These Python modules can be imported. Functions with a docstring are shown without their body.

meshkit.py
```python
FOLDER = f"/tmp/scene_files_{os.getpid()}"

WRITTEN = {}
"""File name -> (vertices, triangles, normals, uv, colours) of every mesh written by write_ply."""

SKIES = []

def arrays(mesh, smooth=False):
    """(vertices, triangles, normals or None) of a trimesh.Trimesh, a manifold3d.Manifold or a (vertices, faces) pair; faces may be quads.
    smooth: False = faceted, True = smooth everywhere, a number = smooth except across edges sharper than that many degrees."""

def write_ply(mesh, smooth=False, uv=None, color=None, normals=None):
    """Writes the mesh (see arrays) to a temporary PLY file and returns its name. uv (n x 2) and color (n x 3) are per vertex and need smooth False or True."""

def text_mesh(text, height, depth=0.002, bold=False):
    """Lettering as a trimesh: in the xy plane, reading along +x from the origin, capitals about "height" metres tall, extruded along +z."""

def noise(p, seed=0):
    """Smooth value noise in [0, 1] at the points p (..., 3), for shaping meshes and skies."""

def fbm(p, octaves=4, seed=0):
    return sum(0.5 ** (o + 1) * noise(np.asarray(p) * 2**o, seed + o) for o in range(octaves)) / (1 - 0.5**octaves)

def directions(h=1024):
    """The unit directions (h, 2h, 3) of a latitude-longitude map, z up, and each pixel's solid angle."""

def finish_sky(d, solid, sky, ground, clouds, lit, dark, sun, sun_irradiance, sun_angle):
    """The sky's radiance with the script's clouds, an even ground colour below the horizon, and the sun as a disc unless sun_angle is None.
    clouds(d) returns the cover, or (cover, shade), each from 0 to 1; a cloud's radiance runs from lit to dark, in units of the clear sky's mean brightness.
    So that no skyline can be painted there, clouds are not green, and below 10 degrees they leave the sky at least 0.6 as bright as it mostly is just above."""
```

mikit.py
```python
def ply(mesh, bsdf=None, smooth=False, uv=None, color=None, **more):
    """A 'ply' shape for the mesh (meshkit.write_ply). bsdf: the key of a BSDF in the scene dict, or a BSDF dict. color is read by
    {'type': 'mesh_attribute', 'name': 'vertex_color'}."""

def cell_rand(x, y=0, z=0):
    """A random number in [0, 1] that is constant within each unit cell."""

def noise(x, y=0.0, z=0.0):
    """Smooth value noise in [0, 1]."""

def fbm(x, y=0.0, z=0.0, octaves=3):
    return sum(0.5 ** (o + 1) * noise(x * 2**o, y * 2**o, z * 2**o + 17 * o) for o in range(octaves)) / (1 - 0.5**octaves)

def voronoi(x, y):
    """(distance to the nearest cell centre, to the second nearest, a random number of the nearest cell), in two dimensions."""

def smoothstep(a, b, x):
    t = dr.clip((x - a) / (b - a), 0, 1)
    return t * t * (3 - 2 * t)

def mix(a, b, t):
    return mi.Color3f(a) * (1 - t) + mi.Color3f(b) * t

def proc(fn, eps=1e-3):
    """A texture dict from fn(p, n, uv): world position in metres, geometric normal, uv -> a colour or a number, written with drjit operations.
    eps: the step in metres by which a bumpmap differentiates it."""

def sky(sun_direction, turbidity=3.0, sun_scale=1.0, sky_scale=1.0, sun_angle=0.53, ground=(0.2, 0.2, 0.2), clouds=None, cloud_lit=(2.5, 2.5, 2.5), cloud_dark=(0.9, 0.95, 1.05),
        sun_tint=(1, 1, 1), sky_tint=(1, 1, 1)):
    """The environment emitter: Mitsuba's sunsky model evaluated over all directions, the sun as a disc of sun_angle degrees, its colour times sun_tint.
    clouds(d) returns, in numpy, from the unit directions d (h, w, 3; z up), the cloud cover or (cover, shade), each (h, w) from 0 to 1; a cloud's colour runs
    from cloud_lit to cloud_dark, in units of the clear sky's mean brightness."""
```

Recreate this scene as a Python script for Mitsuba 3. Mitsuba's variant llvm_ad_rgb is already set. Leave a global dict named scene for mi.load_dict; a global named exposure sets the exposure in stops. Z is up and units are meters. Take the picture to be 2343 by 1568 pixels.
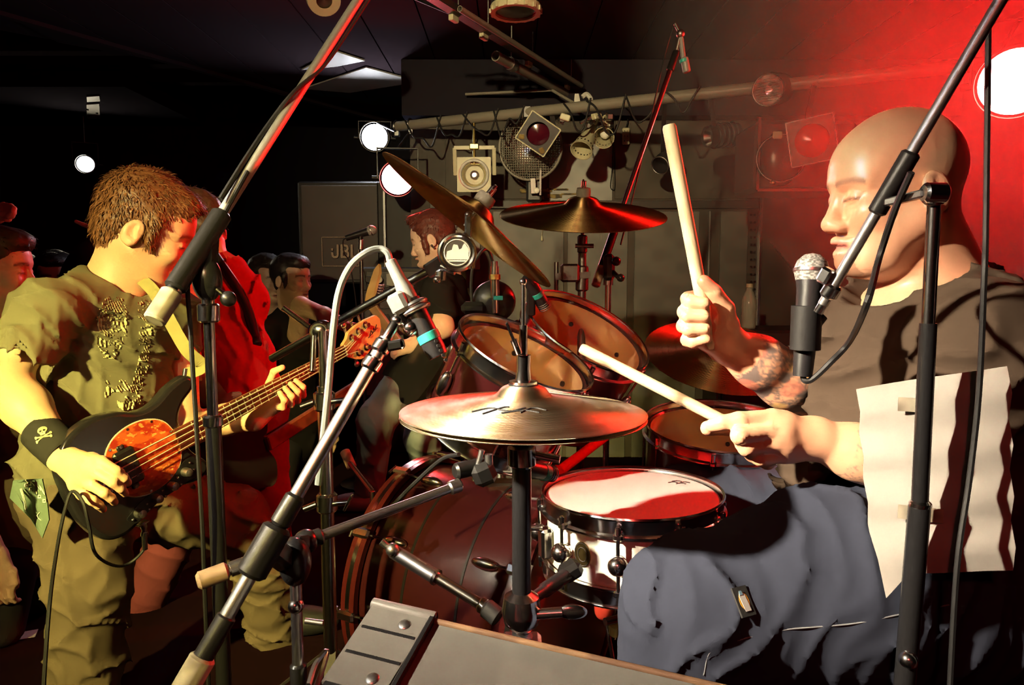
import math, random
import numpy as np, trimesh, shapely.geometry as sg
import mitsuba as mi, drjit as dr
import mikit, meshkit

T = mi.ScalarTransform4f
scene, labels = {}, {}
# ------------------------------------------------------------------ camera, exposure
CAM, PITCH, FPX = np.array([0.0, 0.0, 1.10]), math.radians(5.5), 1600.0
FWD = np.array([0, math.cos(PITCH), -math.sin(PITCH)])
UPV = np.array([0, math.sin(PITCH), math.cos(PITCH)])
scene['camera'] = {'type': 'perspective', 'fov': math.degrees(2 * math.atan(1171.5 / FPX)), 'fov_axis': 'x', 'near_clip': 0.05, 'far_clip': 60.0,
                   'to_world': T().look_at(origin=CAM.tolist(), target=(CAM + FWD).tolist(), up=[0, 0, 1])}
exposure = 0.0


def rgb(*c):
    return {'type': 'rgb', 'value': [float(x) for x in (c if len(c) > 1 else (c[0],) * 3)]}


# lamps of the stage: position, aim, lens radius, radiance (used by the lamp builders below)
LAMP = {
    'white':  dict(p=(-2.05, 0.05, 2.17), aim=(0.38, 1.15, 0.75), r=0.06, hood=0.40, e=(19000, 15800, 11500)),
    'yellow': dict(p=(-1.55, -1.45, 2.14), aim=(-0.74, 1.70, 0.58), r=0.06, hood=0.38, e=(15500, 12800, 3600)),
    'amber':  dict(p=(-1.00, -1.60, 2.16), aim=(0.22, 4.0, 1.62), r=0.06, hood=0.30, e=(6400, 5300, 2700)),
    'redfront': dict(p=(-0.55, -1.50, 2.14), aim=(0.1, 1.6, 0.85), r=0.085, hood=0.10, e=(170, 13, 10)),
    'red':    dict(p=(1.66, 2.38, 1.735), aim=(0.1, 0.3, 1.0), r=0.105, hood=0.03, e=(1300, 9.0, 7.0)),
    'centre': dict(p=(-0.855, 4.45, 1.955), aim=(-0.3, 0.0, 1.6), r=0.08, hood=0.012, e=(200, 208, 230)),
    'redlow': dict(p=(-0.62, 3.85, 1.62), aim=(-0.2, 0.0, 1.0), r=0.085, hood=0.03, e=(220, 5.0, 5.0)),
    'far':    dict(p=(-3.26, 5.45, 1.945), aim=(-0.5, 0.0, 1.2), r=0.06, hood=0.02, e=(120, 105, 75)),
}
# ------------------------------------------------------------------ points, vectors


def V(*a):
    return np.array(a, float)


def P(px, py, y):
    """The point at depth y (metres along the room) that the photograph shows at (px, py)."""
    d = FWD + (px - 1171.5) / FPX * V(1, 0, 0) + (784 - py) / FPX * UPV
    return CAM + d * (y / d[1])


def Pz(px, py, z):
    d = FWD + (px - 1171.5) / FPX * V(1, 0, 0) + (784 - py) / FPX * UPV
    return CAM + d * ((z - CAM[2]) / d[2])


def unit(v):
    v = np.asarray(v, float)
    return v / max(np.linalg.norm(v), 1e-12)


def basis(axis, xhint=None):
    """3x3 matrix whose columns are x, y, z with z along the axis."""
    z = unit(axis)
    h = V(0, 0, 1) if abs(z[2]) < 0.95 else V(1, 0, 0)
    h = np.asarray(xhint, float) if xhint is not None else np.cross(h, z)
    x = unit(h - z * np.dot(h, z))
    return np.stack([x, np.cross(z, x), z], 1)


def rotz(deg):
    c, s = math.cos(math.radians(deg)), math.sin(math.radians(deg))
    return np.array([[c, -s, 0], [s, c, 0], [0, 0, 1.0]])


def put(m, o=(0, 0, 0), B=None):
    """(v, f) moved: v @ B.T + o."""
    v, f = m
    v = np.asarray(v, float)
    return (v @ B.T if B is not None else v) + np.asarray(o, float), f


def join(*ms):
    vs, fs, n = [], [], 0
    for m in ms:
        if isinstance(m, list):
            m = join(*m)
        if hasattr(m, 'vertices'):
            m = (np.array(m.vertices), np.array(m.faces))
        vs.append(np.asarray(m[0], float)); fs.append(np.asarray(m[1], int) + n); n += len(m[0])
    return np.vstack(vs), np.vstack(fs)


# ------------------------------------------------------------------ shapes, each (vertices, triangles)
def lathe(profile, o=(0, 0, 0), axis=(0, 0, 1), n=32, uv=False):
    pr = np.asarray(profile, float)
    a = np.arange(n) * 2 * np.pi / n
    k = len(pr)
    v = np.stack([pr[:, 0, None] * np.cos(a), pr[:, 0, None] * np.sin(a), np.repeat(pr[:, 1:2], n, 1)], -1).reshape(-1, 3)
    i, j = np.meshgrid(np.arange(k - 1), np.arange(n), indexing='ij')
    p, q = i * n + j, i * n + (j + 1) % n
    f = np.concatenate([np.stack([p, q, q + n], -1).reshape(-1, 3), np.stack([p, q + n, p + n], -1).reshape(-1, 3)])
    bad = (pr[:, 0] < 1e-9).repeat(n)
    m = put((v, f), o, basis(axis))
    return m


def rod(a, b, r, r2=None, n=14, bevel=0.0):
    a, b = np.asarray(a, float), np.asarray(b, float)
    r2 = r if r2 is None else r2
    L = np.linalg.norm(b - a)
    e = bevel
    pr = [(1e-5, 0), (r - e, 0), (r, e), (r2, L - e), (r2 - e, L), (1e-5, L)] if e else [(1e-5, 0), (r, 0), (r2, L), (1e-5, L)]
    return lathe(pr, a, b - a, n)


def pipe(a, b, r, ri, n=24):
    L = np.linalg.norm(np.asarray(b, float) - np.asarray(a, float))
    return lathe([(ri, 0), (r, 0), (r, L), (ri, L), (ri, 0)], a, np.asarray(b) - np.asarray(a), n)


def spline(pts, n=8):
    """Catmull-Rom through the points."""
    p = np.asarray(pts, float)
    p = np.vstack([2 * p[0] - p[1], p, 2 * p[-1] - p[-2]])
    out = []
    t = np.linspace(0, 1, n, endpoint=False)[:, None]
    for i in range(1, len(p) - 2):
        a, b, c, d = p[i - 1:i + 3]
        out.append(0.5 * (2 * b + (c - a) * t + (2 * a - 5 * b + 4 * c - d) * t ** 2 + (3 * b - a - 3 * c + d) * t ** 3))
    return np.vstack(out + [p[-2:-1]])


def tube(pts, r, n=8, cap=True):
    """A tube along the polyline; r a number or one per point."""
    p = np.asarray(pts, float)
    r = np.broadcast_to(np.asarray(r, float), len(p))
    t = np.gradient(p, axis=0)
    t /= np.linalg.norm(t, axis=1, keepdims=True) + 1e-12
    x = basis(t[0])[:, 0]
    a = np.arange(n) * 2 * np.pi / n
    rows = []
    for k in range(len(p)):
        x = unit(x - t[k] * np.dot(x, t[k]))
        y = np.cross(t[k], x)
        rows.append(p[k] + r[k] * (np.cos(a)[:, None] * x + np.sin(a)[:, None] * y))
    v = np.vstack(rows)
    i, j = np.meshgrid(np.arange(len(p) - 1), np.arange(n), indexing='ij')
    u, w = i * n + j, i * n + (j + 1) % n
    f = [np.stack([u, w, w + n], -1).reshape(-1, 3), np.stack([u, w + n, u + n], -1).reshape(-1, 3)]
    if cap:
        m = len(v)
        v = np.vstack([v, p[:1], p[-1:]])
        k = np.arange(n)
        f += [np.stack([k * 0 + m, (k + 1) % n, k], -1), np.stack([k * 0 + m + 1, k + (len(p) - 1) * n, (k + 1) % n + (len(p) - 1) * n], -1)]
    return v, np.vstack(f)


def cable(pts, r=0.0035, n=7, k=10):
    return tube(spline(pts, k), r, n)


def torus(o, axis, R, r, n=40, m=10, B=None):
    a = np.linspace(0, 2 * np.pi, m + 1)
    return lathe([(R + r * math.cos(t), r * math.sin(t)) for t in a], o, axis, n)


def ball(o, r, s=(1, 1, 1), B=None, n=2):
    m = trimesh.creation.icosphere(n, 1.0)
    return put((m.vertices * r * np.asarray(s, float), m.faces), o, B)


def box(size, o=(0, 0, 0), B=None, bevel=0.0):
    """Box of full sizes centred on o; bevelled edges."""
    s = np.asarray(size, float) / 2
    b = min(bevel, s.min() * 0.9)
    if b <= 0:
        m = trimesh.creation.box(2 * s)
        return put((m.vertices, m.faces), o, B)
    pts = []
    for sx in (-1, 1):
        for sy in (-1, 1):
            for sz in (-1, 1):
                c = V(sx, sy, sz)
                for k in range(3):
                    q = c * (s - b); q[k] = c[k] * s[k]
                    pts.append(q)
    m = trimesh.convex.convex_hull(np.array(pts))
    return put((m.vertices, m.faces), o, B)


def bar(a, b, w, h, hint=(0, 0, 1), bevel=0.0):
    """A box from a to b, w wide, h along the hint."""
    a, b = np.asarray(a, float), np.asarray(b, float)
    z = unit(b - a)
    y = np.asarray(hint, float)
    y = V(0, 1, 0) if abs(np.dot(unit(y), z)) > .99 else y
    y = unit(y - z * np.dot(y, z))
    B = np.stack([np.cross(y, z), y, z], 1)
    return box((w, h, np.linalg.norm(b - a)), (a + b) / 2, B, bevel)


def slab(poly, d, o=(0, 0, 0), B=None):
    """A shapely polygon (or points) in the xy plane made d thick along z from z = 0."""
    g = poly if hasattr(poly, 'geoms') or hasattr(poly, 'exterior') else sg.Polygon(poly)
    ms = [trimesh.creation.extrude_polygon(q, d, engine='earcut') for q in getattr(g, 'geoms', [g])]
    v, f = join(*ms)
    return put((v, f), o, B)


def oval(rx, ry, n=40, x=0, y=0):
    a = np.arange(n) * 2 * np.pi / n
    return [(x + rx * math.cos(t), y + ry * math.sin(t)) for t in a]


def words(text, h, d, o, B, bold=False):
    m = meshkit.text_mesh(text, h, d, bold)
    return put((np.array(m.vertices), np.array(m.faces)), o, B)


# ------------------------------------------------------------------ entries of the scene
_n = {}


def numbered(key):
    """key, then key_001, key_002 ... for repeats."""
    k = _n.get(key, -1) + 1
    _n[key] = k
    return key if k == 0 else f'{key}_{k:03d}'


def thing(name, label, cat, group=None, kind=None):
    key = numbered(name)
    labels[key] = {'label': label, 'category': cat}
    if group:
        labels[key]['group'] = group
    if kind:
        labels[key]['kind'] = kind
    return key


def add(key, mesh, mat, smooth=35, label=None, kind=None, **kw):
    """One mesh as the entry key itself."""
    if isinstance(mesh, list):
        mesh = join(*mesh)
    scene[key] = mikit.ply(mesh, mat, smooth, **kw)
    if label or kind:
        labels.setdefault(key, {})
        if label:
            labels[key]['label'] = label
        if kind:
            labels[key]['kind'] = kind
    return key


def part(parent, name, mesh, mat, smooth=35, label=None, kind=None, **kw):
    return add(numbered(parent + '__' + name), mesh, mat, smooth, label, kind, **kw)


def solo(name, label, cat, mesh, mat, smooth=35, group=None, kind=None, **kw):
    return add(thing(name, label, cat, group, kind), mesh, mat, smooth, **kw)


def struct(name, mesh, mat, smooth=False, label=None):
    key = numbered(name)
    labels[key] = {'kind': 'structure'}
    if label:
        labels[key]['label'] = label
    return add(key, mesh, mat, smooth)


# ------------------------------------------------------------------ materials
def mat(key, c, rough=0.5, metal=0.0, spec=0.5, bump=None, scale=0.001, two=True, **kw):
    if spec <= 0.16 and not metal and bump is None:      # plain cloth, felt, carpet
        scene[key] = {'type': 'twosided', 'nested': {'type': 'diffuse', 'reflectance': c if isinstance(c, dict) else rgb(*c)}}
        return key
    col, al = c if isinstance(c, dict) else rgb(*c), max(0.02, float(rough) ** 2)
    if kw.get('clearcoat'):                               # lacquer: a thin sharp gloss
        al = min(al, 0.035)
    if metal > 0.5:                                       # bare metal; alpha_u runs along the radius of turned cymbals
        an = math.sqrt(1 - 0.9 * kw.get('anisotropic', 0.0))
        b = {'type': 'roughconductor', 'distribution': 'ggx', 'material': 'none', 'specular_reflectance': col, 'alpha_u': al / an, 'alpha_v': al * an}
    elif isinstance(c, dict) and c['type'] == 'mesh_attribute':
        b = {'type': 'principled', 'base_color': c, 'roughness': float(rough), 'specular': float(spec)}
    else:
        b = {'type': 'roughplastic', 'distribution': 'ggx', 'diffuse_reflectance': col, 'alpha': al, 'int_ior': 1.25 + 0.5 * float(spec), 'nonlinear': False}
    scene[key] = {'type': 'twosided', 'nested': b} if two else b
    return key


N, FB, SS, MX = mikit.noise, mikit.fbm, mikit.smoothstep, mikit.mix
C3 = lambda *c: mi.Color3f(*c)


def speck(a, b, s, lo=0.35, hi=0.65, oct=1):
    if oct == 1:
        return mikit.proc(lambda p, n, uv: MX(a, b, SS(lo - 0.1, hi + 0.1, N(p.x * s, p.y * s, p.z * s))))
    return mikit.proc(lambda p, n, uv: MX(a, b, SS(lo, hi, FB(p.x * s, p.y * s, p.z * s, oct))))


VC = {'type': 'mesh_attribute', 'name': 'vertex_color'}
mat('chrome', (0.8, 0.79, 0.78), 0.16, 1.0)
mat('dull_chrome', (0.6, 0.59, 0.57), 0.3, 1.0)
mat('brushed_steel', (0.72, 0.7, 0.66), 0.52, 1.0)
mat('satin_steel', (0.72, 0.7, 0.66), 0.36, 1.0)
mat('black_metal', (0.01, 0.01, 0.011), 0.25, 0.0, 0.4)
mat('black_plastic', (0.010, 0.0095, 0.0095), 0.36, spec=0.25)
mat('black_rubber', (0.012, 0.012, 0.013), 0.6, spec=0.3)
mat('grey_metal', (0.13, 0.13, 0.135), 0.35, 0.6)
mat('cable_grey', (0.16, 0.18, 0.18), 0.32)
mat('teal_tape', (0.02, 0.42, 0.34), 0.5)
mat('white_tape', speck((0.62, 0.56, 0.42), (0.25, 0.2, 0.14), 55, 0.5, 0.75), 0.7)
mat('cork_tape', speck((0.62, 0.42, 0.27), (0.2, 0.12, 0.08), 60, 0.5, 0.75), 0.75)
mat('gold', (0.75, 0.55, 0.2), 0.25, 1.0)
mat('cream_metal', (0.62, 0.57, 0.38), 0.4)
mat('felt', (0.11, 0.1, 0.085), 0.95, spec=0.1)
mat('white_paper', speck((0.58, 0.55, 0.5), (0.52, 0.49, 0.445), 9), 0.85, spec=0.2)
mat('ink', (0.03, 0.03, 0.03), 0.7)
mat('stick_wood', speck((0.8, 0.66, 0.44), (0.72, 0.56, 0.34), 30), 0.5)
# ------------------------------------------------------------------ smooth bodies: a signed distance blended from tapered limbs, meshed by surface nets
def smin(a, b, k):
    h = np.maximum(k - np.abs(a - b), 0) / k
    return np.minimum(a, b) - h * h * k * 0.25


class Body:
    def __init__(self, k=0.02):
        self.ops, self.k, self.warp = [], k, None

    def _op(self, fn, lo, hi, k, mode):
        self.ops.append((fn, np.asarray(lo, float), np.asarray(hi, float), self.k if k is None else k, mode))
        return self

    def cone(self, a, b, ra, rb=None, k=None, mode='+'):
        a, b = np.asarray(a, float), np.asarray(b, float)
        rb = ra if rb is None else rb
        ab = b - a
        L = max(ab @ ab, 1e-12)

        def fn(p):
            t = np.clip(((p - a) @ ab) / L, 0, 1)
            return np.linalg.norm(p - a - t[:, None] * ab, axis=1) - (ra + t * (rb - ra))
        r = max(ra, rb)
        return self._op(fn, np.minimum(a, b) - r, np.maximum(a, b) + r, k, mode)

    def chain(self, pts, rs, k=None, mode='+'):
        for i in range(len(pts) - 1):
            self.cone(pts[i], pts[i + 1], rs[i], rs[i + 1], k, mode)
        return self

    def ell(self, c, r, B=None, k=None, mode='+'):
        c, r = np.asarray(c, float), np.broadcast_to(np.asarray(r, float), 3)
        B = np.eye(3) if B is None else B

        def fn(p):
            q = (p - c) @ B
            k0 = np.linalg.norm(q / r, axis=1)
            k1 = np.linalg.norm(q / r ** 2, axis=1)
            return k0 * (k0 - 1) / np.maximum(k1, 1e-9)
        e = np.abs(B) @ r
        return self._op(fn, c - e, c + e, k, mode)

    def box(self, c, h, B=None, rnd=0.005, k=None, mode='+'):
        c, h = np.asarray(c, float), np.asarray(h, float)
        B = np.eye(3) if B is None else B

        def fn(p):
            q = np.abs((p - c) @ B) - (h - rnd)
            return np.linalg.norm(np.maximum(q, 0), axis=1) + np.minimum(q.max(1), 0) - rnd
        e = np.abs(B) @ h
        return self._op(fn, c - e, c + e, k, mode)

    def cut(self, o, n, k=0.004):
        """Takes away what lies on the side of the plane that n points to."""
        o, n = np.asarray(o, float), unit(n)
        return self._op(lambda p: (p - o) @ n, None, None, k, '^') if False else self._plane(o, n, k)

    def _plane(self, o, n, k):
        self.ops.append((lambda p: (p - o) @ n, V(-99, -99, -99), V(99, 99, 99), k, '^'))
        return self

    def eval(self, p, pad=0.05):
        d = np.full(len(p), 1.0)
        p0, p1 = p.min(0), p.max(0)
        for fn, lo, hi, k, mode in self.ops:
            if mode == '^':
                d = -smin(-d, -fn(p), k)
                continue
            e0, e1 = lo - pad - k, hi + pad + k
            if (p1 < e0).any() or (p0 > e1).any():
                continue
            if (p0 > e0).all() and (p1 < e1).all():
                e = fn(p)
                d = smin(d, e, k) if mode == '+' else -smin(-d, e, k)
                continue
            m = np.all((p > e0) & (p < e1), axis=1)
            if not m.any():
                continue
            e = fn(p[m])
            d[m] = smin(d[m], e, k) if mode == '+' else -smin(-d[m], e, k)
        if self.warp is not None:
            m = np.abs(d) < 0.03
            if m.any():
                d[m] = d[m] + self.warp(p[m])
        return d

    def mesh(self, h=0.006, S=8):
        pos = [o for o in self.ops if o[4] == '+']
        lo = np.min([o[1] for o in pos], 0) - 0.04
        hi = np.max([o[2] for o in pos], 0) + 0.04
        nb = np.ceil((hi - lo) / (h * S)).astype(int)
        g = np.stack(np.meshgrid(*[np.arange(x) for x in nb], indexing='ij'), -1).reshape(-1, 3)
        w = h * S
        dc = self.eval(lo + (g + 0.5) * w, pad=w)
        g = g[np.abs(dc) < w * 0.95 + 0.012]
        q = g // 4
        g = g[np.lexsort((g[:, 2], g[:, 1], g[:, 0], q[:, 2], q[:, 1], q[:, 0]))]
        s = np.arange(S + 1)
        loc = np.stack(np.meshgrid(s, s, s, indexing='ij'), -1).reshape(-1, 3)
        vals = np.empty((len(g), len(loc)))
        for i in range(0, len(g), 32):
            q = lo + (g[i:i + 32, None, :] * S + loc[None]) * h
            vals[i:i + 32] = self.eval(q.reshape(-1, 3), pad=0.03).reshape(-1, len(loc))
        vals = vals.reshape(len(g), S + 1, S + 1, S + 1)
        cor = [vals[:, a:a + S, b:b + S, c:c + S] for a in (0, 1) for b in (0, 1) for c in (0, 1)]
        cv = np.stack(cor, -1)
        neg = cv < 0
        act = neg.any(-1) & ~neg.all(-1)
        bi, ci, cj, ck = np.nonzero(act)
        cell = g[bi] * S + np.stack([ci, cj, ck], 1)
        cv = cv[bi, ci, cj, ck]
        corner = np.array([[a, b, c] for a in (0, 1) for b in (0, 1) for c in (0, 1)], float)
        acc, cnt = np.zeros((len(cell), 3)), np.zeros(len(cell))
        for a in range(8):
            for b in range(a + 1, 8):
                if np.abs(corner[a] - corner[b]).sum() == 1:
                    x, y = cv[:, a], cv[:, b]
                    m = (x < 0) != (y < 0)
                    t = np.where(m, x / np.where(m, x - y, 1), 0)
                    acc[m] += corner[a] + t[m, None] * (corner[b] - corner[a])
                    cnt[m] += 1
        vert = lo + (cell + acc / np.maximum(cnt, 1)[:, None]) * h
        M = (nb * S + 2).astype(np.int64)
        key = (cell[:, 0].astype(np.int64) * M[1] + cell[:, 1]) * M[2] + cell[:, 2]
        order = np.argsort(key)
        sk = key[order]

        def find(c):
            q = (c[:, 0].astype(np.int64) * M[1] + c[:, 1]) * M[2] + c[:, 2]
            i = np.clip(np.searchsorted(sk, q), 0, len(sk) - 1)
            return np.where(sk[i] == q, order[i], -1)
        quads = []
        for ax, far in ((0, 4), (1, 2), (2, 1)):
            m = (cv[:, 0] < 0) != (cv[:, far] < 0)
            c = cell[m]
            u, w_ = [(1, 2), (2, 0), (0, 1)][ax]
            du, dw = np.zeros(3, int), np.zeros(3, int)
            du[u] = 1; dw[w_] = 1
            q = np.stack([find(c - du - dw), find(c - dw), find(c), find(c - du)], 1)
            ok = (q >= 0).all(1)
            q, flip = q[ok], (cv[m, 0] < 0)[ok]
            q[~flip] = q[~flip][:, ::-1]
            quads.append(q)
        q = np.vstack(quads)
        f = np.vstack([q[:, [0, 1, 2]], q[:, [0, 2, 3]]])
        return vert, f


def relax(m, it=2, lam=0.5):
    """Smooths a mesh a little."""
    v, f = np.array(m[0]), m[1]
    e = np.vstack([f[:, [0, 1]], f[:, [1, 2]], f[:, [2, 0]]])
    e = np.vstack([e, e[:, ::-1]])
    for k in range(it):
        for s in (lam, -lam * 1.03):
            acc = np.zeros_like(v); n = np.zeros(len(v))
            np.add.at(acc, e[:, 0], v[e[:, 1]]); np.add.at(n, e[:, 0], 1)
            v = v + s * (acc / np.maximum(n, 1)[:, None] - v)
    return v, f
# ================================================================== the room
mat('carpet', (0.012, 0.0045, 0.005), 0.95, spec=0.1)
mat('ceiling_black', (0.028, 0.019, 0.022), 0.8, spec=0.1)
mat('wall_black', (0.02, 0.018, 0.024), 0.7, spec=0.1)
mat('wall_brown', speck((0.075, 0.062, 0.048), (0.11, 0.09, 0.07), 7), 0.65, spec=0.35)
mat('panel_grey', speck((0.13, 0.13, 0.115), (0.165, 0.16, 0.14), 14), 0.5, spec=0.4)
mat('sheet_metal', speck((0.28, 0.28, 0.27), (0.36, 0.36, 0.34), 12), 0.5)
mat('torn_tape', speck((0.5, 0.36, 0.12), (0.12, 0.09, 0.05), 45, 0.45, 0.6), 0.85)
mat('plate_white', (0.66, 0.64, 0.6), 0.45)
mat('trim_dark', (0.03, 0.026, 0.022), 0.5)

ZC = 2.30
struct('floor', box((5.9, 7.3, 0.1), (-0.4, 1.85, -0.05)), 'carpet')
# the stage ceiling of boards ends at a slanting edge on the left; a higher black ceiling runs on over the audience
edge_a, edge_b = Pz(470, 160, ZC), Pz(830, 262, ZC)
ed = unit(edge_b - edge_a)
stage_poly = sg.Polygon([(-2.6, 1.0), (2.6, 1.0), (2.6, 5.0), tuple((edge_b + ed * 0.2)[:2]), tuple(edge_a[:2]), tuple((edge_a - ed * 1.2)[:2] + V(-0.6, 0))])
ceiling = struct('ceiling', slab(stage_poly, 0.05, (0, 0, ZC + 0.012)), 'ceiling_black')
mat('board_black', (0.026, 0.018, 0.021), 0.7, spec=0.1)
for k in range(18):
    x0 = -2.35 + k * 0.275
    q = sg.box(x0, 1.0, x0 + 0.268, 4.9).intersection(stage_poly.buffer(-0.01))
    if not q.is_empty:
        part(ceiling, 'plank', slab(q, 0.012, (0, 0, ZC)), 'board_black', False)
struct('ceiling_edge', bar((edge_a - ed * 2.2) + V(0, 0, .15), (edge_b + ed * 0.4) + V(0, 0, .15), 0.04, 0.34), 'ceiling_black')
for i, (px, py) in enumerate(((205, 122), (207, 152), (208, 192))):
    c = Pz(px, py, 2.42)
    struct('ceiling_joist', box((2.6, 0.09, 0.12), c + V(0, 0, .06)), 'ceiling_black')
struct('wall_right', box((0.1, 3.6, 2.4), (2.58, 3.3, 1.15)), 'wall_black')
struct('wall_far', box((5.6, 0.1, 2.6), (-2.8, 5.9, 1.25)), 'wall_black')
YB = 4.10
wb = struct('wall_back', box((3.15, 0.06, 2.4), (0.98, YB + 0.1, 1.15)), 'wall_brown')


def wall_rect(x0, y0, x1, y1, d, name, m, parent=wb, y=YB + 0.07):
    a, b = P(x0, y1, y), P(x1, y0, y)
    return part(parent, name, box((b[0] - a[0], d, b[2] - a[2]), ((a[0] + b[0]) / 2, y - d / 2 + 0.002, (a[2] + b[2]) / 2), bevel=0.002), m, False)


for x0, x1 in ((1130, 1290), (1293, 1437), (1440, 1600)):
    wall_rect(x0, 484, x1, 1260, 0.012, 'lower_panel', 'panel_grey')
wall_rect(1627, 484, 1712, 1260, 0.012, 'lower_panel', 'panel_grey')
wall_rect(1601, 484, 1625, 1260, 0.02, 'strip', 'sheet_metal')
wall_rect(985, 460, 1732, 478, 0.035, 'ledge', 'trim_dark')
wall_rect(1020, 300, 1252, 456, 0.01, 'upper_panel', 'wall_brown')
wall_rect(1256, 330, 1402, 463, 0.012, 'metal_sheet', 'sheet_metal')
wall_rect(1406, 250, 1732, 456, 0.01, 'upper_panel', 'wall_brown')
random.seed(5)
for k in range(9):
    x, y = random.uniform(1188, 1290), random.uniform(428, 450)
    w = random.uniform(12, 40)
    wall_rect(x, y, x + w, y + random.uniform(3, 9), 0.004, 'tape_scrap', 'torn_tape', y=YB + 0.055 - k * 0.0006)
rail = wall_rect(1714, 484, 1733, 1260, 0.022, 'rail', 'sheet_metal')
for k in range(14):
    for dx in (-4, 4):
        c = P(1723 + dx, 492 + k * 17, YB + 0.046)
        part(rail, 'hole', rod(c + V(0, 0.004, 0), c - V(0, 0.003, 0), 0.0065, n=10), 'black_plastic')
part(wb, 'rail', box((0.012, 0.02, 1.9), P(1737, 640, YB + 0.05) + V(0, 0, -0.3)), 'chrome', False)
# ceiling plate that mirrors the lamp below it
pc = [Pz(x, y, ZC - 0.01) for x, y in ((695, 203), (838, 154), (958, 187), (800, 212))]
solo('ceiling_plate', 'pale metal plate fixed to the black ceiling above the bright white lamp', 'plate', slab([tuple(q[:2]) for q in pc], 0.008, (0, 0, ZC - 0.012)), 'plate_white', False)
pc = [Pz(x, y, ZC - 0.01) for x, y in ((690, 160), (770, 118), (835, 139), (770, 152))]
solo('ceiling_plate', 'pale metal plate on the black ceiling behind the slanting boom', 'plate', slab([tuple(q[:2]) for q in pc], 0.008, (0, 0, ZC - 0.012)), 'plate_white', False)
pl = thing('ceiling_plate', 'small pale panel standing in for the reflection of the round lamp on the far left ceiling', 'plate')  # pale colour stands in for the lamp glint on the ceiling
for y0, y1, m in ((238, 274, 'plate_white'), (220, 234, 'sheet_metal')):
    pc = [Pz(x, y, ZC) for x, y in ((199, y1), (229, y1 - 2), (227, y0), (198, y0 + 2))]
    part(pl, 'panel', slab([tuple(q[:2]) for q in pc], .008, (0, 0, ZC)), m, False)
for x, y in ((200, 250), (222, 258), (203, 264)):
    part(pl, 'screw', rod(Pz(x, y, ZC), Pz(x, y, ZC) - V(0, 0, .008), .008, n=8), 'black_plastic')
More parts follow.
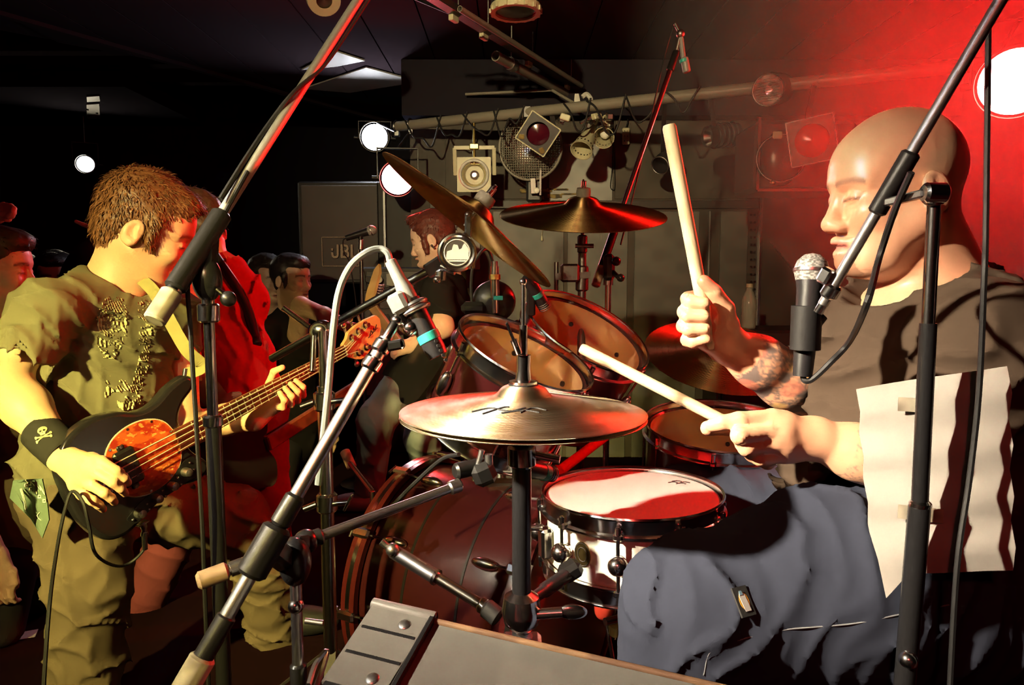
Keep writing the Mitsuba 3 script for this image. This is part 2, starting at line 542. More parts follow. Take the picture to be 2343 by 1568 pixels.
struct('ceiling_joist', box((1.6, 1.3, 0.1), V(-3.3, 5.3, ZC + .06)), 'wall_black')
struct('ceiling_beam', box((3.2, 0.12, 0.32), (0.98, YB + 0.0, ZC - .145)), 'wall_black')

# ------------------------------------------------------------------ pipes of the lighting rig under the ceiling
mat('pipe_paint', (0.22, 0.2, 0.165), 0.35, 0.2)
pa, pb = P(905, 290, 4.02), P(2290, 142, 2.78)
main_pipe = solo('lighting_pipe', 'long grey pipe across the back that carries the stage lamps', 'pipe', pipe(pa, pb, 0.027, 0.02), 'pipe_paint')
z2 = 2.12
pa2, pb2 = Pz(1134, 128, z2), Pz(1395, 268, z2)
k2 = solo('lighting_pipe', 'open-ended grey pipe slanting back under the ceiling', 'pipe', [pipe(pa2, pb2, 0.024, 0.019)], 'pipe_paint')
part(k2, 'collar', pipe(pa2 + (pb2 - pa2) * .09, pa2 + (pb2 - pa2) * .12, 0.031, 0.0235), 'dull_chrome')
part(k2, 'hanger', rod(pa2 + (pb2 - pa2) * .105 + V(0, 0, .03), pa2 + (pb2 - pa2) * .105 + V(0, 0, ZC - z2), 0.005), 'dull_chrome')
pa3, pb3 = Pz(985, -12, 2.17), Pz(1420, 262, 2.17)
k3 = solo('ceiling_rail', 'flat black rail with clips slanting back under the ceiling', 'rail', bar(pa3, pb3, 0.05, 0.03, bevel=.003), 'trim_dark', False)
part(k3, 'pipe', pipe(Pz(1052, 20, 2.13), Pz(1330, 196, 2.13), 0.012, 0.009), 'pipe_paint')
for t in (0.09, 0.2, 0.4, .62):
    q = pa3 + (pb3 - pa3) * t
    part(k3, 'clip', box((0.022, 0.05, 0.05), q + V(-.02, 0, -.012), basis(pb3 - pa3), .003), 'cream_metal')
    part(k3, 'hanger', rod(q + V(0, 0, .01), V(q[0], q[1], ZC), 0.004), 'dull_chrome')
solo('ceiling_cable', 'red-lit cable along the rail under the ceiling', 'cable', cable([Pz(938, -8, 2.2), Pz(1000, 18, 2.2), Pz(1060, 44, 2.21), Pz(1120, 80, 2.2)], 0.006), 'black_rubber')
solo('lighting_pipe', 'thin grey bar behind the main pipe under the ceiling', 'pipe', [pipe(P(1065, 216, 4.0), P(1262, 206, 3.9), 0.008, 0.005), pipe(P(1262, 206, 3.9), P(1330, 246, 3.8), 0.008, 0.005)], 'pipe_paint')


def on_pipe(px):
    """The point of the main pipe that shows at the column px."""
    ts = np.linspace(0, 1, 400)[:, None]
    q = pa + (pb - pa) * ts
    d = q - CAM
    col = 1171.5 + FPX * d[:, 0] / (d @ FWD)
    return q[np.argmin(np.abs(col - px))]


# ------------------------------------------------------------------ stage lamps
mat('lamp_black', (0.025, 0.025, 0.027), 0.4, 0.0, 0.5)
mat('lamp_cream', (0.56, 0.51, 0.33), 0.42)
mat('reflector', (0.85, 0.82, 0.7), 0.22, 1.0)
mat('frosted', (0.8, 0.78, 0.7), 0.25)
scene['glass'] = {'type': 'thindielectric', 'int_ior': 1.5}


def lit_can(key, L, length=0.26, mt='lamp_black'):
    """A round can with a glowing lens, open towards its aim."""
    p, ax = V(*L['p']), unit(V(*L['aim']) - V(*L['p']))
    r, hood = L['r'], L['hood']
    part(key, 'can', lathe([(1e-4, -length), (r * .55, -length), (r * .7, -length * .93), (r + .012, -length * .6), (r + .012, hood), (r + .008, hood), (r + .008, -length * .58), (r * .5, -length * .9), (1e-4, -length * .9)], p, ax, 36), mt)
    lens = lathe([(r, -.012), (r * .9, 0.0), (r * .5, .008), (1e-4, .012)], p, ax, 36)
    part(key, 'lens', lens, 'frosted', True, 'glowing lens', emitter={'type': 'area', 'radiance': rgb(*L['e'])})
    return p, ax


def yoke(key, p, ax, w, drop, up=V(0, 0, 1), mt='lamp_black', t=0.006):
    side = unit(np.cross(ax, up))
    top = p + up * drop
    for s in (-1, 1):
        part(key, 'yoke_arm', bar(p + side * s * w, top + side * s * w, 0.028, t, side, .001), mt, False)
        part(key, 'knob', rod(p + side * s * (w - .01), p + side * s * (w + .03), .013, n=12), 'black_plastic')
    part(key, 'yoke_bar', bar(top - side * (w + t / 2), top + side * (w + t / 2), 0.028, t, up, .001), mt, False)
    return top


def clamp(key, q, top):
    part(key, 'clamp', [box((0.03, 0.03, 0.05), q - V(0, 0, 0.03), bevel=.004), rod(q - V(0, 0, .03), top, 0.007), torus(q, pb - pa, 0.031, 0.006, 18, 6)], 'grey_metal')


key = thing('stage_lamp', 'glaring red stage lamp at the upper right behind the drummer', 'stage lamp')
p, ax = lit_can(key, LAMP['red'])
top = yoke(key, p - ax * .08, ax, .13, .2)
clamp(key, on_pipe(2262), top)
key = thing('stage_lamp', 'dazzling white stage lamp hanging left of the wall fixtures', 'stage lamp')
p, ax = lit_can(key, LAMP['centre'], .2)
top = yoke(key, p - ax * .06, ax, .1, .1)
clamp(key, P(908, 290, 4.02), top)
key = thing('stage_lamp', 'red-glowing stage lamp low behind the tilted crash cymbal', 'stage lamp')
p, ax = lit_can(key, LAMP['redlow'], .2)
top = yoke(key, p - ax * .06, ax, .11, .16)
clamp(key, P(940, 286, 3.98), top)
key = thing('stage_lamp', 'small round white lamp glowing in the dark at the far left', 'stage lamp')
p, ax = lit_can(key, LAMP['far'], .16)
top = yoke(key, p - ax * .05, ax, .085, .16)
part(key, 'clamp', rod(top, V(top[0], top[1], 2.5), .008), 'grey_metal')
for nm, lab in (('white', 'warm white stage lamp with a long snoot above the left of the stage'), ('yellow', 'yellow stage lamp on the ceiling behind the photographer'), ('amber', 'amber stage lamp on the ceiling aimed at the back wall'), ('redfront', 'red stage lamp on the ceiling behind the photographer')):
    key = thing('stage_lamp', lab, 'stage lamp')
    p, ax = lit_can(key, LAMP[nm], .26)
    top = yoke(key, p - ax * .06, ax, .11, .16)
    part(key, 'clamp', rod(top, V(top[0], top[1], ZC + .05), .008), 'grey_metal')
solo('lighting_pipe', 'lighting pipe above the photographer that carries the front lamps', 'pipe', pipe(V(-2.2, .35, ZC + .07), V(.2, -2.2, ZC + .07), .024, .019), 'pipe_paint')

# square flood lamp
key = thing('flood_lamp', 'square cream flood lamp with a round gold reflector on the back wall', 'lamp')
c = P(1085, 400, 3.78)
ax = unit(V(-0.06, -1, -0.05)); B = basis(ax, V(1, 0, 0))
part(key, 'housing', slab(sg.box(-.086, -.086, .086, .086).buffer(.004).difference(sg.Point(0, 0).buffer(.068)), .012, c, B), 'lamp_cream')
part(key, 'housing', box((.15, .15, .1), c - ax * .075, B, .01), 'lamp_cream')
part(key, 'ring', torus(c + ax * .014, ax, .073, .009, 40, 10), 'plate_white', True)
part(key, 'reflector', lathe([(.068, .012), (.062, -.01), (.045, -.03), (.02, -.042), (1e-4, -.045)], c, ax, 36), 'reflector', True)
part(key, 'bulb', [torus(c - ax * .012, ax, .02, .004, 20, 8), rod(c - ax * .04, c - ax * .004, .012)], 'dull_chrome')
side = B[:, 0]
tp = P(1085, 338, 3.78)
for s in (-1, 1):
    part(key, 'yoke_arm', bar(c + side * s * .105 - ax * .03, tp + side * s * .105, .02, .006, ax, .001), 'lamp_cream')
part(key, 'yoke_bar', bar(tp - side * .108, tp + side * .108, .02, .006, ax, .001), 'lamp_cream')
part(key, 'clamp', [rod(tp + V(0, 0, -.09), on_pipe(1085), .008), box((.05, .03, .03), tp + V(0, 0, .005), bevel=.004), rod(tp + V(-.02, 0, -.085), tp + V(.03, 0, -.085), .006)], 'gold')

# round wire-mesh lamp with a square spotlight before it
key = thing('mesh_lamp', 'big round wire mesh lamp cover on the back wall', 'lamp')
c = P(1213, 337, 3.86)
ax = unit(V(-.25, -1, -.12)); B = basis(ax, V(1, 0, 0))
R = .172
part(key, 'rim', [torus(c, ax, R, .007, 48, 8), torus(c - ax * .05, ax, R * .97, .006, 48, 8)], 'pipe_paint', True)
part(key, 'back', lathe([(R * .97, -.05), (R * .8, -.08), (.05, -.1), (1e-4, -.1)], c, ax, 40), 'reflector', True)
wires = []
dome = lambda x, y: .035 * (1 - (x * x + y * y) / R ** 2)
for k in range(-13, 14):
    u = k * .0128
    if abs(u) < R:
        h = math.sqrt(R * R - u * u)
        s = np.linspace(-h, h, 9)
        for fl in (0, 1):
            q = [(V(u, t, dome(u, t)) if fl else V(t, u, dome(u, t))) for t in s]
            wires.append(tube(np.array(q) @ B.T + c, .0021, 4, False))
part(key, 'wire_mesh', wires, 'pipe_paint', True, kind='stuff')
tp = on_pipe(1205)
part(key, 'bracket', [bar(c + B[:, 1] * R, tp, .03, .006, ax), box((.04, .05, .06), tp, bevel=.004)], 'grey_metal')
part(key, 'bracket', [bar(P(1219, 408, 3.86), P(1221, 444, 3.86), .03, .02, V(0, 1, 0), .002), bar(P(1237, 385, 3.85), P(1236, 447, 3.85), .01, .01, V(0, 1, 0))], 'chrome')
cp = P(1222, 428, 3.9)
part(key, 'plug_box', box((.085, .06, .16), cp + V(0, .03, 0), bevel=.012), 'lamp_black')
part(key, 'knob', ball(P(1228, 436, 3.83), .016, (1, .5, 1)), 'frosted', True)

key = thing('spotlight', 'square-faced glass spotlight turned on edge before the wire mesh lamp', 'lamp')
c = P(1231, 306, 3.6)
ax = unit(V(-.05, -1, -.3)); B = basis(ax, V(1, 0, 0)) @ rotz(-33)
part(key, 'frame', slab(sg.box(-.085, -.078, .085, .078).difference(sg.Point(0, 0).buffer(.058)), .006, c, B), 'grey_metal', False)
for s in (-1, 1):
    part(key, 'frame_edge', bar(c + B @ V(-.085, s * .078, .004), c + B @ V(.085, s * .078, .004), .006, .014, ax), 'cream_metal', False)
    part(key, 'frame_edge', bar(c + B @ V(s * .085, -.078, .004), c + B @ V(s * .085, .078, .004), .006, .014, ax), 'cream_metal', False)
    part(key, 'clip', bar(c + B @ V(s * .05, -.05, .01), c + B @ V(s * .074, -.064, .01), .022, .006, ax), 'gold', False)
part(key, 'can', lathe([(.07, 0), (.072, -.09), (.06, -.2), (.03, -.22), (1e-4, -.22), (1e-4, -.2), (.052, -.18), (.06, 0)], c, ax, 32), 'lamp_black')
mat('gel_dark', (0.06, 0.004, 0.012), 0.15, spec=0.6)
part(key, 'lens', lathe([(.06, -.012), (.04, -.004), (1e-4, 0)], c - ax * .02, ax, 32), 'gel_dark', True, 'dark red lens')
part(key, 'yoke_arm', [bar(c + B @ V(.082, .03, -.06), on_pipe(1262), .025, .006, ax)], 'grey_metal', False)


def cone_lamp(lab, tip, mouth, r, bulb):
    key = thing('cone_lamp', lab, 'lamp')
    ax = unit(mouth - tip); L = np.linalg.norm(mouth - tip)
    pr = [(r * .35, 0), (r * .38, L * .25), (r * .6, L * .5), (r * .85, L * .82), (r, L), (r - .004, L), (r * .8, L * .8), (r * .5, L * .4), (1e-4, L * .3)]
    part(key, 'shade', lathe([(1e-4, -.004), (r * .3, -.004)] + pr, tip, ax, 40), 'lamp_cream')
    for k in range(18):
        a = k / 18 * 2 * math.pi
        Bq = basis(ax)
        q = tip + ax * L * .88 + Bq @ V(math.cos(a), math.sin(a), 0) * r * .905
        o = unit(Bq @ V(math.cos(a), math.sin(a), 0))
        part(key, 'slot', rod(q - o * .004, q + o * .0015, .0042, n=8), 'black_plastic')
    if bulb:
        part(key, 'bulb', ball(tip + ax * L * .72, r * .48, n=3), 'frosted', True)
        part(key, 'socket', rod(tip + ax * L * .3, tip + ax * L * .5, r * .3), 'grey_metal')
    part(key, 'swivel', [ball(tip - ax * .01, .016), rod(tip - ax * .01, tip + V(.02, .03, .05), .007)], 'dull_chrome')


cone_lamp('cream cone lamp with slots tilted down to the left', P(1361, 279, 3.74), P(1330, 345, 3.6), .058, False)
cone_lamp('dull cream cone lamp facing forward with its round bulb in view', P(1392, 283, 3.92), P(1381, 316, 3.66), .055, True)
key = thing('socket_strip', 'cream power socket strip hung from a cable on the back wall', 'socket strip')
c = P(1432, 312, 4.13)
part(key, 'body', box((.042, .02, .095), c, bevel=.005), 'lamp_cream')
for k in range(3):
    for s in (-1, 1):
        part(key, 'slot', box((.003, .003, .008), c + V(s * .008, -.0105, .028 - .028 * k)), 'black_plastic')
part(key, 'cord', cable([c + V(0, 0, .045), c + V(.01, 0, .09), c + V(-.02, -.1, .14), on_pipe(1440)], .004), 'black_rubber')
solo('hanging_cord', 'thin looped pull cord hanging before the metal sheet', 'cord', cable([P(1402, 262, 3.66), P(1402, 300, 4.0), P(1401, 380, 4.14), P(1397, 425, 4.15), P(1402, 434, 4.15), P(1407, 425, 4.15), P(1405, 350, 4.14), P(1404, 290, 4.0), P(1404, 262, 3.66)], .003), 'black_rubber')
solo('pull_cord', 'short white pull cord with a knob below the back cymbal', 'cord', [cable([P(1239, 476, 4.13), P(1241, 520, 4.145), P(1240, 540, 4.145)], .0018), lathe([(.003, 0), (.007, -.02), (.005, -.028), (1e-4, -.028)], P(1240, 540, 4.145))], 'lamp_cream')
random.seed(11)
where = ('just right of the dazzling white lamp', 'above the left edge of the flood lamp', 'above the right edge of the flood lamp', 'left of the wire mesh lamp', 'right of the glass spotlight', 'above the cone lamps', 'above the socket strip', 'above the red-lit ribbed lamp')
for k, (x0, x1) in enumerate(((930, 1010), (1000, 1070), (1060, 1140), (1130, 1200), (1290, 1350), (1340, 1430), (1430, 1520), (1520, 1600))):
    a, b = on_pipe(x0), on_pipe(x1)
    pts = [a + V(0, -.03, .02)]
    for t in (.25, .5, .75):
        pts.append(a + (b - a) * t + V(0, -.04, -random.uniform(.02, .14)))
    pts.append(b + V(0, -.03, .03))
    solo('rig_cable', 'black cable looped on the lighting pipe ' + where[k], 'cable', cable(pts, .005), 'black_rubber', group='cables looped on the lighting pipe')
# clutter of clamps and tape where the two pipes meet
key = thing('pipe_clamp', 'cluster of metal clamps where two pipes meet above the cone lamps', 'clamp')
for k in range(14):
    q = P(random.uniform(1270, 1395), random.uniform(262, 292), 3.6 + random.uniform(-.1, .1))
    B = basis(V(random.gauss(0, 1), random.gauss(0, 1), random.gauss(0, .6)))
    part(key, 'bolt', rod(q - B[:, 2] * .03, q + B[:, 2] * .03, random.uniform(.005, .011), n=8) if k % 2 else box((.03, .03, .05), q, B, .004), 'dull_chrome' if k % 3 else 'cream_metal')
solo('tape_loop', 'curl of pale tape stuck on the pipe above the cone lamps', 'tape', tube(spline([P(1332, 222, 3.6), P(1342, 216, 3.6), P(1352, 228, 3.6), P(1348, 244, 3.6)], 6), .012, 6), 'plate_white')
solo('tape_loop', 'pale tape flag hanging from the pipe left of the curl', 'tape', slab([(0, 0), (.02, .01), (.026, .04), (.04, .05), (.03, .1), (.01, .1), (.006, .05)], .003, P(1310, 262, 3.58), basis(V(0, -1, 0), V(1, 0, 0))), 'plate_white', False)

# lamps and dark cabinet at the right of the pipe
key = thing('par_lamp', 'unlit round lamp with glinting glass under the pipe left of the red glare', 'lamp')
c = P(1757, 206, 3.05)
ax = unit(V(-.75, -1, -.3))
part(key, 'can', lathe([(.066, .01), (.07, -.05), (.066, -.16), (.03, -.24), (1e-4, -.25)], c, ax, 32), 'lamp_black')
part(key, 'reflector', lathe([(.06, 0), (.05, -.03), (.03, -.06), (1e-4, -.07)], c, ax, 36), 'chrome')
part(key, 'rim', torus(c, ax, .064, .004, 40, 8), 'dull_chrome', True)
part(key, 'lens', [bar(c + basis(ax) @ V(-.05, k * .011, .002), c + basis(ax) @ V(.05, k * .011, .002), .002, .002) for k in range(-4, 5)], 'dull_chrome', False)
part(key, 'yoke_arm', bar(c - ax * .08 + V(0, 0, .07), on_pipe(1750), .025, .006, ax), 'lamp_black')
key = thing('par_lamp', 'black lamp with a ribbed red-lit body behind the raised drumstick', 'lamp')
c = P(1588, 322, 3.5); ax = unit(V(-1, -.3, -.15))
part(key, 'can', lathe([(.05, .02), (.055, -.05), (.052, -.15), (1e-4, -.17)], c + V(.08, 0, .02), ax, 28), 'lamp_black')
for k in range(5):
    part(key, 'fin', torus(c + V(.08, 0, .02) - ax * (.02 + .025 * k), ax, .057, .005, 28, 6), 'lamp_black')
part(key, 'reflector', lathe([(.046, .01), (.03, -.02), (1e-4, -.03)], c + V(.08, 0, .02), ax, 28), 'chrome')
part(key, 'yoke_arm', bar(c + V(.1, 0, .05), on_pipe(1625), .022, .006, V(0, 1, 0)), 'lamp_black')
key = thing('par_lamp', 'small dark lamp tilted down right of the back boom stand', 'lamp')
c = P(1518, 372, 3.75); ax = unit(V(-.6, -.7, -.5))
part(key, 'can', lathe([(.045, .04), (.05, 0), (.048, -.1), (1e-4, -.13)], c, ax, 28), 'lamp_black')
part(key, 'rim', torus(c + ax * .04, ax, .047, .004, 28, 8), 'dull_chrome', True)
part(key, 'yoke_arm', bar(c + V(0, .02, .05), on_pipe(1520), .022, .006, V(0, 1, 0)), 'lamp_black')

key = thing('black_cabinet', 'black cabinet with a round dark dome hung right of the wall panels', 'cabinet')
a, b = P(1742, 432, 3.05), P(1990, 262, 3.05)
mid = (a + b) / 2
part(key, 'body', box((b[0] - a[0], .3, b[2] - a[2]), mid + V(0, .24, 0), bevel=.02), 'lamp_black')
part(key, 'rim', [bar(a + V(0, .05, 0), V(b[0], a[1] + .05, a[2]), .012, .012), bar(a + V(0, .05, 0), V(a[0], a[1] + .05, b[2]), .012, .012)], 'grey_metal', False)
part(key, 'dome', put(ball((0, 0, 0), 1, n=3), P(1787, 362, 3.1), np.diag((.085, .05, .12))), 'black_metal', True)
part(key, 'ring', torus(P(1787, 362, 3.07), V(-.2, -1, 0), .1, .005, 40, 8), 'grey_metal', True)
part(key, 'tab', box((.04, .01, .03), P(1779, 309, 3.02), rotz(0), .004), 'lamp_cream')
part(key, 'bolt', ball(P(1768, 418, 3.05), .012), 'gold')
key = thing('gel_lamp', 'square-framed lamp with a red gel behind the bald head', 'lamp')
c = P(1858, 322, 2.85); ax = unit(V(-.3, -1, -.1)); B = basis(ax, V(1, 0, .2))
part(key, 'frame', slab(sg.box(-.088, -.088, .088, .088).difference(sg.Point(0, 0).buffer(.065)), .006, c, B), 'lamp_black', False)
part(key, 'frame_edge', [bar(c + B @ V(-.088, s * .088, .004), c + B @ V(.088, s * .088, .004), .004, .01, ax) for s in (-1, 1)] + [bar(c + B @ V(s * .088, -.088, .004), c + B @ V(s * .088, .088, .004), .004, .01, ax) for s in (-1, 1)], 'grey_metal', False)
mat('gel_red', (0.3, 0.02, 0.012), 0.12, spec=0.7)
part(key, 'gel', lathe([(.066, -.004), (.04, .004), (1e-4, .008)], c, ax, 32), 'gel_red', True)
part(key, 'can', lathe([(.07, 0), (.07, -.15), (1e-4, -.18)], c, ax, 28), 'lamp_black')
part(key, 'yoke_arm', bar(c + V(0, .06, .08), on_pipe(1865), .022, .006, V(0, 1, 0)), 'lamp_black')

# ceiling lamps at the top edge of the picture
key = thing('ceiling_lamp', 'round yellow-rimmed lamp under the ceiling at the top edge', 'lamp')
c = Pz(1180, 14, 2.17)
part(key, 'can', lathe([(.1, 0), (.102, .04), (.06, .11), (1e-4, .125)], c, V(0, 0, 1), 40), 'lamp_black')
part(key, 'rim', [lathe([(.082, -.03), (.1, -.03), (.1, .002), (.082, .002), (.082, -.03)], c, V(0, 0, 1), 40)], 'lamp_cream')
for k in range(16):
    q = c + V(math.cos(k * .3927), math.sin(k * .3927), 0) * .1 + V(0, 0, -.02)
    part(key, 'tooth', box((.012, .012, .018), q, rotz(math.degrees(k * .3927))), 'lamp_cream', False)
part(key, 'lens', lathe([(.082, -.02), (.05, -.028), (1e-4, -.03)], c, V(0, 0, 1), 32), 'black_metal', True)
part(key, 'stem', rod(c + V(0, 0, .12), V(c[0], c[1], ZC), .008), 'grey_metal')
key = thing('ceiling_lamp', 'cream ring-shaped lamp at the top edge beside the slanting boom', 'lamp')
c = Pz(742, 2, 2.14)
ax = unit(V(.25, -.5, -.6))
part(key, 'ring', lathe([(.03, 0), (.062, 0), (.066, -.02), (.06, -.05), (.03, -.06)], c, ax, 36), 'lamp_cream')
part(key, 'lens', lathe([(.03, -.01), (1e-4, -.014)], c, ax, 24), 'dull_chrome', True)
part(key, 'stem', rod(c - ax * .05, V(c[0] + .02, c[1] + .05, ZC), .008), 'grey_metal')
# ================================================================== the drum kit
mat('drum_lacquer', (0.03, 0.005, 0.006), 0.22, spec=0.6, clearcoat=1.0)
mat('hoop_lacquer', (0.05, 0.006, 0.006), 0.2, spec=0.6, clearcoat=1.0, clearcoat_gloss=0.9)
mat('maple', speck((0.76, 0.47, 0.22), (0.64, 0.37, 0.16), 14), 0.45)
mat('coated_head', (0.77, 0.735, 0.685), 0.6)
mat('pearl', mikit.proc(lambda p, n, uv: MX((0.78, 0.75, 0.68), (0.6, 0.57, 0.5), SS(0.4, 0.62, FB(p.x * 60, p.y * 60, p.z * 60, 2)))), 0.18, spec=0.6, clearcoat=0.6)
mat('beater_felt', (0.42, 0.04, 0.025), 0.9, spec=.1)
mat('head_black', (0.02, 0.018, 0.018), 0.35)
mat('head_film', (0.55, 0.38, 0.24), 0.3)
mat('bronze', mikit.proc(lambda p, n, uv: MX((0.5, 0.33, 0.15), (0.36, 0.22, 0.1), FB(uv.x * 70, 2.0, 0.0, 2))), 0.4, 1.0, anisotropic=0.97)
mat('bronze_worn', mikit.proc(lambda p, n, uv: MX((0.92, 0.78, 0.52), (0.66, 0.51, 0.3), SS(0.35, 0.7, FB(p.x * 22, p.y * 22, uv.x * 50, 2)))), 0.55, 1.0, anisotropic=0.85)


def pose(px, py, y, ux, uy, ratio):
    """Centre and normal of a disc seen at (px, py), its normal leaning (ux right, uy up) and towards the camera by ratio."""
    c = P(px, py, y)
    v = unit(CAM - c)
    r = unit(np.cross(V(0, 0, 1), -v) * -1)
    r = unit(np.cross(-v, V(0, 0, 1)))
    u = np.cross(r, -v)
    q = math.hypot(ux, uy)
    s = math.sqrt(1 - ratio ** 2)
    return c, unit(s * (ux / q * r + uy / q * u) + ratio * v)


def cymbal_profile(R, h):
    return [(.006, h), (R * .1, h * .99), (R * .17, h * .88), (R * .215, h * .66), (R * .26, h * .56), (R * .45, h * .42), (R * .7, h * .22), (R * .88, h * .08), (R, 0)]


def cymbal_mesh(c, n, R, h, seg=72):
    """Thin bronze disc with a bell; uv.x is the radius so that the lathe grooves stretch highlights outward."""
    up = spline([(r, z) for r, z in cymbal_profile(R, h)], 5)
    pr = np.vstack([up, up[::-1] - V(0, .0014)])
    v, f = lathe(pr, c, n, seg)
    k = len(pr)
    uv = np.stack([np.repeat(pr[:, 0], seg), np.tile(np.arange(seg) / seg, k)], 1)
    return (v, f), uv


def on_cymbal(c, n, R, h, xy, r=.0016):
    """Dark strokes printed on the top of a cymbal: xy polylines in metres from its centre."""
    pr = spline(cymbal_profile(R, h), 5)
    B = basis(n, V(1, 0, 0))
    out = []
    for line in xy:
        q = spline(line, 5)
        z = np.interp(np.hypot(q[:, 0], q[:, 1]), pr[:, 0], pr[:, 1]) + .0002
        m = tube(np.column_stack([q, z]) @ B.T + c, r, 6)
        out.append(m)
    return out


def cymbal(lab, c, n, R, h, m='bronze', logo=None, felt=True, name='cymbal'):
    key = thing(name, lab, 'cymbal')
    (v, f), uv = cymbal_mesh(c, n, R, h)
    part(key, 'disc', (v, f), m, True, uv=uv)
    if logo:
        part(key, 'printed_logo', on_cymbal(c, n, R, h, logo), 'ink', True)
    if felt:
        part(key, 'felt', lathe([(1e-4, h), (.019, h + .001), (.02, h + .012), (.018, h + .023), (1e-4, h + .024)], c, n, 20), 'felt')
        B = basis(n)
        t = c + n * (h + .03)
        part(key, 'wing_nut', [rod(t - n * .006, t + n * .012, .007, n=12)] + [bar(t + B[:, 0] * s * .004, t + B[:, 0] * s * .02 + n * .01, .005, .012, n, .001) for s in (-1, 1)], 'chrome')
    return key


# ---- hi-hat, nearest the camera
hc = P(1197, 941, 1.0)
hn = unit(V(0.006, 0, 1))
cymbal('pale worn hi-hat cymbal pair seen from just above in front of the snare', hc, hn, .178, .04, 'bronze_worn',
       [[(-.07, -.075), (-.045, -.068), (-.02, -.085), (.002, -.072)], [(-.055, -.088), (-.03, -.07), (-.02, -.068)], [(-.005, -.09), (.012, -.072), (.03, -.078)], [(-.03, -.09), (0, -.082), (.02, -.088)]], felt=False, name='hi_hat')
hk = 'hi_hat'
(v, f), uv = cymbal_mesh(hc - hn * .007, -hn, .178, .036)
part(hk, 'bottom_disc', (v, f), 'bronze_worn', True, uv=uv)
key = thing('hi_hat_stand', 'chrome hi-hat stand with a thin pull rod above and a thick dark tube below', 'cymbal stand')
top = P(1197, 645, 1.0)
part(key, 'pull_rod', [rod(hc - V(0, 0, .1), top, .0032), ball(top, .0055)], 'chrome', True)
part(key, 'rod_sleeve', rod(hc + V(0, 0, .06), hc + V(0, 0, .125), .0062), 'chrome')
part(key, 'clutch', [lathe([(1e-4, .036), (.02, .037), (.021, .044), (.012, .046), (.01, .06), (.0105, .082), (1e-4, .083)], hc, hn, 22)], 'chrome')
part(key, 'felt', lathe([(1e-4, .034), (.022, .034), (.022, .04), (1e-4, .041)], hc, hn, 22), 'black_rubber')
part(key, 'wing_screw', [rod(hc + V(-.006, -.01, .085), hc + V(-.014, -.012, .105), .005), bar(hc + V(-.01, -.012, .095), hc + V(-.024, -.014, .13), .004, .013, V(0, 1, 0), .001)], 'chrome')
hb = V(hc[0] - .002, hc[1], 0.0)
part(key, 'upper_tube', rod(V(hb[0], hb[1], .60), V(hb[0], hb[1], hc[2] - .05), .0105, n=20), 'chrome')
part(key, 'cup', lathe([(.012, -.06), (.018, -.05), (.02, -.044), (1e-4, -.043)], hc, hn, 20), 'black_plastic')
part(key, 'lower_tube', rod(V(hb[0], hb[1], .1), V(hb[0], hb[1], .855), .0142, n=24), 'black_metal')
part(key, 'collar', [lathe([(.0142, .855), (.021, .85), (.021, .825), (.0142, .82)], hb * V(1, 1, 0), (0, 0, 1), 24), rod(V(hb[0] + .015, hb[1], .84), V(hb[0] + .055, hb[1] - .01, .835), .006)], 'chrome')
bz = P(1197, 1398, 1.0)[2]
part(key, 'base_collar', lathe([(.0142, bz + .03), (.026, bz + .022), (.03, bz), (.026, bz - .018), (.0142, bz - .03)], hb, (0, 0, 1), 28), 'chrome')
part(key, 'wing_screw', [rod(V(hb[0] + .02, hb[1] - .012, bz), V(hb[0] + .06, hb[1] - .016, bz + .006), .008), put(ball((0, 0, 0), 1, n=2), V(hb[0] + .075, hb[1] - .016, bz + .006), np.diag((.022, .006, .012)))], 'chrome')
part(key, 'brace', [rod(V(hb[0], hb[1] - .01, bz - .05), V(hb[0] + .005, hb[1] - .012, bz - .03), .012), box((.06, .04, .03), V(hb[0], hb[1], bz - .055), bevel=.006)], 'dull_chrome')
for a in (20, 150, 265):
    d = V(math.cos(math.radians(a)), math.sin(math.radians(a)), 0)
    part(key, 'leg', bar(hb + V(0, 0, bz - .05), hb + d * .3 + V(0, 0, .015), .025, .006, (0, 0, 1)), 'chrome')
    part(key, 'rubber_foot', rod(hb + d * .29 + V(0, 0, .0), hb + d * .31 + V(0, 0, .02), .014), 'black_rubber')
part(key, 'pedal', box((.1, .28, .012), hb + V(.06, .12, .06), np.array([[1, 0, 0], [0, .97, -.2], [0, .2, .97]]), .004), 'dull_chrome')

# ---- snare drum
sc_ = P(1445, 1131, 1.385)
sn = unit(V(-.02, .01, 1))
sB = basis(sn, V(1, 0, 0))
RS = .172
key = thing('snare_drum', 'white pearl snare drum with chrome hoops beside the drummer', 'drum')
part(key, 'shell', lathe([(RS - .003, -.022), (RS, -.024), (RS, -.124), (RS - .003, -.126)], sc_, sn, 72), 'pearl')
part(key, 'bottom_head', lathe([(RS + .002, -.128), (RS * .97, -.13), (1e-4, -.13)], sc_, sn, 48), 'head_film')
part(key, 'batter_head', lathe([(RS + .003, -.012), (RS + .002, -.002), (RS - .004, .001), (1e-4, .0015)], sc_, sn, 72), 'coated_head', 50)
hoop = [(RS + .006, .008), (RS + .010, .0105), (RS + .0115, .007), (RS + .0085, .002), (RS + .0085, -.02), (RS + .0145, -.024), (RS + .0145, -.0275), (RS + .0055, -.0275), (RS + .0045, .003), (RS + .006, .008)]
part(key, 'hoop', lathe(hoop, sc_, sn, 80), 'chrome', 40, 'top chrome hoop')
part(key, 'hoop', lathe([(r, -.15 - z) for r, z in hoop], sc_, sn, 80), 'chrome', 40, 'bottom chrome hoop')
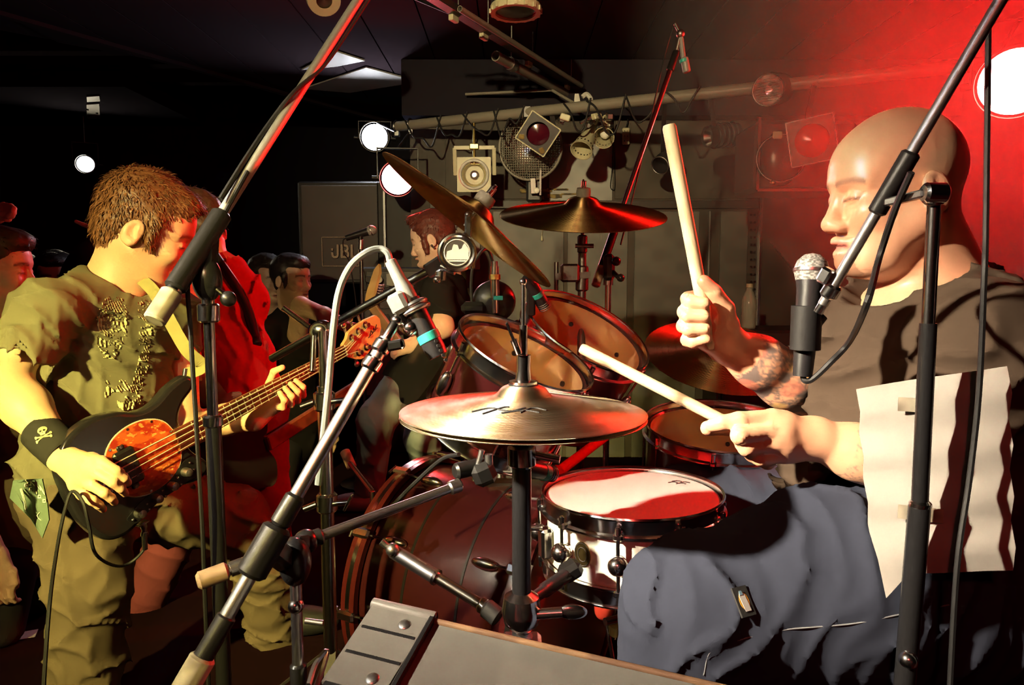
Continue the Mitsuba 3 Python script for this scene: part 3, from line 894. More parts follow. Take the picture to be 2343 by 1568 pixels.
for k in range(10):
    a = math.radians(36 * k - 107)
    d = sB @ V(math.cos(a), math.sin(a), 0)
    q = sc_ + d * (RS + .013)
    lug = part(key, 'lug', [ball(q - sn * .074 + d * .006, .0185, n=3), rod(sc_ + d * (RS - .002) - sn * .074, q - sn * .074, .013, n=16)], 'chrome', True)
    part(lug, 'tension_rod', rod(q - sn * .146 + d * .003, q - sn * .004 + d * .003, .0034, n=10), 'chrome')
    part(lug, 'ear', [box((.018, .014, .013), q - sn * .023, sB @ rotz(math.degrees(a) - 90), .003), rod(q - sn * .02 + d * .003, q - sn * .006 + d * .003, .0052, n=8)], 'chrome')
    part(lug, 'ear', box((.018, .014, .013), q - sn * .128, sB @ rotz(math.degrees(a) - 90), .003), 'chrome')
a = math.radians(-131)
d = sB @ V(math.cos(a), math.sin(a), 0)
Bd = np.stack([np.cross(sn, d), sn, d], 1)
bd = part(key, 'badge', slab(oval(.018, .024), .002, sc_ + d * RS - sn * .072, Bd), 'gold', False, 'oval brass badge')
part(bd, 'ring', [tube(np.array([(x, y, .0022) for x, y in oval(s * .018, s * .024, 30)] + [(s * .018, 0, .0022)]) @ Bd.T + sc_ + d * RS - sn * .072, .0011, 6, False) for s in (.55, .9)], 'trim_dark', True)
a = math.radians(-165)
d = sB @ V(math.cos(a), math.sin(a), 0)
part(key, 'strainer', [box((.03, .025, .06), sc_ + d * (RS + .012) - sn * .08, sB @ rotz(-75), .005), rod(sc_ + d * (RS + .02) - sn * .05, sc_ + d * (RS + .055) - sn * .045, .005)], 'chrome')
part(key, 'printed_logo', [tube(spline([(x, y, .0016), (x + .012, y + .004, .0016), (x + .02, y - .003, .0016)], 4) @ sB.T + sc_, .0012, 5) for x, y in ((.09, .07), (.1, .078), (.115, .068), (.105, .06))], 'ink')
key = thing('snare_stand', 'chrome snare stand with basket arms under the white snare', 'drum stand')
sb = sc_ - sn * .17
for a in (-90, 30, 150):
    d = sB @ V(math.cos(math.radians(a)), math.sin(math.radians(a)), 0)
    part(key, 'basket_arm', [bar(sb - sn * .06, sb + d * .17 - sn * .003, .02, .008, sn, .002), bar(sb + d * .17 - sn * .003, sb + d * (RS + .016) + sn * .03, .018, .006, d, .002)], 'chrome')
    part(key, 'rubber_grip', box((.026, .03, .022), sb + d * (RS + .012) + sn * .02, sB @ rotz(a), .004), 'black_rubber')
part(key, 'tube', rod(sb - sn * .06, V(sb[0], sb[1], .12), .013), 'dull_chrome')
for a in (-60, 60, 180):
    d = V(math.cos(math.radians(a)), math.sin(math.radians(a)), 0)
    part(key, 'leg', bar(V(sb[0], sb[1], .26), V(sb[0], sb[1], .012) + d * .28, .022, .005), 'dull_chrome')
part(key, 'tilter', [box((.04, .05, .05), sb - sn * .085, bevel=.01), rod(sb - sn * .085, sb - sn * .085 + V(-.06, -.03, 0), .008)], 'chrome')


# ---- toms
def tom(lab, px, py, y, ux, uy, ratio, R, depth, lugs, bolts, mount=None):
    c, n = pose(px, py, y, ux, uy, ratio)
    B = basis(n, V(1, 0, 0))
    key = thing('tom_drum', lab, 'drum')
    part(key, 'shell', lathe([(R, -.012), (R, -depth + .012), (R - .007, -depth + .012), (R - .007, -.016), (R - .001, -.01), (R, -.012)], c, n, 72), 'drum_lacquer', 30)
    part(key, 'inner_shell', lathe([(R - .0085, -.013), (R - .0085, -depth + .012)], c, n, 64), 'maple', True, 'bare maple inside of the shell')
    part(key, 'bottom_head', lathe([(R + .002, -depth + .02), (R, -depth), (1e-4, -depth)], c, n, 48), 'head_film', 50)
    v, f = lathe([(R + .001, 0.0), (1e-4, 0.0005)], c, n, 64)
    part(key, 'clear_head', (v, f), 'glass', False, 'clear plastic head')
    hoop = [(R + .004, .008), (R + .008, .01), (R + .0095, .006), (R + .0065, 0), (R + .0065, -.022), (R + .0125, -.026), (R + .0125, -.029), (R + .0035, -.029), (R + .0025, .003), (R + .004, .008)]
    part(key, 'hoop', lathe(hoop, c, n, 80), 'chrome', 40)
    part(key, 'hoop', lathe([(r, -depth - z) for r, z in hoop], c, n, 80), 'chrome', 40)
    for k in range(lugs):
        a = 2 * math.pi * (k + .5) / lugs
        d = B @ V(math.cos(a), math.sin(a), 0)
        q = c + d * (R + .01)
        Bl = B @ rotz(math.degrees(a) - 90)
        lg = part(key, 'lug', [put(ball((0, 0, 0), 1, n=2), q - n * depth * .5 + d * .004, Bl @ np.diag((.012, .014, .03)))], 'chrome', True)
        part(lg, 'tension_rod', rod(q - n * (depth * .95), q - n * .002, .003, n=8), 'chrome')
        part(lg, 'ear', [box((.016, .014, .012), q - n * .026, Bl, .003), rod(q - n * .024, q - n * .002, .005, n=8)], 'chrome')
        for s in (.3, .7) if bolts else ():
            w = c + d * (R - .009) - n * depth * s
            part(key, 'bolt', rod(w, w - d * .004, .0065, n=10), 'black_metal')
    return key, c, n, B


tom('small clear-headed tom tilted toward the drummer above the bass drum', 1203, 809, 1.50, .43, .9, .33, .150, .2, 6, True)
tom('larger clear-headed tom with maple inside behind the small tom', 1344, 758, 1.77, .48, .87, .40, .163, .23, 6, True)
fk, fc, fn, fB = tom('floor tom with a clear amber head beyond the snare', 1655, 976, 1.84, .04, 1, .33, .2, .4, 8, True)
for a in (200, 320, 80):
    d = V(math.cos(math.radians(a)), math.sin(math.radians(a)), 0)
    q = fc + d * .235
    part(fk, 'leg', [rod(V(q[0], q[1], .01), V(q[0], q[1], fc[2] - .1), .0065), box((.03, .03, .06), V(q[0], q[1], fc[2] - .2) - d * .015, rotz(a), .006)], 'chrome')

# ---- bass drum
bx, RB, DB = unit(V(-.87, .5, .0)), .285, .45
bc = V(.145, 1.63, .30)
bB = basis(bx, V(0, 0, 1))
key = thing('bass_drum', 'dark red lacquered bass drum lying under the toms', 'drum')
part(key, 'shell', lathe([(RB - .01, .01), (RB, .012), (RB, DB - .012), (RB - .01, DB - .01)], bc, bx, 80), 'drum_lacquer', 30)
part(key, 'batter_head', lathe([(1e-4, -.002), (RB - .008, -.002), (RB + .004, .004), (RB + .004, .015)], bc, bx, 64), 'head_film', 40)
part(key, 'front_head', lathe([(RB + .004, DB - .015), (RB + .004, DB - .004), (RB - .008, DB + .002), (1e-4, DB + .002)], bc, bx, 64), 'head_black', 40)
for t, lab in ((-.012, 'batter hoop'), (DB - .028, 'front hoop')):
    hp = part(key, 'hoop', lathe([(RB + .006, t), (RB + .021, t), (RB + .021, t + .04), (RB + .006, t + .04), (RB + .006, t)], bc, bx, 80), 'hoop_lacquer', 30, lab)
    part(hp, 'inlay', lathe([(RB + .0212, t + .014), (RB + .0218, t + .014), (RB + .0218, t + .026), (RB + .0212, t + .026)], bc, bx, 80), 'chrome', 30)
for t in (.15, .30):
    part(key, 'band', lathe([(RB, t - .004), (RB + .0015, t - .003), (RB + .0015, t + .003), (RB, t + .004)], bc, bx, 72), 'black_metal')
for k in range(10):
    a = math.radians(36 * k + 18)
    d = bB @ V(math.cos(a), math.sin(a), 0)
    Bl = np.stack([np.cross(d, bx), d, bx], 1)
    for t in (.1, DB - .1):
        q = bc + bx * t + d * (RB + .008)
        lg = part(key, 'lug', put(ball((0, 0, 0), 1, n=2), q, Bl @ np.diag((.013, .016, .034))), 'chrome', True)
        e = -1 if t < .2 else 1
        o = bc + bx * (0.01 if e < 0 else DB - .01) + d * (RB + .026)
        part(lg, 'tension_rod', rod(q, o + bx * e * .03, .0038, n=8), 'chrome')
        part(lg, 'claw', [box((.024, .014, .05), o + d * .001, Bl, .005)], 'chrome')
        part(lg, 'key_handle', rod(o + bx * e * .03 - np.cross(d, bx) * .016, o + bx * e * .03 + np.cross(d, bx) * .016, .004), 'chrome')
d = bB @ V(math.cos(.1), math.sin(.1), 0)
mt = bc + bx * .2 + V(0, 0, RB)
part(key, 'tom_mount', [box((.08, .1, .03), mt, bevel=.01), rod(mt, mt + V(0, 0, .16), .014), rod(mt + V(0, 0, .14), mt + V(-.02, -.1, .2), .009), rod(mt + V(0, 0, .14), mt + V(.05, .12, .2), .009)], 'chrome')
for s in (-1, 1):
    q = bc + bx * (DB - .08) + V(0, 0, -.05) + np.cross(bx, V(0, 0, 1)) * s * RB * .98
    part(key, 'spur', [rod(q, V(q[0], q[1], .012) + np.cross(bx, V(0, 0, 1)) * s * .12 + bx * .08, .009), box((.05, .04, .06), q, bevel=.01)], 'chrome')
# pedal and beater
key = thing('bass_pedal', 'chrome bass drum pedal with a red felt beater under the snare', 'pedal')
pq = P(1405, 1398, 1.52)
ba = bc - bx * .06
part(key, 'beater', put(ball((0, 0, 0), 1, n=3), P(1382, 1392, 1.5), basis(bx) @ np.diag((.026, .026, .022))), 'beater_felt', True)
part(key, 'shaft', rod(P(1382, 1392, 1.5), V(pq[0] + .02, pq[1], .11), .005), 'chrome')
part(key, 'weight', rod(P(1410, 1432, 1.5), P(1410, 1452, 1.5), .016), 'gold')
part(key, 'axle', [rod(V(pq[0] + .02, pq[1] - .06, .11), V(pq[0] + .02, pq[1] + .06, .11), .009), rod(V(pq[0] + .02, pq[1] - .06, .0), V(pq[0] + .02, pq[1] - .06, .12), .008), rod(V(pq[0] + .02, pq[1] + .06, .0), V(pq[0] + .02, pq[1] + .06, .12), .008)], 'dull_chrome')
part(key, 'footboard', box((.3, .09, .012), V(pq[0] + .2, pq[1] - .02, .07), basis(V(-.25, 0, 1), V(1, 0, .25)), .004), 'dull_chrome')


# ---- cymbals over the kit
c, n = pose(1333, 492, 1.95, .03, 1, .185)
cymbal('brown crash cymbal seen nearly level at the back before the grey panels', c, n, .229, .05, 'bronze')
back_c, back_n = c, n
c, n = pose(1070, 508, 1.37, .62, .785, -.10)
cymbal('crash cymbal tipped steeply edge-on above the small tom', c, n, .203, .042, 'bronze')
crash_c, crash_n = c, n
c, n = pose(1648, 812, 2.2, .17, 1, .46)
cymbal('large dark red-lit ride cymbal behind the raised tattooed arm', c, n, .238, .045, 'bronze',
       [[(.05 + .018 * k, .11 - .004 * k), (.058 + .018 * k, .135 - .004 * k), (.062 + .018 * k, .112 - .004 * k)] for k in range(5)])
ride_c, ride_n = c, n


def knuckle(key, name, q, ax, r=.016, L=.03, m='chrome'):
    part(key, name, [rod(q - unit(ax) * L, q + unit(ax) * L, r, n=16, bevel=.003)], m)


def tripod(key, foot, h, spread=.3, m='dull_chrome', a0=10):
    for k in range(3):
        a = math.radians(a0 + 120 * k)
        d = V(math.cos(a), math.sin(a), 0)
        part(key, 'leg', [bar(foot + V(0, 0, h), foot + d * spread + V(0, 0, .015), .022, .006)], m)
        part(key, 'rubber_foot', rod(foot + d * (spread - .01), foot + d * (spread + .005) + V(0, 0, .025), .013), 'black_rubber')


# left crash stand with a boom arm and a round tilter
key = thing('cymbal_stand', 'chrome boom stand with a round emblem tilter holding the tipped crash', 'cymbal stand')
q0 = P(738, 757, 1.44)
foot = V(q0[0], q0[1], 0)
part(key, 'upper_tube', rod(V(q0[0], q0[1], .86), q0, .0095, n=18), 'chrome')
part(key, 'lower_tube', rod(V(q0[0], q0[1], .12), V(q0[0], q0[1], .87), .0145, n=20), 'chrome')
for py in (918, 1150):
    q = V(q0[0], q0[1], P(745, py, 1.44)[2])
    part(key, 'collar', [rod(q - V(0, 0, .02), q + V(0, 0, .02), .022, n=20, bevel=.004), rod(q + V(.015, -.01, 0), q + V(.05, -.015, .005), .006), bar(q + V(.04, -.012, -.012), q + V(.056, -.014, .02), .005, .018, V(0, 1, 0), .001), rod(q + V(-.02, -.01, 0), q + V(-.045, -.015, -.01), .007)], 'chrome')
tripod(key, foot, .3, .33, a0=40)
b0, b1 = P(620, 822, 1.50), P(1012, 603, 1.385)
part(key, 'boom_arm', rod(b0, b1, .0088, n=18, bevel=.002), 'chrome')
cl = P(735, 757, 1.465)
part(key, 'boom_clamp', [put(ball((0, 0, 0), 1, n=3), cl, basis(b1 - b0) @ np.diag((.024, .022, .026))), rod(cl + V(0, -.02, 0), cl + V(0, .03, 0), .02, n=20, bevel=.003), rod(cl + V(-.02, -.02, .01), cl + V(-.07, -.03, .05), .0055), rod(cl + V(-.01, -.02, -.01), P(715, 850, 1.42), .006)], 'chrome', 40)
tl = P(1046, 578, 1.36)
tax = unit(CAM - tl)
tB = basis(tax, V(1, 0, 0))
part(key, 'tilter_disc', [rod(tl - tax * .018, tl + tax * .008, .036, n=36, bevel=.004), torus(tl + tax * .008, tax, .033, .005, 36, 8), bar(b1 + (b0 - b1) * .08, tl, .03, .02, tax, .004)], 'chrome')
part(key, 'emblem_field', rod(tl + tax * .008, tl + tax * .0095, .027, n=32), 'trim_dark')
em = sg.Polygon([(-.02, -.012), (.02, -.012), (.021, .006), (.014, .016), (.009, .006), (.003, .004), (.0, .013), (-.006, .014), (-.009, .004), (-.018, .001)]).buffer(.0015)
part(key, 'emblem', [slab(em, .0012, tl + tax * .0095, tB), slab(sg.box(-.017, -.0175, .017, -.0145), .0012, tl + tax * .0095, tB)], 'plate_white', False)
part(key, 'emblem_ring', torus(tl + tax * .0098, tax, .0245, .0012, 36, 6), 'plate_white', True)
e1 = P(1072, 492, 1.37)
part(key, 'tilter_arm', [bar(tl + (e1 - tl) * .28, P(1071, 540, 1.37), .02, .018, tax, .003), bar(P(1071, 545, 1.37), e1, .014, .014, tax, .003), ball(e1, .0075), rod(crash_c - crash_n * .01, crash_c + crash_n * .09, .004)], 'chrome')
part(key, 'memory_lock', [rod(P(1010, 610, 1.37), P(1042, 622, 1.36), .007), rod(P(1075, 590, 1.36), P(1078, 615, 1.36), .008), rod(P(1008, 622, 1.37), P(1008, 642, 1.37), .011), ball(P(1000, 640, 1.36), .008)], 'chrome')

# back crash stand, with a twin clamp
key = thing('cymbal_stand', 'dark chrome cymbal stand with side clamp under the level back crash', 'cymbal stand')
q1 = back_c - V(0, 0, .005)
f1 = V(q1[0], q1[1], 0)
part(key, 'tilter', [rod(f1 + V(0, 0, q1[2] - .06), f1 + V(0, 0, q1[2] + .07), .005), rod(f1 + V(0, 0, q1[2] - .1), f1 + V(0, 0, q1[2] - .05), .014, bevel=.004), rod(f1 + V(-.02, -.01, q1[2] - .08), f1 + V(.03, -.01, q1[2] - .08), .006), lathe([(.008, -.03), (.022, -.025), (.022, -.018), (.006, -.012)], q1, (0, 0, 1), 20)], 'grey_metal')
part(key, 'tube', rod(f1 + V(0, 0, .1), f1 + V(0, 0, q1[2] - .1), .0115, n=18), 'grey_metal')
zc = P(1333, 625, 1.95)[2]
part(key, 'clamp', [rod(f1 + V(0, 0, zc - .05), f1 + V(0, 0, zc + .02), .018, bevel=.004), bar(f1 + V(-.075, -.01, zc - .01), f1 + V(.02, -.01, zc - .005), .02, .018), box((.05, .05, .05), f1 + V(-.035, -.01, zc), bevel=.006), rod(f1 + V(-.072, -.01, zc - .1), f1 + V(-.072, -.01, zc + .03), .006)], 'grey_metal')
tripod(key, f1, .3, .3, 'grey_metal')
key = thing('cymbal_stand', 'dark stand hidden behind the floor tom under the red-lit ride', 'cymbal stand')
f2 = V(ride_c[0], ride_c[1], 0)
part(key, 'tube', rod(f2 + V(0, 0, .1), f2 + V(0, 0, ride_c[2] - .05), .012), 'grey_metal')
part(key, 'tilter', rod(ride_c - ride_n * .06, ride_c + ride_n * .06, .006), 'grey_metal')
tripod(key, f2, .3, .25, 'grey_metal')
# ================================================================== microphones, stands, cables
mat('mic_grille', speck((0.5, 0.49, 0.46), (0.16, 0.16, 0.15), 420), 0.35)
mat('mic_black', (0.014, 0.014, 0.016), 0.36)
mat('mic_grey', (0.2, 0.21, 0.2), 0.45, 0.4)


def vocal_mic(lab, head, tail, r=.025):
    key = thing('microphone', lab, 'microphone')
    ax = unit(tail - head); L = np.linalg.norm(tail - head)
    part(key, 'grille', lathe([(1e-4, -r * .95), (r * .5, -r * .82), (r * .86, -r * .45), (r, 0), (r * .97, r * .35), (r * .86, r * .75)], head, ax, 36), 'mic_grille', True, 'silver mesh ball')
    part(key, 'band', lathe([(r * .9, -r * .02), (r * 1.04, r * .02), (r * 1.04, r * .2), (r * .95, r * .26)], head, ax, 36), 'dull_chrome')
    part(key, 'body', lathe([(r * .8, r * .6), (r * .84, r * .8), (r * .76, r * 1.3), (r * .6, L - .02), (r * .55, L), (1e-4, L)], head, ax, 30), 'mic_black')
    return key, ax


def drum_mic(lab, a, b, r=.011, teal=.75, cable_pts=None):
    """A pencil microphone from its plug a to its nose b, with a band of teal tape."""
    key = thing('microphone', lab, 'microphone')
    L = np.linalg.norm(b - a); ax = unit(b - a)
    part(key, 'body', lathe([(1e-4, 0), (r * .75, 0), (r * .8, L * .2), (r, L * .25), (r, L * .8), (r * .92, L * .98), (1e-4, L)], a, ax, 24), 'mic_black')
    part(key, 'tape_band', lathe([(r * 1.01, L * teal), (r * 1.07, L * teal + .001), (r * 1.07, L * teal + .012), (r * 1.01, L * teal + .013)], a, ax, 24), 'teal_tape')
    for k in range(4):
        part(key, 'vent', torus(a + ax * (L * .86 + k * .005), ax, r * .98, .0012, 20, 6), 'dull_chrome')
    return key


# --- tall stand at the left whose boom crosses the bassist
key = thing('mic_stand', 'boom stand crossing in front of the bassist with a pale taped counterweight end', 'microphone stand')
A0, A1 = P(838, -30, 1.5), P(352, 735, 1.03)
cl = P(474, 640, 1.115)
at = lambda t: A0 + (A1 - A0) * t
part(key, 'boom', rod(at(0), at(.83), .0092, n=20), 'brushed_steel')
part(key, 'boom_sleeve', rod(at(.745), at(.93), .0165, n=22, bevel=.004), 'black_plastic')
part(key, 'boom_end', rod(at(.9), at(.95), .0125, n=18), 'chrome')
part(key, 'counterweight', rod(at(.935), at(1.0), .0165, n=22, bevel=.003), 'white_tape', 35, 'pale taped end')
near = at(.80)
part(key, 'clutch', [put(ball((0, 0, 0), 1, n=3), cl, np.diag((.023, .021, .036))), bar(cl + V(0, 0, .01), near, .026, .03, V(0, 0, 1), .006)], 'black_metal', 40)
part(key, 'clutch_lever', [rod(cl + V(.02, -.01, -.016), cl + V(.032, -.014, -.024), .005), ], 'chrome')
part(key, 'clutch_knob', ball(cl + V(.038, -.014, -.03), .0125), 'black_plastic', True)
fx = V(cl[0], cl[1], 0)
zj = P(474, 712, 1.115)[2]
part(key, 'nut', [rod(V(cl[0], cl[1], zj - .018), V(cl[0], cl[1], zj + .012), .017, n=18, bevel=.003), rod(V(cl[0], cl[1], zj), V(cl[0], cl[1], cl[2] - .03), .01)], 'chrome')
part(key, 'upper_tube', rod(V(cl[0], cl[1], .72), V(cl[0], cl[1], zj), .0085, n=20), 'chrome')
part(key, 'lower_tube', rod(V(cl[0], cl[1], .04), V(cl[0], cl[1], .86), .0125, n=22, bevel=.003), 'black_metal')
part(key, 'collar', rod(V(cl[0], cl[1], .855), V(cl[0], cl[1], .875), .0155, n=18, bevel=.003), 'chrome')
tripod(key, fx, .16, .3, 'black_metal', 75)
solo('mic_cable', 'black cable hanging down beside the left boom stand', 'cable', cable([at(.62) + V(0, -.02, -.01), at(.74) + V(0.0, -.02, -.02), P(434, 620, 1.09), P(436, 760, 1.08), P(448, 960, 1.08), P(462, 1190, 1.08), P(470, 1400, 1.09), P(480, 1640, 1.1)], .0036), 'black_rubber')
solo('mic_cable', 'dark cable wound along the upper half of the left boom', 'cable', cable([A0 + V(.006, 0, -.022), at(.25) + V(.004, -.005, -.02), at(.4) + V(0, -.02, .0), at(.5) + V(-.012, 0, .008), at(.6) + V(-.012, -.01, .004), at(.72) + V(-.005, -.02, .005)], .0042), 'black_rubber')

# --- foreground stand with the long slanting boom
key = thing('mic_stand', 'nearest boom stand slanting from the bottom edge up to the hi-hat microphone', 'microphone stand')
C0, C1 = P(405, 1608, .80), P(915, 722, .98)
at = lambda t: C0 + (C1 - C0) * t
part(key, 'counterweight', rod(at(0), at(.105), .0165, n=22, bevel=.003), 'white_tape', 35, 'taped counterweight end')
part(key, 'boom_end', rod(at(.09), at(.2), .0125, n=18, bevel=.002), 'black_plastic')
part(key, 'boom', rod(at(.15), at(.93), .0095, n=20), 'dull_chrome')
part(key, 'boom_sleeve', rod(at(.295), at(.42), .0195, n=24, bevel=.005), 'black_plastic')
part(key, 'boom_sleeve', rod(at(.42), at(.50), .0135, n=22, bevel=.004), 'black_plastic')
part(key, 'joint', rod(at(.84), at(.875), .0135, n=18, bevel=.003), 'chrome')
part(key, 'joint', rod(at(.89), at(.925), .013, n=18, bevel=.003), 'chrome')
part(key, 'joint_screw', [bar(at(.905), at(.905) + V(.032, -.004, .006), .014, .014, V(0, 1, 0), .003)], 'chrome')
part(key, 'tip', [rod(at(.925), at(.975), .0075), ball(at(.985), .009)], 'chrome', True)
sp = P(676, 1318, .93)
part(key, 'clutch', [put(ball((0, 0, 0), 1, n=3), sp + V(0, 0, .02), np.diag((.022, .022, .034))), bar(sp + V(-.01, 0, .02), at(.37), .028, .03, V(0, 0, 1), .006)], 'black_metal', 40)
part(key, 'clutch_lever', [rod(sp + V(.015, -.01, -.06), sp + V(.04, -.012, -.062), .004)], 'dull_chrome')
part(key, 'upper_tube', rod(V(sp[0], sp[1], .4), sp, .008, n=18), 'dull_chrome')
part(key, 'collar', ball(V(sp[0], sp[1] - .002, P(672, 1385, .93)[2]), .011), 'chrome', True)
part(key, 'lower_tube', rod(V(sp[0], sp[1], .03), V(sp[0], sp[1], .56), .0115, n=20, bevel=.003), 'black_metal')
tripod(key, V(sp[0], sp[1], 0), .16, .28, 'black_metal', 95)
key = thing('mic_boom', 'greenish boom arm from the nearest stand toward the snare microphone', 'microphone boom')
D0, D1 = P(450, 1332, .90), P(1062, 1106, 1.12)
at = lambda t: D0 + (D1 - D0) * t
part(key, 'tube', rod(at(.08), at(.97), .0078, n=18), 'dull_chrome')
part(key, 'counterweight', rod(at(0), at(.1), .0125, n=20, bevel=.004), 'cork_tape', 35, 'cork-coloured taped end')
part(key, 'collar', rod(at(.105), at(.17), .0105, n=18), 'dull_chrome')
part(key, 'collar', rod(at(.93), at(.985), .0115, n=18, bevel=.003), 'dull_chrome')
part(key, 'sleeve', rod(at(.3), at(.42), .0125, n=20, bevel=.003), 'black_plastic')
part(key, 'clamp', [ball(at(.36), .018), bar(at(.36), sp + V(0, 0, .045), .02, .02, V(0, 1, 0), .003)], 'black_metal')

# hi-hat microphone
mh = P(930, 693, .99)
ma, mb = P(893, 598, 1.0), P(1003, 815, .985)
key = thing('microphone', 'slim black overhead microphone with a teal tape band above the tipped boom', 'microphone')
ax = unit(mb - ma); L = np.linalg.norm(mb - ma)
part(key, 'plug', lathe([(1e-4, -.004), (.0085, 0), (.0095, .03), (.0125, .045), (.0125, .07), (1e-4, .072)], ma, ax, 22), 'mic_grey', 35, 'grey cable plug')
part(key, 'body', lathe([(1e-4, .06), (.0145, .062), (.0155, .08), (.0155, L - .012), (.014, L), (1e-4, L)], ma, ax, 28), 'mic_black')
part(key, 'tape_band', lathe([(.0156, L * .76), (.0166, L * .765), (.0166, L * .84), (.0156, L * .845)], ma, ax, 28), 'teal_tape', 35, 'teal tape band')
B = basis(ax, CAM - ma)
for k in range(5):
    part(key, 'vent', rod(ma + ax * (L * .87 + k * .0075) + B @ V(.0135, -.006, 0), ma + ax * (L * .87 + k * .0075) + B @ V(.0158, -.0072, 0), .0028, n=8), 'dull_chrome')
part(key, 'clip', [box((.03, .026, .03), mh + V(-.008, -.006, 0), basis(ax), .005)], 'mic_grey')
part(key, 'shock_ring', [torus(ma + ax * (L * .52), ax, .02, .004, 24, 8), torus(ma + ax * (L * .47), ax, .019, .004, 24, 8)], 'dull_chrome', True)
part(key, 'swivel', [rod(P(938, 748, .985), P(915, 722, .98), .009), ball(P(940, 750, .985), .013), rod(P(928, 735, .985), P(950, 760, .985), .011)], 'chrome')
solo('mic_cable', 'thick grey cable arching from the overhead microphone plug down the long boom', 'cable', cable([ma + V(0, 0, -.002), P(886, 578, 1.0), P(866, 570, 1.0), P(835, 580, .99), P(800, 612, .985), P(775, 670, .98), P(762, 760, .97), P(752, 880, .96), P(742, 980, .95), P(735, 1050, .945), P(728, 1110, .94)], .0052, 9), 'cable_grey')

# snare and tom microphones
m = drum_mic('black snare microphone lying against the snare rim with teal tape', P(1180, 1068, 1.14), P(1262, 1084, 1.2), .014, .72)
solo('microphone', 'microphone body with red light painted in, slanting from the snare toward the floor tom', 'microphone', [rod(P(1275, 1082, 1.6), P(1400, 988, 1.84), .0125, n=18, bevel=.003), rod(P(1266, 1090, 1.585), P(1280, 1078, 1.6), .017, n=16)], 'beater_felt')  # red stage light is painted into the body colour
m = drum_mic('black microphone under the snare with teal tape near its clip', P(1222, 1368, 1.1), P(1312, 1305, 1.2), .0125, .8)
part(m, 'clip', box((.035, .03, .04), P(1305, 1306, 1.19), basis(V(1, .3, .5)), .008), 'black_plastic')
m = drum_mic('black tom microphone with teal tape clipped at the larger tom', P(1205, 632, 1.62), P(1246, 702, 1.66), .0155, .5)
part(m, 'clip', bar(P(1215, 655, 1.64), P(1215, 720, 1.66), .02, .03, V(0, 1, 0), .004), 'black_plastic')
key = thing('tom_holder', 'chrome post with a black domed clamp between the toms', 'drum hardware')
q = P(1134, 716, 1.62)
part(key, 'post', [rod(q, P(1131, 598, 1.62), .008), rod(P(1133, 680, 1.615), P(1131, 610, 1.615), .0105)], 'chrome')
part(key, 'clamp', [put(ball((0, 0, 0), 1, n=3), P(1130, 690, 1.66), np.diag((.052, .04, .05))), box((.06, .05, .03), P(1085, 705, 1.64), bevel=.01)], 'black_plastic')
part(key, 'tape', box((.022, .004, .01), P(1140, 682, 1.602), bevel=.001), 'teal_tape')
part(key, 'nut', rod(P(1132, 640, 1.61), P(1132, 628, 1.61), .013, n=8), 'gold')
solo('mic_cable', 'thin black cable looping up behind the small tom', 'cable', cable([P(1082, 716, 1.64), P(1078, 660, 1.63), P(1082, 610, 1.62), P(1100, 578, 1.62), P(1116, 572, 1.64), P(1128, 600, 1.66)], .0035), 'black_rubber')
key = thing('mic_clip', 'black microphone clip and plug bunched under the hi-hat', 'microphone clip')
part(key, 'body', [rod(P(1040, 1080, 1.13), P(1108, 1064, 1.16), .014, n=18, bevel=.004), box((.05, .04, .04), P(1105, 1080, 1.15), basis(V(1, .2, .4)), .01)], 'black_plastic')
part(key, 'bracket', [rod(P(1085, 1100, 1.14), P(1103, 1030, 1.14), .005), rod(P(1120, 1090, 1.14), P(1118, 1040, 1.14), .007)], 'dull_chrome')
solo('mic_cable', 'dark cable drooping from the clip under the hi-hat down the bass drum', 'cable', cable([P(1050, 1040, 1.2), P(1010, 1052, 1.25), P(950, 1105, 1.28), P(895, 1160, 1.3), P(868, 1180, 1.3)], .004), 'black_rubber')
key = thing('stand_leg', 'chrome telescopic leg slanting down below the bass drum', 'stand leg')
a, b = P(900, 1262, 1.2), P(1108, 1388, 1.12)
part(key, 'tube', rod(a + (b - a) * .45, b, .0095, n=18), 'chrome')
part(key, 'outer_tube', rod(a, a + (b - a) * .5, .0125, n=18), 'dull_chrome')
part(key, 'collar', [rod(a + (b - a) * .95, a + (b - a) * 1.02, .0135, bevel=.003), rod(a + (b - a) * .47, a + (b - a) * .5, .0145)], 'chrome')
part(key, 'rubber_foot', rod(b, b + unit(b - a) * .03 + V(0, 0, -.005), .016, bevel=.004), 'black_rubber')
part(key, 'knob', [ball(P(898, 1258, 1.19), .012), rod(P(872, 1240, 1.2), P(900, 1262, 1.2), .006)], 'dull_chrome')

# --- the drummer's vocal stand at the right
key = thing('mic_stand', 'dark boom stand at the right with its boom passing before the bald drummer', 'microphone stand')
S1, S0 = P(2138, 452, .83), P(2078, 1610, .83)
part(key, 'upper_tube', rod(S1, P(2118, 860, .83), .0075, n=18), 'chrome')
part(key, 'middle_tube', rod(P(2124, 740, .83), P(2104, 1160, .83), .0095, n=18), 'black_metal')
part(key, 'collar', rod(P(2106, 1145, .83), P(2105, 1165, .83), .0125, n=18, bevel=.003), 'chrome', 40)
part(key, 'screw', ball(P(2078, 1510, .818), .011), 'chrome', True)
part(key, 'lower_tube', rod(P(2104, 1160, .83), V(S0[0] - .02, .83, .03), .0125, n=20), 'black_metal')
tripod(key, V(S0[0] - .02, .83, 0), .16, .28, 'black_metal', 100)
E0, E1 = P(2325, -60, .80), P(1872, 715, .955)
at = lambda t: E0 + (E1 - E0) * t
part(key, 'boom', rod(at(0), at(.97), .0070, n=18), 'satin_steel')
part(key, 'boom_sleeve', rod(at(.47), at(.66), .0115, n=18, bevel=.003), 'black_plastic')
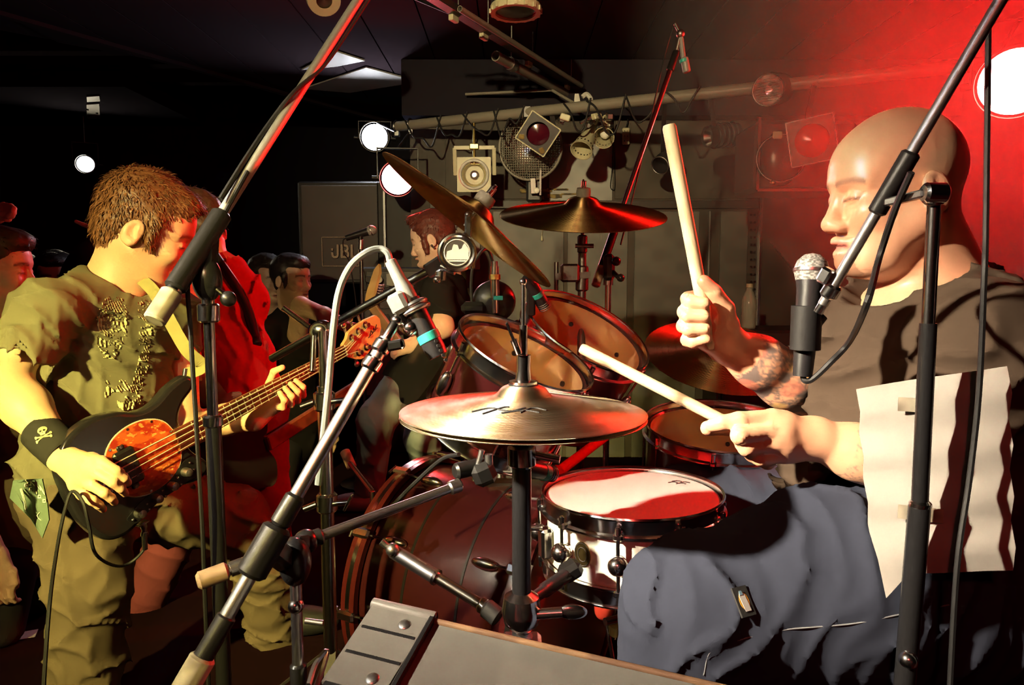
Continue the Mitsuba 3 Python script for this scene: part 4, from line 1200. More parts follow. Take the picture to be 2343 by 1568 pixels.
part(key, 'clutch', [rod(P(2112, 442, .82), P(2166, 442, .82), .012, n=18, bevel=.003), rod(P(2140, 428, .82), P(2138, 462, .83), .0135, n=18, bevel=.003), bar(P(2118, 442, .82), at(.63), .010, .010, V(0, 0, 1), .002)], 'chrome')
part(key, 'tip', [rod(at(.9), at(.945), .0118, n=18, bevel=.003), box((.016, .016, .022), at(.90) + V(-.012, 0, .012), basis(E1 - E0), .003), rod(at(.96), at(1.0), .0065)], 'chrome')
vm, _ = vocal_mic('silver-balled black vocal microphone at the drummer\'s chin', P(1857, 615, 1.0), P(1836, 862, .985), .0235)
part(vm, 'clip', [rod(P(1868, 715, .985), P(1840, 752, .985), .017, n=18), rod(P(1846, 700, .98), P(1842, 800, .98), .0205, n=20)], 'black_rubber')
solo('mic_cable', 'black cable looping from the drummer\'s microphone up along its boom', 'cable', cable([P(1837, 858, .985), P(1842, 872, .98), P(1862, 866, .975), P(1900, 830, .965), P(1945, 780, .955), P(1985, 690, .82), P(2012, 590, .9), P(2048, 480, .86), P(2085, 395, .83)], .0042), 'black_rubber')
solo('mic_cable', 'dark cable hanging straight down past the right edge of the lyric sheet', 'cable', cable([P(2262, 40, .86), P(2256, 500, .82), P(2252, 640, .8), P(2240, 900, .81), P(2218, 1100, .81), P(2190, 1300, .8), P(2170, 1640, .8)], .0034), 'black_rubber')

# --- back overhead stand
key = thing('mic_stand', 'red-lit boom stand rising behind the drums to an overhead microphone', 'microphone stand')
G0, G1 = P(1548, 118, 2.35), P(1362, 655, 2.1)
at = lambda t: G0 + (G1 - G0) * t
part(key, 'boom', rod(at(0.05), at(.9), .0085, n=18), 'chrome')
part(key, 'boom_tip', rod(at(0), at(.09), .012, n=16, bevel=.003), 'black_plastic')
part(key, 'boom_sleeve', rod(at(.78), at(.93), .013, n=18, bevel=.003), 'black_plastic')
part(key, 'counterweight', rod(at(.92), at(1.0), .0135, n=18, bevel=.003), 'cork_tape', 35, 'red-lit taped end')
cg = P(1392, 612, 2.12)
part(key, 'clutch', [box((.035, .05, .08), cg, bevel=.01), ball(P(1410, 598, 2.08), .014), rod(cg, P(1415, 635, 2.08), .007), ball(P(1420, 636, 2.08), .012)], 'black_metal')
part(key, 'tube', rod(cg, V(cg[0], cg[1], .1), .0095, n=18), 'chrome')
part(key, 'collar', rod(V(cg[0], cg[1], P(1390, 645, 2.12)[2] - .01), V(cg[0], cg[1], P(1390, 645, 2.12)[2] + .01), .015, n=16), 'chrome')
tripod(key, V(cg[0], cg[1], 0), .2, .28, 'black_metal')
q = P(1560, 80, 2.35)
key = thing('microphone', 'small overhead microphone with teal tape hanging near the ceiling', 'microphone')
part(key, 'body', [rod(P(1556, 70, 2.35), P(1564, 135, 2.35), .008, n=16), rod(P(1565, 132, 2.35), P(1572, 166, 2.35), .013, n=18, bevel=.003)], 'mic_grey')
part(key, 'tape_band', rod(P(1564, 136, 2.35), P(1565, 143, 2.35), .014, n=18), 'teal_tape')
part(key, 'joint', [ball(P(1557, 78, 2.35), .014), rod(P(1545, 55, 2.36), P(1557, 78, 2.35), .006), rod(P(1557, 78, 2.35), G0, .006)], 'dull_chrome')
solo('mic_cable', 'thin cable falling beside the back overhead boom', 'cable', cable([P(1540, 60, 2.36), P(1520, 130, 2.36), P(1500, 220, 2.34), P(1478, 320, 2.3), P(1450, 440, 2.22), P(1420, 560, 2.15)], .0025), 'black_rubber')
# ================================================================== people: shared builders
mat('skin', VC, 0.48, spec=0.4)
mat('skin_sweaty', VC, 0.36, spec=0.5)
mat('painted_cloth', VC, 0.9, spec=0.15)
FX, LF, UPZ = V(1, 0, 0), V(0, 1, 0), V(0, 0, 1)


def head_frame(yaw, pitch, roll=0.0):
    """Columns: forward, left, up. yaw in degrees from +x anticlockwise, pitch down positive."""
    y, p, r = map(math.radians, (yaw, pitch, roll))
    f = V(math.cos(y) * math.cos(p), math.sin(y) * math.cos(p), -math.sin(p))
    l0 = V(-math.sin(y), math.cos(y), 0)
    u0 = np.cross(f, l0)
    l = l0 * math.cos(r) + u0 * math.sin(r)
    return np.stack([f, l, np.cross(f, l)], 1)


def head(b, c, B, s=1.0, open_mouth=0.0, jaw=1.0, goatee=0.0, fat=0.0, eyes=0.0):
    """Adds a head to the body b: c between the ears at eye level, B from head_frame."""
    q = lambda x, y, z: c + B @ (V(x, y, z) * s)
    e = lambda x, y, z, r, k=.02, m='+', R=None: b.ell(q(x, y, z), np.asarray(r) * s, B if R is None else B @ R, k * s, m)
    cn = lambda a, d, r1, r2, k=.015, m='+': b.cone(q(*a), q(*d), r1 * s, r2 * s, k * s, m)
    e(-.010, 0, .036, (.097, .077, .090))
    e(.045, 0, .030, (.050, .062, .062))
    e(.034, 0, -.045, (.053, .056 + fat * .01, .068), .03)
    for t in (1, -1):
        cn((-.002, t * (.055 + fat * .006), -.048), (.058, t * .026 * jaw, -.098), .019 + fat * .004, .016, .03)
        e(.062, t * .041, -.030, (.024, .022, .021), .02)
        cn((.085, t * .012, .020), (.066, t * .049, .018), .0115, .0105, .012)
        e(.097, t * .031, -.003, (.0165, .020, .0140), .009, '-')
        e(.0745, t * .031, -.002, (.0145, .0155, .0125), .003)
        cn((.088, t * .019, -.006), (.083, t * .044, -.007), .0022, .002, .004)
        e(.096, t * .0125, -.0465, (.0130, .0095, .0090), .008)
        e(.102, t * .0075, -.0530, (.006, .0042, .004), .003, '-')
        E = rotz(0) @ np.array([[math.cos(.25), 0, math.sin(.25)], [0, 1, 0], [-math.sin(.25), 0, math.cos(.25)]])
        e(-.014, t * .082, -.010, (.021, .0085, .031), .005, '+', E)
        e(-.010, t * .0905, -.004, (.0135, .0065, .021), .003, '-', E)
        cn((-.006, t * .085, -.028), (-.012, t * .084, -.036), .0075, .007, .004)
        cn((-.004, t * .084, .004), (-.004, t * .086, -.014), .0045, .004, .004)
    e(.078, 0, -.100, (.020, .023, .017), .018)
    cn((.086, 0, .004), (.1035, 0, -.036), .0090, .0110, .012)
    e(.1065, 0, -.0415, (.0110, .0125, .0105), .008)
    o = open_mouth
    cn((.083, -.020, -.071), (.097, 0, -.0685), .0055, .0072, .006)
    cn((.083, .020, -.071), (.097, 0, -.0685), .0055, .0072, .006)
    cn((.080, -.018, -.079 - o), (.0935, 0, -.0815 - o), .0058, .0078, .006)
    cn((.080, .018, -.079 - o), (.0935, 0, -.0815 - o), .0058, .0078, .006)
    cn((.100, -.016, -.0747 - o * .4), (.100, .016, -.0747 - o * .4), .0022 + o * .45, .0022 + o * .45, .003, '-')
    cn((.086, 0, -.092), (.086, 0, -.093), .004, .004, .006, '-')
    if fat:
        e(.035, 0, -.105, (.045, .045, .025), .03)


def paint_head(col, v, c, B, s, brow=(.16, .09, .05), lip=(.52, .2, .16), stubble=None, shade=None, brow_w=1.0):
    """Colours of the skin of a head: lips, eyebrows, lash line, beard shadow."""
    p = ((v - c) @ B) / s
    x, y, z = p.T
    ay = np.abs(y)

    def blend(w, colr):
        w = np.clip(w, 0, 1)[:, None]
        col[:] = col * (1 - w) + np.asarray(colr) * w
    face = (x > .05) & (ay < .07)
    if stubble is not None:
        w = np.clip((-.058 - z) / .02, 0, 1) * np.clip((x - .0) / .03, 0, 1) * (z > -.135)
        w = np.maximum(w, np.clip(1 - np.abs(z + .06) / .006, 0, 1) * (x > .085) * (ay < .022))
        blend(w * stubble[3] * (.6 + .4 * meshkit.noise(v * 260)), stubble[:3])
    arc = z - (.021 - 9.0 * (ay - .033) ** 2)
    blend(face * brow_w * np.clip(1.4 - np.abs(arc) / .0048, 0, 1) * (ay > .012) * (ay < .056), brow)
    blend((x > .07) * (ay > .016) * (ay < .047) * np.clip(1.3 - np.abs(z + .0065 + 4 * (ay - .031) ** 2) / .0022, 0, 1) * .85, (.10, .05, .035))
    blend((x > .082) * (ay < .022) * np.clip(1.3 - np.abs(z + .0752) / .0105, 0, 1) * np.clip((.024 - ay) / .006, 0, 1), lip)
    blend((x > .075) * (ay < .018) * np.clip(1.2 - np.abs(z + .0752) / .0022, 0, 1), (.08, .02, .02))
    return p


def skin_colors(v, base, seed=0):
    n1 = meshkit.fbm(v * 30, 3, seed)[:, None]
    n2 = meshkit.noise(v * 9, seed + 5)[:, None]
    c = np.asarray(base)[None] * (0.93 + .14 * n1)
    return c * (1 + (n2 - .5) * V(.06, -.05, -.08))


def fingers(b, table, r=.0095, k=.004):
    """table: list of point lists; radii taper to the tips; slight knuckles."""
    for pts in table:
        n = len(pts)
        rs = [r * f for f in np.linspace(1.12, .82, n)]
        b.chain(pts, rs, k)


def hand(b, wrist, mcp, thumb, chains, r=.0095, pr=.017, wr=.028):
    """Palm from the wrist to the knuckles, four fingers and a thumb; all given in world points."""
    for m in mcp:
        b.cone(wrist + (m - wrist) * .05, m, wr * .72, r * 1.22, .016)
    for i in range(len(mcp) - 1):
        b.cone(mcp[i] * .75 + wrist * .25, mcp[i + 1] * .75 + wrist * .25, pr * .8, pr * .8, .012)
    b.cone(wrist, thumb[0] + (thumb[1] - thumb[0]) * .35, wr * .7, pr * .85, .016)
    for m, ch in zip(mcp, chains):
        fingers(b, [[m] + list(ch)], r)
    fingers(b, [thumb], r * 1.14)


def folds(amp, dirs, seed=0, base=0.0):
    """Cloth folds: ridges across each direction (unit vector, spacing in metres, weight)."""
    def fn(p):
        w = (meshkit.fbm(p * 7.0, 2, seed) - .5)
        out = np.zeros(len(p))
        for d, sp, wt in dirs:
            t = (p @ unit(d)) / sp + w * 2.2
            g = meshkit.noise(np.column_stack([t * .35 + 3, p @ V(1.3, .7, .2) * 2, p @ V(.2, .9, 1.1) * 2]), seed + 3)
            out += wt * g * (1 - np.abs(np.sin(t * math.pi))) ** 2.2
        return -amp * out + base
    return fn




def tufts(m, n, length, seed, flow, width=.0022, curl=.3, lift=.5, keep=None):
    """Short blades of hair on a scalp mesh, lying along flow(point) and lifted off the surface."""
    rng = np.random.default_rng(seed)
    v, f = m
    a, b_, c = v[f[:, 0]], v[f[:, 1]], v[f[:, 2]]
    nr = np.cross(b_ - a, c - a)
    ar = np.linalg.norm(nr, axis=1)
    k = rng.choice(len(f), n, p=ar / ar.sum())
    w = rng.dirichlet((1, 1, 1), n)
    p = a[k] * w[:, :1] + b_[k] * w[:, 1:2] + c[k] * w[:, 2:]
    nn = nr[k] / ar[k, None]
    if keep is not None:
        s = keep(p)
        p, nn = p[s], nn[s]
        n = len(p)
    d = flow(p) + rng.normal(0, curl, (n, 3))
    d -= nn * (d * nn).sum(1, keepdims=True)
    d /= np.linalg.norm(d, axis=1, keepdims=True) + 1e-9
    L = length * rng.uniform(.6, 1.3, (n, 1))
    sd = np.cross(d, nn) * width * rng.uniform(.6, 1.4, (n, 1))
    lf = lift * rng.uniform(.4, 1.5, (n, 1))
    q1 = p + d * L * .55 + nn * L * lf * .5
    q2 = p + d * L + nn * L * lf * .55
    p = p - nn * .002
    vv = np.stack([p - sd, p + sd, q1 - sd * .8, q1 + sd * .8, q2], 1).reshape(-1, 3)
    i = np.arange(n)[:, None] * 5
    ff = np.concatenate([i + V(0, 1, 3).astype(int), i + V(0, 3, 2).astype(int), i + V(2, 3, 4).astype(int)])
    return vv, ff
# ------------------------------------------------------------------ the drummer
mat('shirt_olive', (0.052, 0.037, 0.027), 0.92, spec=0.1)
mat('denim_blue', (0.028, 0.032, 0.048), 0.85, spec=0.15)
mat('thread', (0.35, 0.36, 0.38), 0.8)
dk = thing('person', 'bald heavy man in an olive T-shirt and jeans drumming with both sticks', 'person')
hb_ = head_frame(181, 6, 0)
hc_ = P(2048, 438, 1.175)
hs = 1.06
b = Body(.02)
head(b, hc_, hb_, hs, .006, 1.0, fat=1.0)
nb = P(2135, 640, 1.2)
b.cone(hc_ + hb_ @ V(-.03, 0, -.055), nb, .066, .08, .03)
b.ell(P(2120, 715, 1.2), (.1, .16, .06), k=.05)
# left arm (nearer the camera) and its hand
LS, LE, LW = P(2235, 790, 1.02), P(2155, 1090, 1.045), P(1868, 1004, 1.06)
b.chain([LS, LE], [.06, .05], .03)
b.chain([LE, P(2060, 1062, 1.045), P(1960, 1035, 1.055), LW], [.05, .05, .041, .031], .02)
hand(b, LW, [P(1768, 958, 1.045), P(1758, 986, 1.03), P(1772, 1014, 1.035), P(1792, 1038, 1.05)],
     [P(1835, 985, 1.085), P(1740, 972, 1.085), P(1665, 977, 1.07), P(1620, 980, 1.06)],
     [[P(1692, 962, 1.03), P(1652, 968, 1.032), P(1630, 974, 1.04)],
      [P(1692, 997, 1.012), P(1700, 1016, 1.035), P(1730, 1012, 1.065)],
      [P(1708, 1024, 1.02), P(1722, 1040, 1.045), P(1750, 1030, 1.072)],
      [P(1740, 1047, 1.035), P(1755, 1057, 1.055), P(1775, 1044, 1.078)]], .0128, .022, .034)
# right arm raised with its stick
RSh, RE, RW = P(1985, 720, 1.44), P(1900, 935, 1.31), P(1668, 792, 1.228)
b.chain([RSh, RE], [.06, .05], .03)
b.chain([RE, P(1800, 868, 1.265), P(1735, 828, 1.24), RW], [.052, .052, .045, .033], .02)
hand(b, RW, [P(1612, 676, 1.218), P(1598, 708, 1.222), P(1594, 742, 1.224), P(1598, 772, 1.224)],
     [P(1672, 762, 1.201), P(1662, 706, 1.176), P(1634, 668, 1.165), P(1610, 644, 1.165)],
     [[P(1574, 684, 1.191), P(1580, 690, 1.159), P(1612, 694, 1.149)],
      [P(1566, 714, 1.191), P(1574, 722, 1.158), P(1612, 724, 1.149)],
      [P(1564, 746, 1.194), P(1576, 754, 1.162), P(1614, 752, 1.154)],
      [P(1574, 778, 1.198), P(1586, 782, 1.17), P(1616, 774, 1.159)]], .012, .021, .035)
b.cone(P(2140, 720, 1.2), P(2160, 1200, 1.2), .06, .06, .05)
v, f = b.mesh(.0034)
v, f = relax((v, f), 1)
col = skin_colors(v, (.62, .325, .195), 3)
q = paint_head(col, v, hc_, hb_, hs, (.2, .1, .07), (.5, .18, .14), (.16, .085, .06, .0), brow_w=.75)
g = (q[:, 0] > .07) & (np.abs(q[:, 1]) < .03) & (q[:, 2] < -.088) & (q[:, 2] > -.125)
col[g] = col[g] * .55
# tattoos: inked line work on both forearms
rel = lambda a, c, p: ((p - a) @ unit(c - a)) / np.linalg.norm(c - a)
for a, c, lo, hi, sd in ((RE, RW, .02, .88, 11), (LE, LW, .30, .78, 12)):
    t = rel(a, c, v)
    dist = np.linalg.norm(v - (a + np.clip(t, 0, 1)[:, None] * (c - a)), axis=1)
    m = (t > lo) & (t < hi) & (dist < .075)
    pm = v[m] * 48
    n1, n2, n3 = meshkit.fbm(pm, 3, sd), meshkit.fbm(pm * .8 + 9, 3, sd + 1), meshkit.fbm(pm * .7 + 4, 2, sd + 2)
    line = np.clip(1 - np.minimum(np.abs(n1 - .5), np.abs(n2 - .48)) / (.07 if sd == 11 else .03), 0, 1)
    fill = np.clip((n3 - .53) / .06, 0, 1) * (.85 if sd == 11 else .15)
    ink = np.maximum(line * .85, fill)[:, None] * (1.0 if sd == 11 else .75)
    c0 = col[m] * (1 - ink) + V(.05, .065, .075) * ink
    red = (np.clip((meshkit.noise(pm * .6 + 20, sd) - .64) / .06, 0, 1) * .6)[:, None]
    yel = (np.clip((meshkit.noise(pm * .6 + 40, sd) - .66) / .06, 0, 1) * .6)[:, None]
    c0 = c0 * (1 - red) + V(.55, .16, .10) * red
    col[m] = c0 * (1 - yel) + V(.62, .40, .12) * yel
part(dk, 'body', (v, f), 'skin_sweaty', True, color=np.clip(col, 0, 1))
# T-shirt
b = Body(.04)
b.ell(P(2120, 835, 1.21), (.2, .235, .18))
b.ell(P(2105, 1010, 1.21), (.225, .24, .20))
b.ell(P(2060, 1075, 1.2), (.205, .22, .10), k=.05)
b.cone(P(2140, 760, 1.2), P(2250, 800, 1.02), .085, .09)
b.cone(P(2120, 775, 1.2), P(1995, 790, 1.40), .08, .084)
b.cone(P(2190, 745, 1.22), P(2300, 890, 1.25), .085, .15)
sa, sc2 = P(2245, 795, 1.02), P(2165, 985, 1.03)
b.cone(sa, sc2, .092, .086, .03)
ra_, rc2 = P(1990, 785, 1.41), P(1905, 850, 1.37)
b.cone(ra_, rc2, .085, .078, .03)
for a, c, r in ((sa, sc2, .079), (ra_, rc2, .069)):
    ax = unit(c - a)
    b.cone(c + ax * .01, c + ax * .16, r * .98, r * 1.9, .004, '-')
nk = unit(hc_ - P(2120, 760, 1.2))
b.cone(P(2098, 668, 1.195), P(2050, 570, 1.18), .080, .13, .006, '-')
b.warp = folds(.022, [(V(.5, .2, 1), .075, 1.0), (V(-.6, .1, .9), .1, .8), (V(.2, .8, .6), .12, .5)], 4, .004)
part(dk, 'shirt', relax(b.mesh(.0065), 1), 'shirt_olive', True, 'olive T-shirt')
cq = P(2108, 636, 1.195); cn_ = unit(P(2068, 540, 1.18) - P(2108, 628, 1.195))
# jeans
b = Body(.03)
HL, KL = P(2190, 1335, 1.08), P(1596, 1405, .985)
HR, KR = P(2120, 1225, 1.42), P(1560, 1150, 1.70)
b.chain([HL, P(1900, 1345, 1.03), KL], [.155, .148, .112])
b.chain([KL, P(1560, 1560, .985), P(1480, 1980, .99)], [.112, .085, .07])
b.chain([HR, KR], [.135, .09])
b.chain([KR, P(1500, 1600, 1.72)], [.09, .075])
b.ell(P(2200, 1290, 1.22), (.2, .24, .17), k=.05)
kd = unit(KL - HL)
b.warp = folds(.019, [(kd + V(0, 0, .6), .07, 1.0), (kd + V(0, .2, .25), .045, .4)], 9, .004)
part(dk, 'jeans', relax(b.mesh(.0065), 1), 'denim_blue', True, 'blue jeans')
sd_ = [P(1600, 1560, .87), P(1622, 1492, .872), P(1700, 1460, .872), P(1790, 1440, .876), P(1880, 1432, .884), P(1960, 1425, .895), P(2060, 1405, .91), P(2180, 1380, .93)]
lp = P(1697, 1378, .868)
ln = unit(CAM - lp); lB = basis(ln, V(1, 0, -.35))
# the seam and the label are laid on the cloth: found by walking from the camera side onto the jeans
def onto(bd, px, py, y0=.7, y1=1.3):
    ys = np.linspace(y0, y1, 400)
    d = bd.eval(np.array([P(px, py, y) for y in ys]))
    k = np.argmax(d < 0)
    return P(px, py, ys[k])
seam = [onto(b, x, y) for x, y in ((1610, 1545), (1628, 1488), (1700, 1462), (1790, 1442), (1880, 1434), (1960, 1426), (2060, 1406), (2170, 1384))]
part(dk, 'seam', cable([s + V(0, -.0005, 0) for s in seam], .0014, 5, 10), 'thread', True, 'pale stitched side seam')
corners = [onto(b, x, y) for x, y in ((1672, 1352), (1704, 1344), (1722, 1404), (1692, 1412))]
lo_ = sum(corners) / 4
ln = unit(np.cross(corners[1] - corners[0], corners[3] - corners[0]))
ln = ln if ln @ (CAM - lo_) > 0 else -ln
lx = unit(corners[1] - corners[0]); lx = unit(lx - ln * (lx @ ln))
lB = np.stack([lx, np.cross(ln, lx), ln], 1)
lab = part(dk, 'label', slab(sg.box(-.0125, -.019, .0125, .019), .003, lo_ + ln * .0015, lB), 'ink', False, 'dark label with an orange and white oval')
mat('label_orange', (.85, .42, .05), .6); mat('label_blue', (.25, .45, .6), .6)
part(lab, 'oval', slab(oval(.0082, .0115), .001, lo_ + ln * .004, lB), 'label_orange', False)
part(lab, 'stripe', slab([(-.004, -.013), (.006, -.013), (.004, .008), (-.004, .012), (-.006, .006)], .0006, lo_ + ln * .005, lB), 'plate_white', False)
part(lab, 'tip', slab([(-.005, .008), (.001, .008), (.0, .0135), (-.004, .0135)], .0006, lo_ + ln * .0056, lB), 'label_blue', False)
fl = P(1480, 1985, .99)
for q in (V(fl[0] - .02, .98, .07), V(P(1500, 1600, 1.72)[0], 1.72, .05)):
    part(dk, 'shoe', put(ball((0, 0, 0), 1, n=3), q + V(-.05, .01, 0), np.diag((.14, .05, .05))), 'black_rubber', True)
key = thing('drum_stool', 'round black drum stool under the drummer', 'stool')
sq = P(2200, 1400, 1.22)
part(key, 'seat', lathe([(1e-4, -.02), (.16, -.02), (.17, .0), (.16, .03), (1e-4, .04)], V(sq[0] + .03, 1.25, .40), (0, 0, 1), 32), 'black_plastic')
part(key, 'post', rod(V(sq[0] + .03, 1.25, .02), V(sq[0] + .03, 1.25, .40), .014), 'dull_chrome')
for a in (20, 140, 260):
    d = V(math.cos(math.radians(a)), math.sin(math.radians(a)), 0)
    part(key, 'leg', bar(V(sq[0] + .03, 1.25, .25), V(sq[0] + .03, 1.25, .012) + d * .25, .02, .006), 'dull_chrome')


def stick(lab, tip, butt, r=.0075):
    key = thing('drumstick', lab, 'drumstick')
    L = np.linalg.norm(butt - tip)
    part(key, 'shaft', lathe([(1e-4, .0), (r * .82, .001), (r * 1.0, .006), (r, L * .8), (r * .7, L - .04), (r * .42, L - .018), (1e-4, L - .016)], tip, butt - tip, 20), 'stick_wood')
    part(key, 'tip', lathe([(1e-4, L - .02), (r * .45, L - .018), (r * .62, L - .01), (r * .4, L - .001), (1e-4, L)], tip, butt - tip, 16), 'stick_wood', True)


stick('pale drumstick raised upright in the drummer\'s far hand', P(1530, 284, 1.17), P(1628, 800, 1.183), .0114)
stick('pale drumstick reaching from the drummer\'s near hand over the hi-hat edge', P(1328, 796, 1.2), P(1775, 1024, 1.062), .0095)

# the lyric sheet on the vocal stand
key = thing('paper_sheet', 'creased white paper sheet taped behind the vocal stand before the drummer', 'paper')
rows = []
n1, n2 = 13, 25
tl_, tr_, bl_, br_ = P(1962, 892, .93), P(2304, 838, .83), P(2002, 1312, .875), P(2328, 1312, .815)
for j in range(n2):
    t = j / (n2 - 1)
    for i in range(n1):
        u = i / (n1 - 1)
        q = (tl_ * (1 - u) + tr_ * u) * (1 - t) + (bl_ * (1 - u) + br_ * u) * t
        fold = abs(((t * 4) % 1) - .5) * 2
        q = q + V(0, (fold - .5) * .007 + .004 * math.sin(5 * u + 3 * t), 0)
        if u < .25 and t > .8:
            w = (t - .8) / .2 * (1 - u / .25)
            q = q + V(.012, -.012, -.03) * w
        rows.append(q)
rows = np.array(rows)
i, j = np.meshgrid(np.arange(n1 - 1), np.arange(n2 - 1), indexing='xy')
k = (j * n1 + i).ravel()
ff = np.vstack([np.stack([k, k + n1, k + n1 + 1], 1), np.stack([k, k + n1 + 1, k + 1], 1)])
back = rows + V(0, .0006, 0)
part(key, 'sheet', join((rows, ff), (back, ff[:, ::-1])), 'white_paper', 25)
for py in (930, 1180):
    q = P(2112, py, .872 if py < 1000 else .852)
    part(key, 'tape', box((.05, .001, .018), q + V(0, .006, 0), rotz(-22)), 'white_tape', False)
# ------------------------------------------------------------------ the bass guitar
mat('bass_black', (0.012, 0.011, 0.012), 0.18, spec=0.6, clearcoat=1.0, clearcoat_gloss=0.95)
mat('tortoise', mikit.proc(lambda p, n, uv: MX(MX((0.42, 0.035, 0.012), (0.62, 0.13, 0.025), SS(0.38, 0.6, FB(p.x * 55, p.y * 55, p.z * 75, 3))), (0.85, 0.38, 0.09), SS(0.6, 0.72, FB(p.x * 95 + 7, p.y * 95, p.z * 120, 3)))), 0.2, spec=0.6)
mat('rosewood', speck((0.17, 0.045, 0.02), (0.1, 0.028, 0.015), 40), 0.35)
mat('neck_maple', speck((0.72, 0.42, 0.19), (0.62, 0.34, 0.14), 22), 0.3, spec=0.5)
mat('ivory', (0.78, 0.72, 0.55), 0.4)
mat('string_glint', (0.55, 0.5, 0.36), 0.3)  # pale even colour imitates bright reflections off the steel strings and frets
GS = .84
Bb, Nn = P(238, 1097, 1.42), None
for y2 in np.linspace(1.8, 2.4, 601):
    if np.linalg.norm(P(787, 803, y2) - Bb) >= .864 * GS:
        Nn = P(787, 803, y2)
        break
gX = unit(Nn - Bb)
gY = V(-.12, -.12, 1.0); gY = unit(gY - gX * (gY @ gX))
gZ = np.cross(gX, gY)
GB = np.stack([gX, gY, gZ], 1) * GS
G = lambda x, y, z=0.0: Bb + GB @ V(x, y, z)
key = thing('bass_guitar', 'black four-string bass guitar with an oval tortoiseshell pickguard held by the man in olive', 'bass guitar')
out = spline([(-.088, .0), (-.082, .075), (-.045, .128), (.02, .152), (.085, .142), (.135, .118), (.185, .118), (.24, .142), (.292, .152), (.312, .135), (.30, .108), (.262, .085), (.235, .05), (.232, .0), (.236, -.045), (.256, -.078), (.272, -.108), (.258, -.132), (.22, -.138), (.16, -.122), (.11, -.122), (.06, -.148), (.0, -.165), (-.05, -.145), (-.08, -.08), (-.088, 0)], 6)[:-1]
gp = sg.Polygon(out).buffer(0)
rings = [(gp.buffer(-.010), -.052), (gp.buffer(-.002), -.047), (gp, -.040), (gp, -.014), (gp.buffer(-.002), -.008), (gp.buffer(-.009), -.0035)]
body_ms = [slab(gp.buffer(-.0095), .0485, (0, 0, -.052)), slab(gp.buffer(-.002), .039, (0, 0, -.047)), slab(gp, .026, (0, 0, -.040)), slab(gp.buffer(-.005), .0445, (0, 0, -.0495))]
# a rounded body: outline rings skinned from back to front
def ring_pts(poly, n=140):
    e = poly.exterior
    return np.array([e.interpolate(t, normalized=True).coords[0] for t in np.linspace(0, 1, n, endpoint=False)])
base = ring_pts(gp)
ctr = base.mean(0)
nrm = np.roll(base, -1, 0) - np.roll(base, 1, 0)
nrm = np.stack([nrm[:, 1], -nrm[:, 0]], 1); nrm /= np.linalg.norm(nrm, axis=1, keepdims=True)
if gp.exterior.is_ccw is False:
    nrm = -nrm
lay = [(.012, -.046), (.005, -.0445), (.0015, -.041), (0, -.036), (0, -.013), (.0015, -.008), (.005, -.0045), (.012, -.003)]
rv = np.vstack([np.column_stack([base - nrm * o, np.full(len(base), z)]) for o, z in lay])
m = len(base)
i, j = np.meshgrid(np.arange(len(lay) - 1), np.arange(m), indexing='ij')
p_, q_ = i * m + j, i * m + (j + 1) % m
rf = np.concatenate([np.stack([p_, q_, q_ + m], -1).reshape(-1, 3), np.stack([p_, q_ + m, p_ + m], -1).reshape(-1, 3)])
caps = [slab(gp.buffer(-.0118), .0005, (0, 0, -.0032)), slab(gp.buffer(-.0118), .0005, (0, 0, -.0462))]
part(key, 'body', put(join((rv, rf), caps), Bb, GB), 'bass_black', 40)
pg = sg.Polygon(spline([(.012, .0), (.02, .05), (.055, .085), (.105, .098), (.155, .09), (.195, .06), (.212, .0), (.2, -.055), (.165, -.088), (.11, -.1), (.055, -.086), (.02, -.05), (.012, 0)], 6)[:-1])
part(key, 'pickguard_edge', slab(pg, .0018, G(0, 0, -.0025), GB), 'ivory', False, 'cream edge of the pickguard')
guard = part(key, 'pickguard', slab(pg.buffer(-.003), .0026, G(0, 0, -.0025), GB), 'tortoise', False, 'red tortoiseshell pickguard')
for a in range(9):
    t = a / 9 * 2 * math.pi
    q = ring_pts(pg.buffer(-.008), 36)[(a * 4) % 36]
    part(guard, 'screw', rod(G(q[0], q[1], 0), G(q[0], q[1], .0012), .003, n=10), 'chrome')
pk = part(key, 'pickup', box((.056, .098, .016), G(.062, 0, .006), GB, .006), 'black_plastic', False, 'black pickup')
for s in (-1, 1):
    part(pk, 'pickup_ear', box((.02, .014, .008), G(.062, s * .054, .003), GB, .003), 'black_plastic')
    part(pk, 'screw', rod(G(.062, s * .057, .006), G(.062, s * .057, .0085), .0035, n=10), 'chrome')
    for k in range(4):
        part(pk, 'pole_piece', rod(G(.062 + s * .01, -.0285 + .019 * k, .012), G(.062 + s * .01, -.0285 + .019 * k, .0146), .0032, n=12), 'grey_metal')
part(key, 'bridge', [box((.05, .085, .006), G(-.015, 0, .002), GB, .002), box((.01, .085, .016), G(-.036, 0, .007), GB, .002)] + [box((.03, .015, .009), G(-.004, -.0285 + .019 * k, .008), GB, .003) for k in range(4)], 'chrome')
plate = sg.Polygon(spline([(.02, -.128), (.06, -.11), (.12, -.098), (.18, -.082), (.215, -.068), (.232, -.082), (.222, -.108), (.17, -.118), (.11, -.122), (.06, -.135), (.03, -.142), (.02, -.128)], 5)[:-1])
cp = part(key, 'control_plate', slab(plate.buffer(.006), .002, G(0, 0, -.002), GB), 'black_metal', False, 'glossy black control plate')
for x, y in ((.045, -.126), (.098, -.115), (.148, -.107), (.196, -.092)):
    part(cp, 'knob', lathe([(.0105, 0), (.0098, .014), (.0085, .019), (.004, .0205), (1e-4, .0206)], G(x, y, 0), gZ, 24), 'satin_steel', 40, 'chrome control knob')
for x, y in ((.026, -.135), (.073, -.117), (.073, -.133), (.122, -.107), (.124, -.125), (.172, -.097), (.174, -.119), (.218, -.076), (.222, -.1)):
    part(cp, 'screw', ball(G(x, y, .0005), .0034, n=1), 'chrome')
